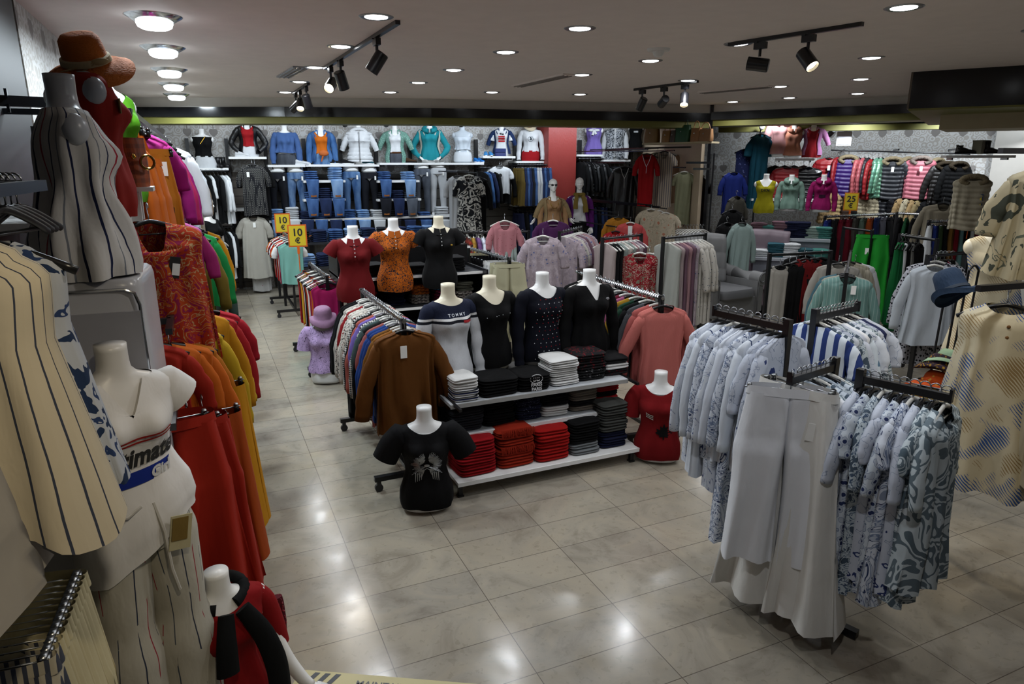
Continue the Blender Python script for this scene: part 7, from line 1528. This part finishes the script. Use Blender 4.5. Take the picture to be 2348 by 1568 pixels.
# racks on the right, with price signs
def prack(u0, v0, u1, v1, z, label, chrome=True, items=None, wh_='', rz=None, jit=.05): 
    a = G(u0, v0, z)[:2]; b = G(u1, v1, z)[:2]; pole_rack('garment_rack', label, tuple(a), tuple(b), z, chrome=chrome, base=.45)
    if items: rack_row(tuple(a), tuple(b), z+.01, items, wh_, 'from left', rz=rz, jitter=jit)
def mk(nm_, cat, cols, L_, slv='long', k0='top', **kk): return [(nm_, c+' '+cat, cat, m, T(seed=i % 4, slv=slv, L=L_+.05*(i % 2), dep=.034, **kk) if k0 == 'top' else clo(k0, w=.34, L=L_, flare=1.2, seed=i % 3, dep=.035, fold=.012), {} if k0 == 'top' else {'hk': 'clip', 'hw': .33}) for i, (m, c) in enumerate(cols)]
mixc = [(mat('#14205c'), 'royal blue'), (BLK2, 'black striped'), (mat('#5c0c1c'), 'burgundy'), (mat('#5c0c1c'), 'dark red'), (mat('#3c3a34'), 'mottled'), (mat('#4c5c50'), 'sage'), (mat('#8c3c10'), 'orange'), (mat('#101c44'), 'navy'), (mat('#4c4c54'), 'grey'), (BLK2, 'black')]
prack(1892, 497, 2052, 490, 1.45, 'chrome rack of mixed trousers in front of the coat wall', items=mk('hanging_trousers', 'trousers', mixc, 1.0, k0='pants'), wh_='on mixed trouser rack', rz=.5)
p = AP(1945, 552, 14.6); t = hang('hanging_trousers', 'bright green wide leg trousers with a small tag', 'trousers', (p[0], p[1], p[2]+.12), fc(p), mat('#1c8428', bump=.3), clo('pants', w=.40, L=1.12, flare=1.3, seed=9, dep=.06, fold=.016), hk='clip', hw=.38, tagz=(-.05, -.08, -.28))
q_ = G(2003, 528, 1.40); t.location = tuple(q_); pole_rack('garment_rack', 'black rack holding the bright green trousers', (q_[0]-.05, q_[1]-.02), (q_[0]+.02, q_[1]+.5), 1.39, chrome=False, base=.5)
drk = [(BLK2, 'black'), (mat('#1c4a2c'), 'green'), (BLK2, 'black'), (mat('#8c8c90'), 'silver grey'), (BLK2, 'black print'), (mat('#0c3c24'), 'dark green'), (mat('#3c3c40'), 'grey'), (BLK2, 'black'), (mat('#44484c'), 'snake print')]
prack(2058, 489, 2208, 496, 1.5, 'far chrome rack of dark clothes right of the green trousers', items=mk('hanging_blouse', 'blouse', drk, .9), wh_='on far dark rack', rz=.5)
col2 = [(wt, 'white'), (mat('#1c2c6c'), 'blue'), (mat('#2c3c24'), 'olive'), (BLK2, 'black'), (mat('#6c4c20'), 'camel'), (mat('#6c0c1c'), 'red'), (mat('#5c8080'), 'aqua'), (BLK2, 'black'), (wt, 'white'), (mat('#6c0c24'), 'wine')]
prack(2130, 508, 2252, 506, 1.5, 'chrome rack of narrow coloured trousers at the far right', items=mk('hanging_trousers', 'trousers', col2, 1.0, k0='pants'), wh_='on narrow colour rack', rz=.5)
for (u, v, d_, l) in [(1949, 465, 11.6, 'yellow 25 euro price sign in the middle of the coat wall'), (2224, 480, 9.0, 'yellow 25 euro price sign tilted beside the cream vest')]:
    p = W(u, v+18, d_); sign('25', l, tuple(p), fc(p), h=.30, wd=.22, stick=.28, border='#c87814' if u < 2000 else '#24304c', lean=0)
rw('hanging_vest', 2235, 392, 'cream quilted vest hanging large at the far right', mat('#9c9480'), T(seed=2, slv='none', L=.68, w=.44, dep=.07, puff=1), c=15.2, cat='vest', fur=fur)
rw('hanging_coat', 2165, 455, 'beige open coat on the high hook right of the fur vests', mat('#7c7464'), T(seed=3, slv='long', L=.62, w=.5, dep=.07, neck=.1), c=16.0, cat='coat')
rw('hanging_coat', 2185, 458, 'dark brown coat behind the beige open coat', mat('#14100e'), T(seed=1, slv='long', L=.62, w=.5, dep=.07), c=16.2, cat='coat')
rshelf(2170, 2330, 356, 'high grey shelf with black shoes at the far right', c=17.8)
for k, (u, l, bt) in enumerate([(2213, 'black low boots at the left of the high right shelf', .05), (2275, 'black heeled shoes on the high right shelf', .12)]): p = AP(u, 352, 17.7); pair(l, tuple(p), .8, mat('#08080a', rough=.3), BLK2, boot=bt)
p = AP(2246, 353, 17.7); o = obj('gift_box', MB().box((0, 0, .09), (.18, .14, .18)).box((0, 0, .19), (.19, .15, .02)), mat('#8c8a7c'), None, tuple(p)); tag(o, 'small pale box between the two pairs of black shoes', 'box')
p = AP(1935, 318, 19.6); t = thing('wall_box', 'small white box on the right wall among the hearts', 'wall box', tuple(p), RZ); obj('casing', MB().box((0, 0, 0), (.24, .10, .24)), PLW, t); obj('cover', MB().box((0, -.055, 0), (.2, .012, .2)), WHITEL, t)
# middle right racks
prack(1765, 585, 1905, 578, 1.35, 'black rack of black and red coats behind the pinkish armchair', chrome=False)
for i, (u, v, m, l, s, L_) in enumerate([(1790, 596, mat('#8c8880'), 'white grey long sleeveless dress at the left end', 'none', 1.1), (1812, 592, BLKF, 'black long vest', 'none', 1.1), (1828, 588, BLKF, 'black satin dress', 'half', 1.15), (1848, 580, mat('#5c0a0c'), 'dark red coat, left', 'none', 1.05), (1868, 580, mat('#5c0a0c'), 'dark red coat, right', 'none', 1.0), (1846, 573, BLKF, 'wide black coat behind the red ones', 'long', 1.1), (1884, 578, BLKF, 'black coat at the right end', 'long', 1.0)]):
    p = W(u, v, 8.6+(.15 if 'behind' in l else .0)); hang('hanging_coat', l+' of the black and red coat rack', 'coat', tuple(p), -.5, m, T(seed=i % 4, slv=s, L=L_, w=.26 if s != 'long' else .5, dep=.05, fold=.014))
cs = mat('#8c8676', 'stripe', freq=26, warp=.002, stops=[(0, '#948e7e'), (.85, '#7c7666')]); sg = mat('#5c7a74', 'stripe', freq=30, warp=.002, stops=[(0, '#5e7e78'), (.8, '#7c948e')]); tb = mat('#3c5a64')
for i, (u, v, d_, m, l, L_, r_) in enumerate([(1948, 586, 7.9, cs, 'cream striped open shirt, rearmost', .74, 0), (1962, 588, 8.1, wt, 'white shirt right of the cream one', .7, .1), (1925, 590, 7.8, mat('#8c8880'), 'pale grey shirt at the left', .8, 0), (1938, 612, 7.0, tb, 'blue grey shirt', .74, -.1), (1944, 614, 6.9, mat('#8c8c80'), 'cream shirt under the sage one', .76, 0)]):
    hang('hanging_shirt', l+' of the shirts group before the green trousers', 'shirt', tuple(W(u, v, d_)), -.75+r_, m, T(seed=i % 4, slv='long', L=L_, w=.46, dep=.05), tagz=None)
hang('hanging_shirt', 'sage green striped shirt with collar and white tag facing the aisle', 'shirt', tuple(W(1946, 617, 6.7)), -.72, sg, T(seed=13, slv='long', L=.74, w=.46, dep=.07, neck=.07, fold=.014, flare=1.1), tagz=(.05, -.10, -.19))
pole_rack('garment_rack', 'black rack holding the sage and cream shirts', tuple(W(1946, 590, 6.6)[:2]), tuple(W(1952, 570, 8.3)[:2]), W(1946, 590, 7.4)[2]-.06, chrome=False, base=.5)
for i, (u, v, m, l, L_) in enumerate([(2078, 540, mat('#0c4c28'), 'dark green long dress', 1.15), (2086, 542, wt, 'white long dress', 1.2), (2094, 542, BLKF, 'black long dress', 1.2), (2102, 543, mat('#6c6c68'), 'grey long dress', 1.2), (2110, 544, BLK2, 'black patterned long dress', 1.2), (2070, 540, mat('#0c5a2c'), 'green flared dress', 1.05)]):
    hang('hanging_dress', l+' of the green and black dress rack', 'dress', tuple(W(u, v, 8.0)), .35, m, T(seed=i % 4, slv='none', L=L_*.92, w=.30, dep=.04, flare=1.2))
pole_rack('garment_rack', 'black rack of green and black long dresses', tuple(W(2065, 538, 8.1)[:2]), tuple(W(2150, 545, 7.6)[:2]), W(2078, 540, 8.0)[2]-.01, chrome=False, base=.5)
lp = mat('#8c8c8c', 'dots', scale=40, stops=[(0, '#101218'), (.4, '#94949a')])
hang('hanging_blouse', 'white loose blouse with long sleeves beside the blue hat', 'blouse', tuple(W(2146, 590, 6.2)), -.6, mat('#a0a6ac', bump=.4), T(seed=4, slv='long', L=.72, w=.40, dep=.07, flare=1.2, fold=.02), hm=HW)
hang('hanging_dress', 'black and white speckled long dress behind the white blouse', 'dress', tuple(W(2150, 582, 6.4)), -.6, lp, T(seed=5, slv='long', L=.98, w=.50, dep=.07, flare=1.25), hm=HW)
for i, (m, l) in enumerate([(mat('#2c8c4c'), 'green and white'), (mat('#8c1438'), 'pink'), (BLK2, 'black'), (wt, 'white')]): hang('hanging_blouse', l+' folded top on the hangers above the white blouse', 'blouse', tuple(W(2158+9*i, 580, 6.7+.1*i)), .3, m, T(seed=i, slv='none', L=.4, w=.4, dep=.04))
pole_rack('garment_rack', 'black rack holding the white blouse, on wheeled feet', tuple(W(2130, 575, 6.3)[:2]), tuple(W(2215, 575, 6.6)[:2]), W(2146, 590, 6.2)[2]-.01, chrome=False, base=.5)
# hat stand with stacked hats
ht = thing('hat_stand', 'black looped wire hat stand before the palm print dresses', 'hat stand', (3.95, 2.62, 0))
for k, (u0, v0) in enumerate([(2170, 660), (2200, 650), (2222, 620), (2244, 620)]):
    p = W(u0, v0, 4.15+.03*k)-np.array((3.95, 2.62, 0)); obj('wire', MB().tube([(p[0], p[1], p[2]), (p[0]-.02, p[1]+.0, .95)], .007, 8), BLKP, ht)
pa = W(2222, 620, 4.2)-np.array((3.95, 2.62, 0)); pb = W(2244, 620, 4.2)-np.array((3.95, 2.62, 0)); obj('wire_loop', MB().tube([tuple(pa*(1-q)+pb*q+np.array((0, 0, .03*math.sin(PI*q)))) for q in np.linspace(0, 1, 10)], .007, 8), BLKP, ht)
obj('pole', MB().tube([(0, 0, 0), (0, 0, 1.0)], .02, 10), BLKP, ht); obj('base', MB().lathe([(.001, .02), (.22, .015), (.24, 0)], 32), BLKP, ht)
p = W(2187, 670, 4.05)
h = thing('sun_hat', 'dark blue denim brimmed hat on top of the wire stand', 'hat', tuple(p), 0, rot=(R(-30), R(-18), -.6)); obj('crown_and_brim', hat_mb(.14, .085, .118, .03, sx=.95, dent=.03), mat('#26364c', bump=.4, bscale=60), h); obj('hat_band', MB().lathe([(.088, .0), (.10, .004), (.098, .02), (.086, .024)], 30, sx=.9), mat('#3c4450'), h); obj('crown_seam', MB().tube([(0, -.07, .105), (0, -.02, .115), (0, .03, .112), (0, .07, .1)], .008, 6), mat('#6c6c5c'), h)
for k, (u, v, m, l, tx, ty, r_) in enumerate([(2160, 905, mat('#8c6c24', 'flower', scale=16, stops=[(0, '#8c3c10'), (.2, '#a88838'), (.5, '#4c5c5c'), (.6, '#a89050')]), 'yellow flowered sun hat at the bottom of the hat pile', 0, 8, .16), (2150, 880, mat('#9c3c08', 'dots', scale=20, stops=[(0, '#a87c30'), (.2, '#a03c08')]), 'orange spotted sun hat in the hat pile', 0, 14, .17), (2158, 842, mat('#1c0c1c', 'blotch', scale=26, dist=2, stops=[(0, '#7c5c14'), (.42, '#1c0c1c')]), 'dark purple sun hat with golden print', 0, 20, .14), (2178, 832, mat('#7c9478', bump=.4), 'pale green sun hat on top of the hat pile', 0, 24, .14), (2215, 838, mat('#080a0e'), 'black hat behind the pale green one', 0, 5, .12)]):
    p = W(u, v, 4.05+.1*(k == 4)); h = thing('sun_hat', l, 'hat', tuple(p), 0, rot=(R(tx), R(ty), 0)); obj('crown_and_brim', cached(('h', k), lambda: hat_mb(.075, .08, r_, .03).mesh('hat', True)), m, h); obj('hat_band', MB().lathe([(.083, .0), (.094, .004), (.093, .014), (.082, .018)], 24, sx=.9), m, h)
# palm print mannequins and clothes at the right edge
PLM = mat('#b8ae94', 'leaf', scale=6, wave=26, rot=(0, .7, 0), c2='#34528a', c3='#8a7450', cut=.54, cut3=.43, grow=3.5, bump=.4); PLG = mat('#a0957a', 'blotch', scale=7, dist=1.3, stops=[(0, '#3c4038'), (.37, '#a39a80'), (.60, '#54584c'), (.64, '#a0957a')], bump=.4)
p = W(2240, 930, 4.3); t = bust('cream mannequin in a cream dress with blue palm fronds behind the hat stand', tuple(W(2262, 740, 4.6)-np.array((0, 0, .02))), -.75, PLM, dict(neck=.10, nw=.09, slv='none', seed=14, z0=-.5, hem=1.5, fold=.006), CREAM, extra=lambda t: obj('price_tag', MB().box((.04, -.15, .50), (.035, .004, .07)), mat('#7c6a44'), t))
p = W(2315, 668, 3.45); t = hang('hanging_dress', 'cream sleeveless dress with blue and brown palm fronds hanging at the right edge', 'dress', tuple(p), -.85, PLM, T(seed=15, slv='none', L=.96, w=.40, dep=.10, flare=1.55, fold=.03, neck=.03, nw=.09, wave=1), hm=HB, hw=.42)
bm = MB()
for k in range(8): bm.ell((0, -.115-.002*k, -.16-.055*k), (.009, .005, .009), 10, 6)
obj('buttons', bm, mat('#6c4c2c'), t)
hang('hanging_dress', 'plain cream pleated dress at the far right edge', 'dress', tuple(W(2450, 690, 3.35)), -.9, mat('#a8a08a', bump=.4), T(seed=16, slv='none', L=.86, w=.42, dep=.10, flare=1.3, fold=.035, nf=8), hm=HW)
hang('hanging_shirt', 'cream shirt with grey palm leaf print hanging high at the right edge', 'shirt', tuple(W(2425, 350, 3.7)), -.85, PLG, T(seed=17, slv='half', slw=1.5, L=.60, w=.40, dep=.09, flare=1.25, fold=.03), hm=HW)
t = thing('wall_rail', 'dark rail carrying the palm print clothes at the right edge', 'clothes rail', tuple(W(2338, 662, 3.42)+np.array((-.1, 0, .02))), -.1); obj('rail', MB().box((.4, 0, .0), (1.2, .03, .03)), BLKP, t); obj('bracket', MB().box((.9, .0, -.2), (.03, .03, .42)), BLKP, t)
t = thing('wall_rail', 'high dark rail carrying the grey leaf print shirt', 'clothes rail', tuple(W(2325, 346, 3.68)), -.1); obj('rail', MB().box((.5, 0, .0), (1.2, .03, .03)), BLKP, t); obj('bracket', MB().box((.9, .0, -.2), (.03, .03, .42)), BLKP, t)
quad((4.75, 2.0), (4.95, .6), 0, CEIL, 'wall_edge', WALLW, .06)
# mirror on the pier
a = np.array((8.17, 9.80)); b = np.array((9.05, 10.76)); 
t = thing('mirror', 'tall dark mirror on the black pier beside the partition', 'mirror', (8.20, 9.76, .05), math.atan2(.96, .88)); obj('glass', MB().box((.65, -.01, 1.2), (1.16, .01, 2.3)), mat('#20262c', rough=.05, metal=.9, bump=0), t); obj('frame', MB().box((.65, 0, 2.37), (1.26, .03, .05)).box((.05, 0, 1.2), (.05, .03, 2.4)).box((1.25, 0, 1.2), (.05, .03, 2.4)), BLKP, t)
for i, (u, v, d_, m, l, s, L_) in enumerate([(1712, 332, 12.2, mat('#1c244c', 'flower', scale=20, stops=[(0, '#5c6490'), (.2, '#1c244c')]), 'blue patterned long dress', 'none', .9), (1722, 335, 12.3, mat('#2c3450'), 'navy sprigged dress', 'none', .95), (1683, 385, 11.6, mat('#0c1c5c'), 'royal blue dress', 'half', .7), (1702, 500, 10.2, mat('#7c8c88'), 'pale mint sweater', 'long', .72), (1680, 470, 10.8, BLKF, 'black patterned dress', 'half', .9), (1668, 500, 10.5, BLKF, 'black long dress', 'long', 1.0), (1690, 440, 11.2, mat('#3c3a34'), 'brown patterned dress', 'half', .8)]):
    hang('hanging_dress', l+' hanging near the mirror pier', 'dress', tuple(W(u, v, d_)), -.5+.1*i, m, T(seed=i % 4, slv=s, L=L_, w=.36, dep=.05))
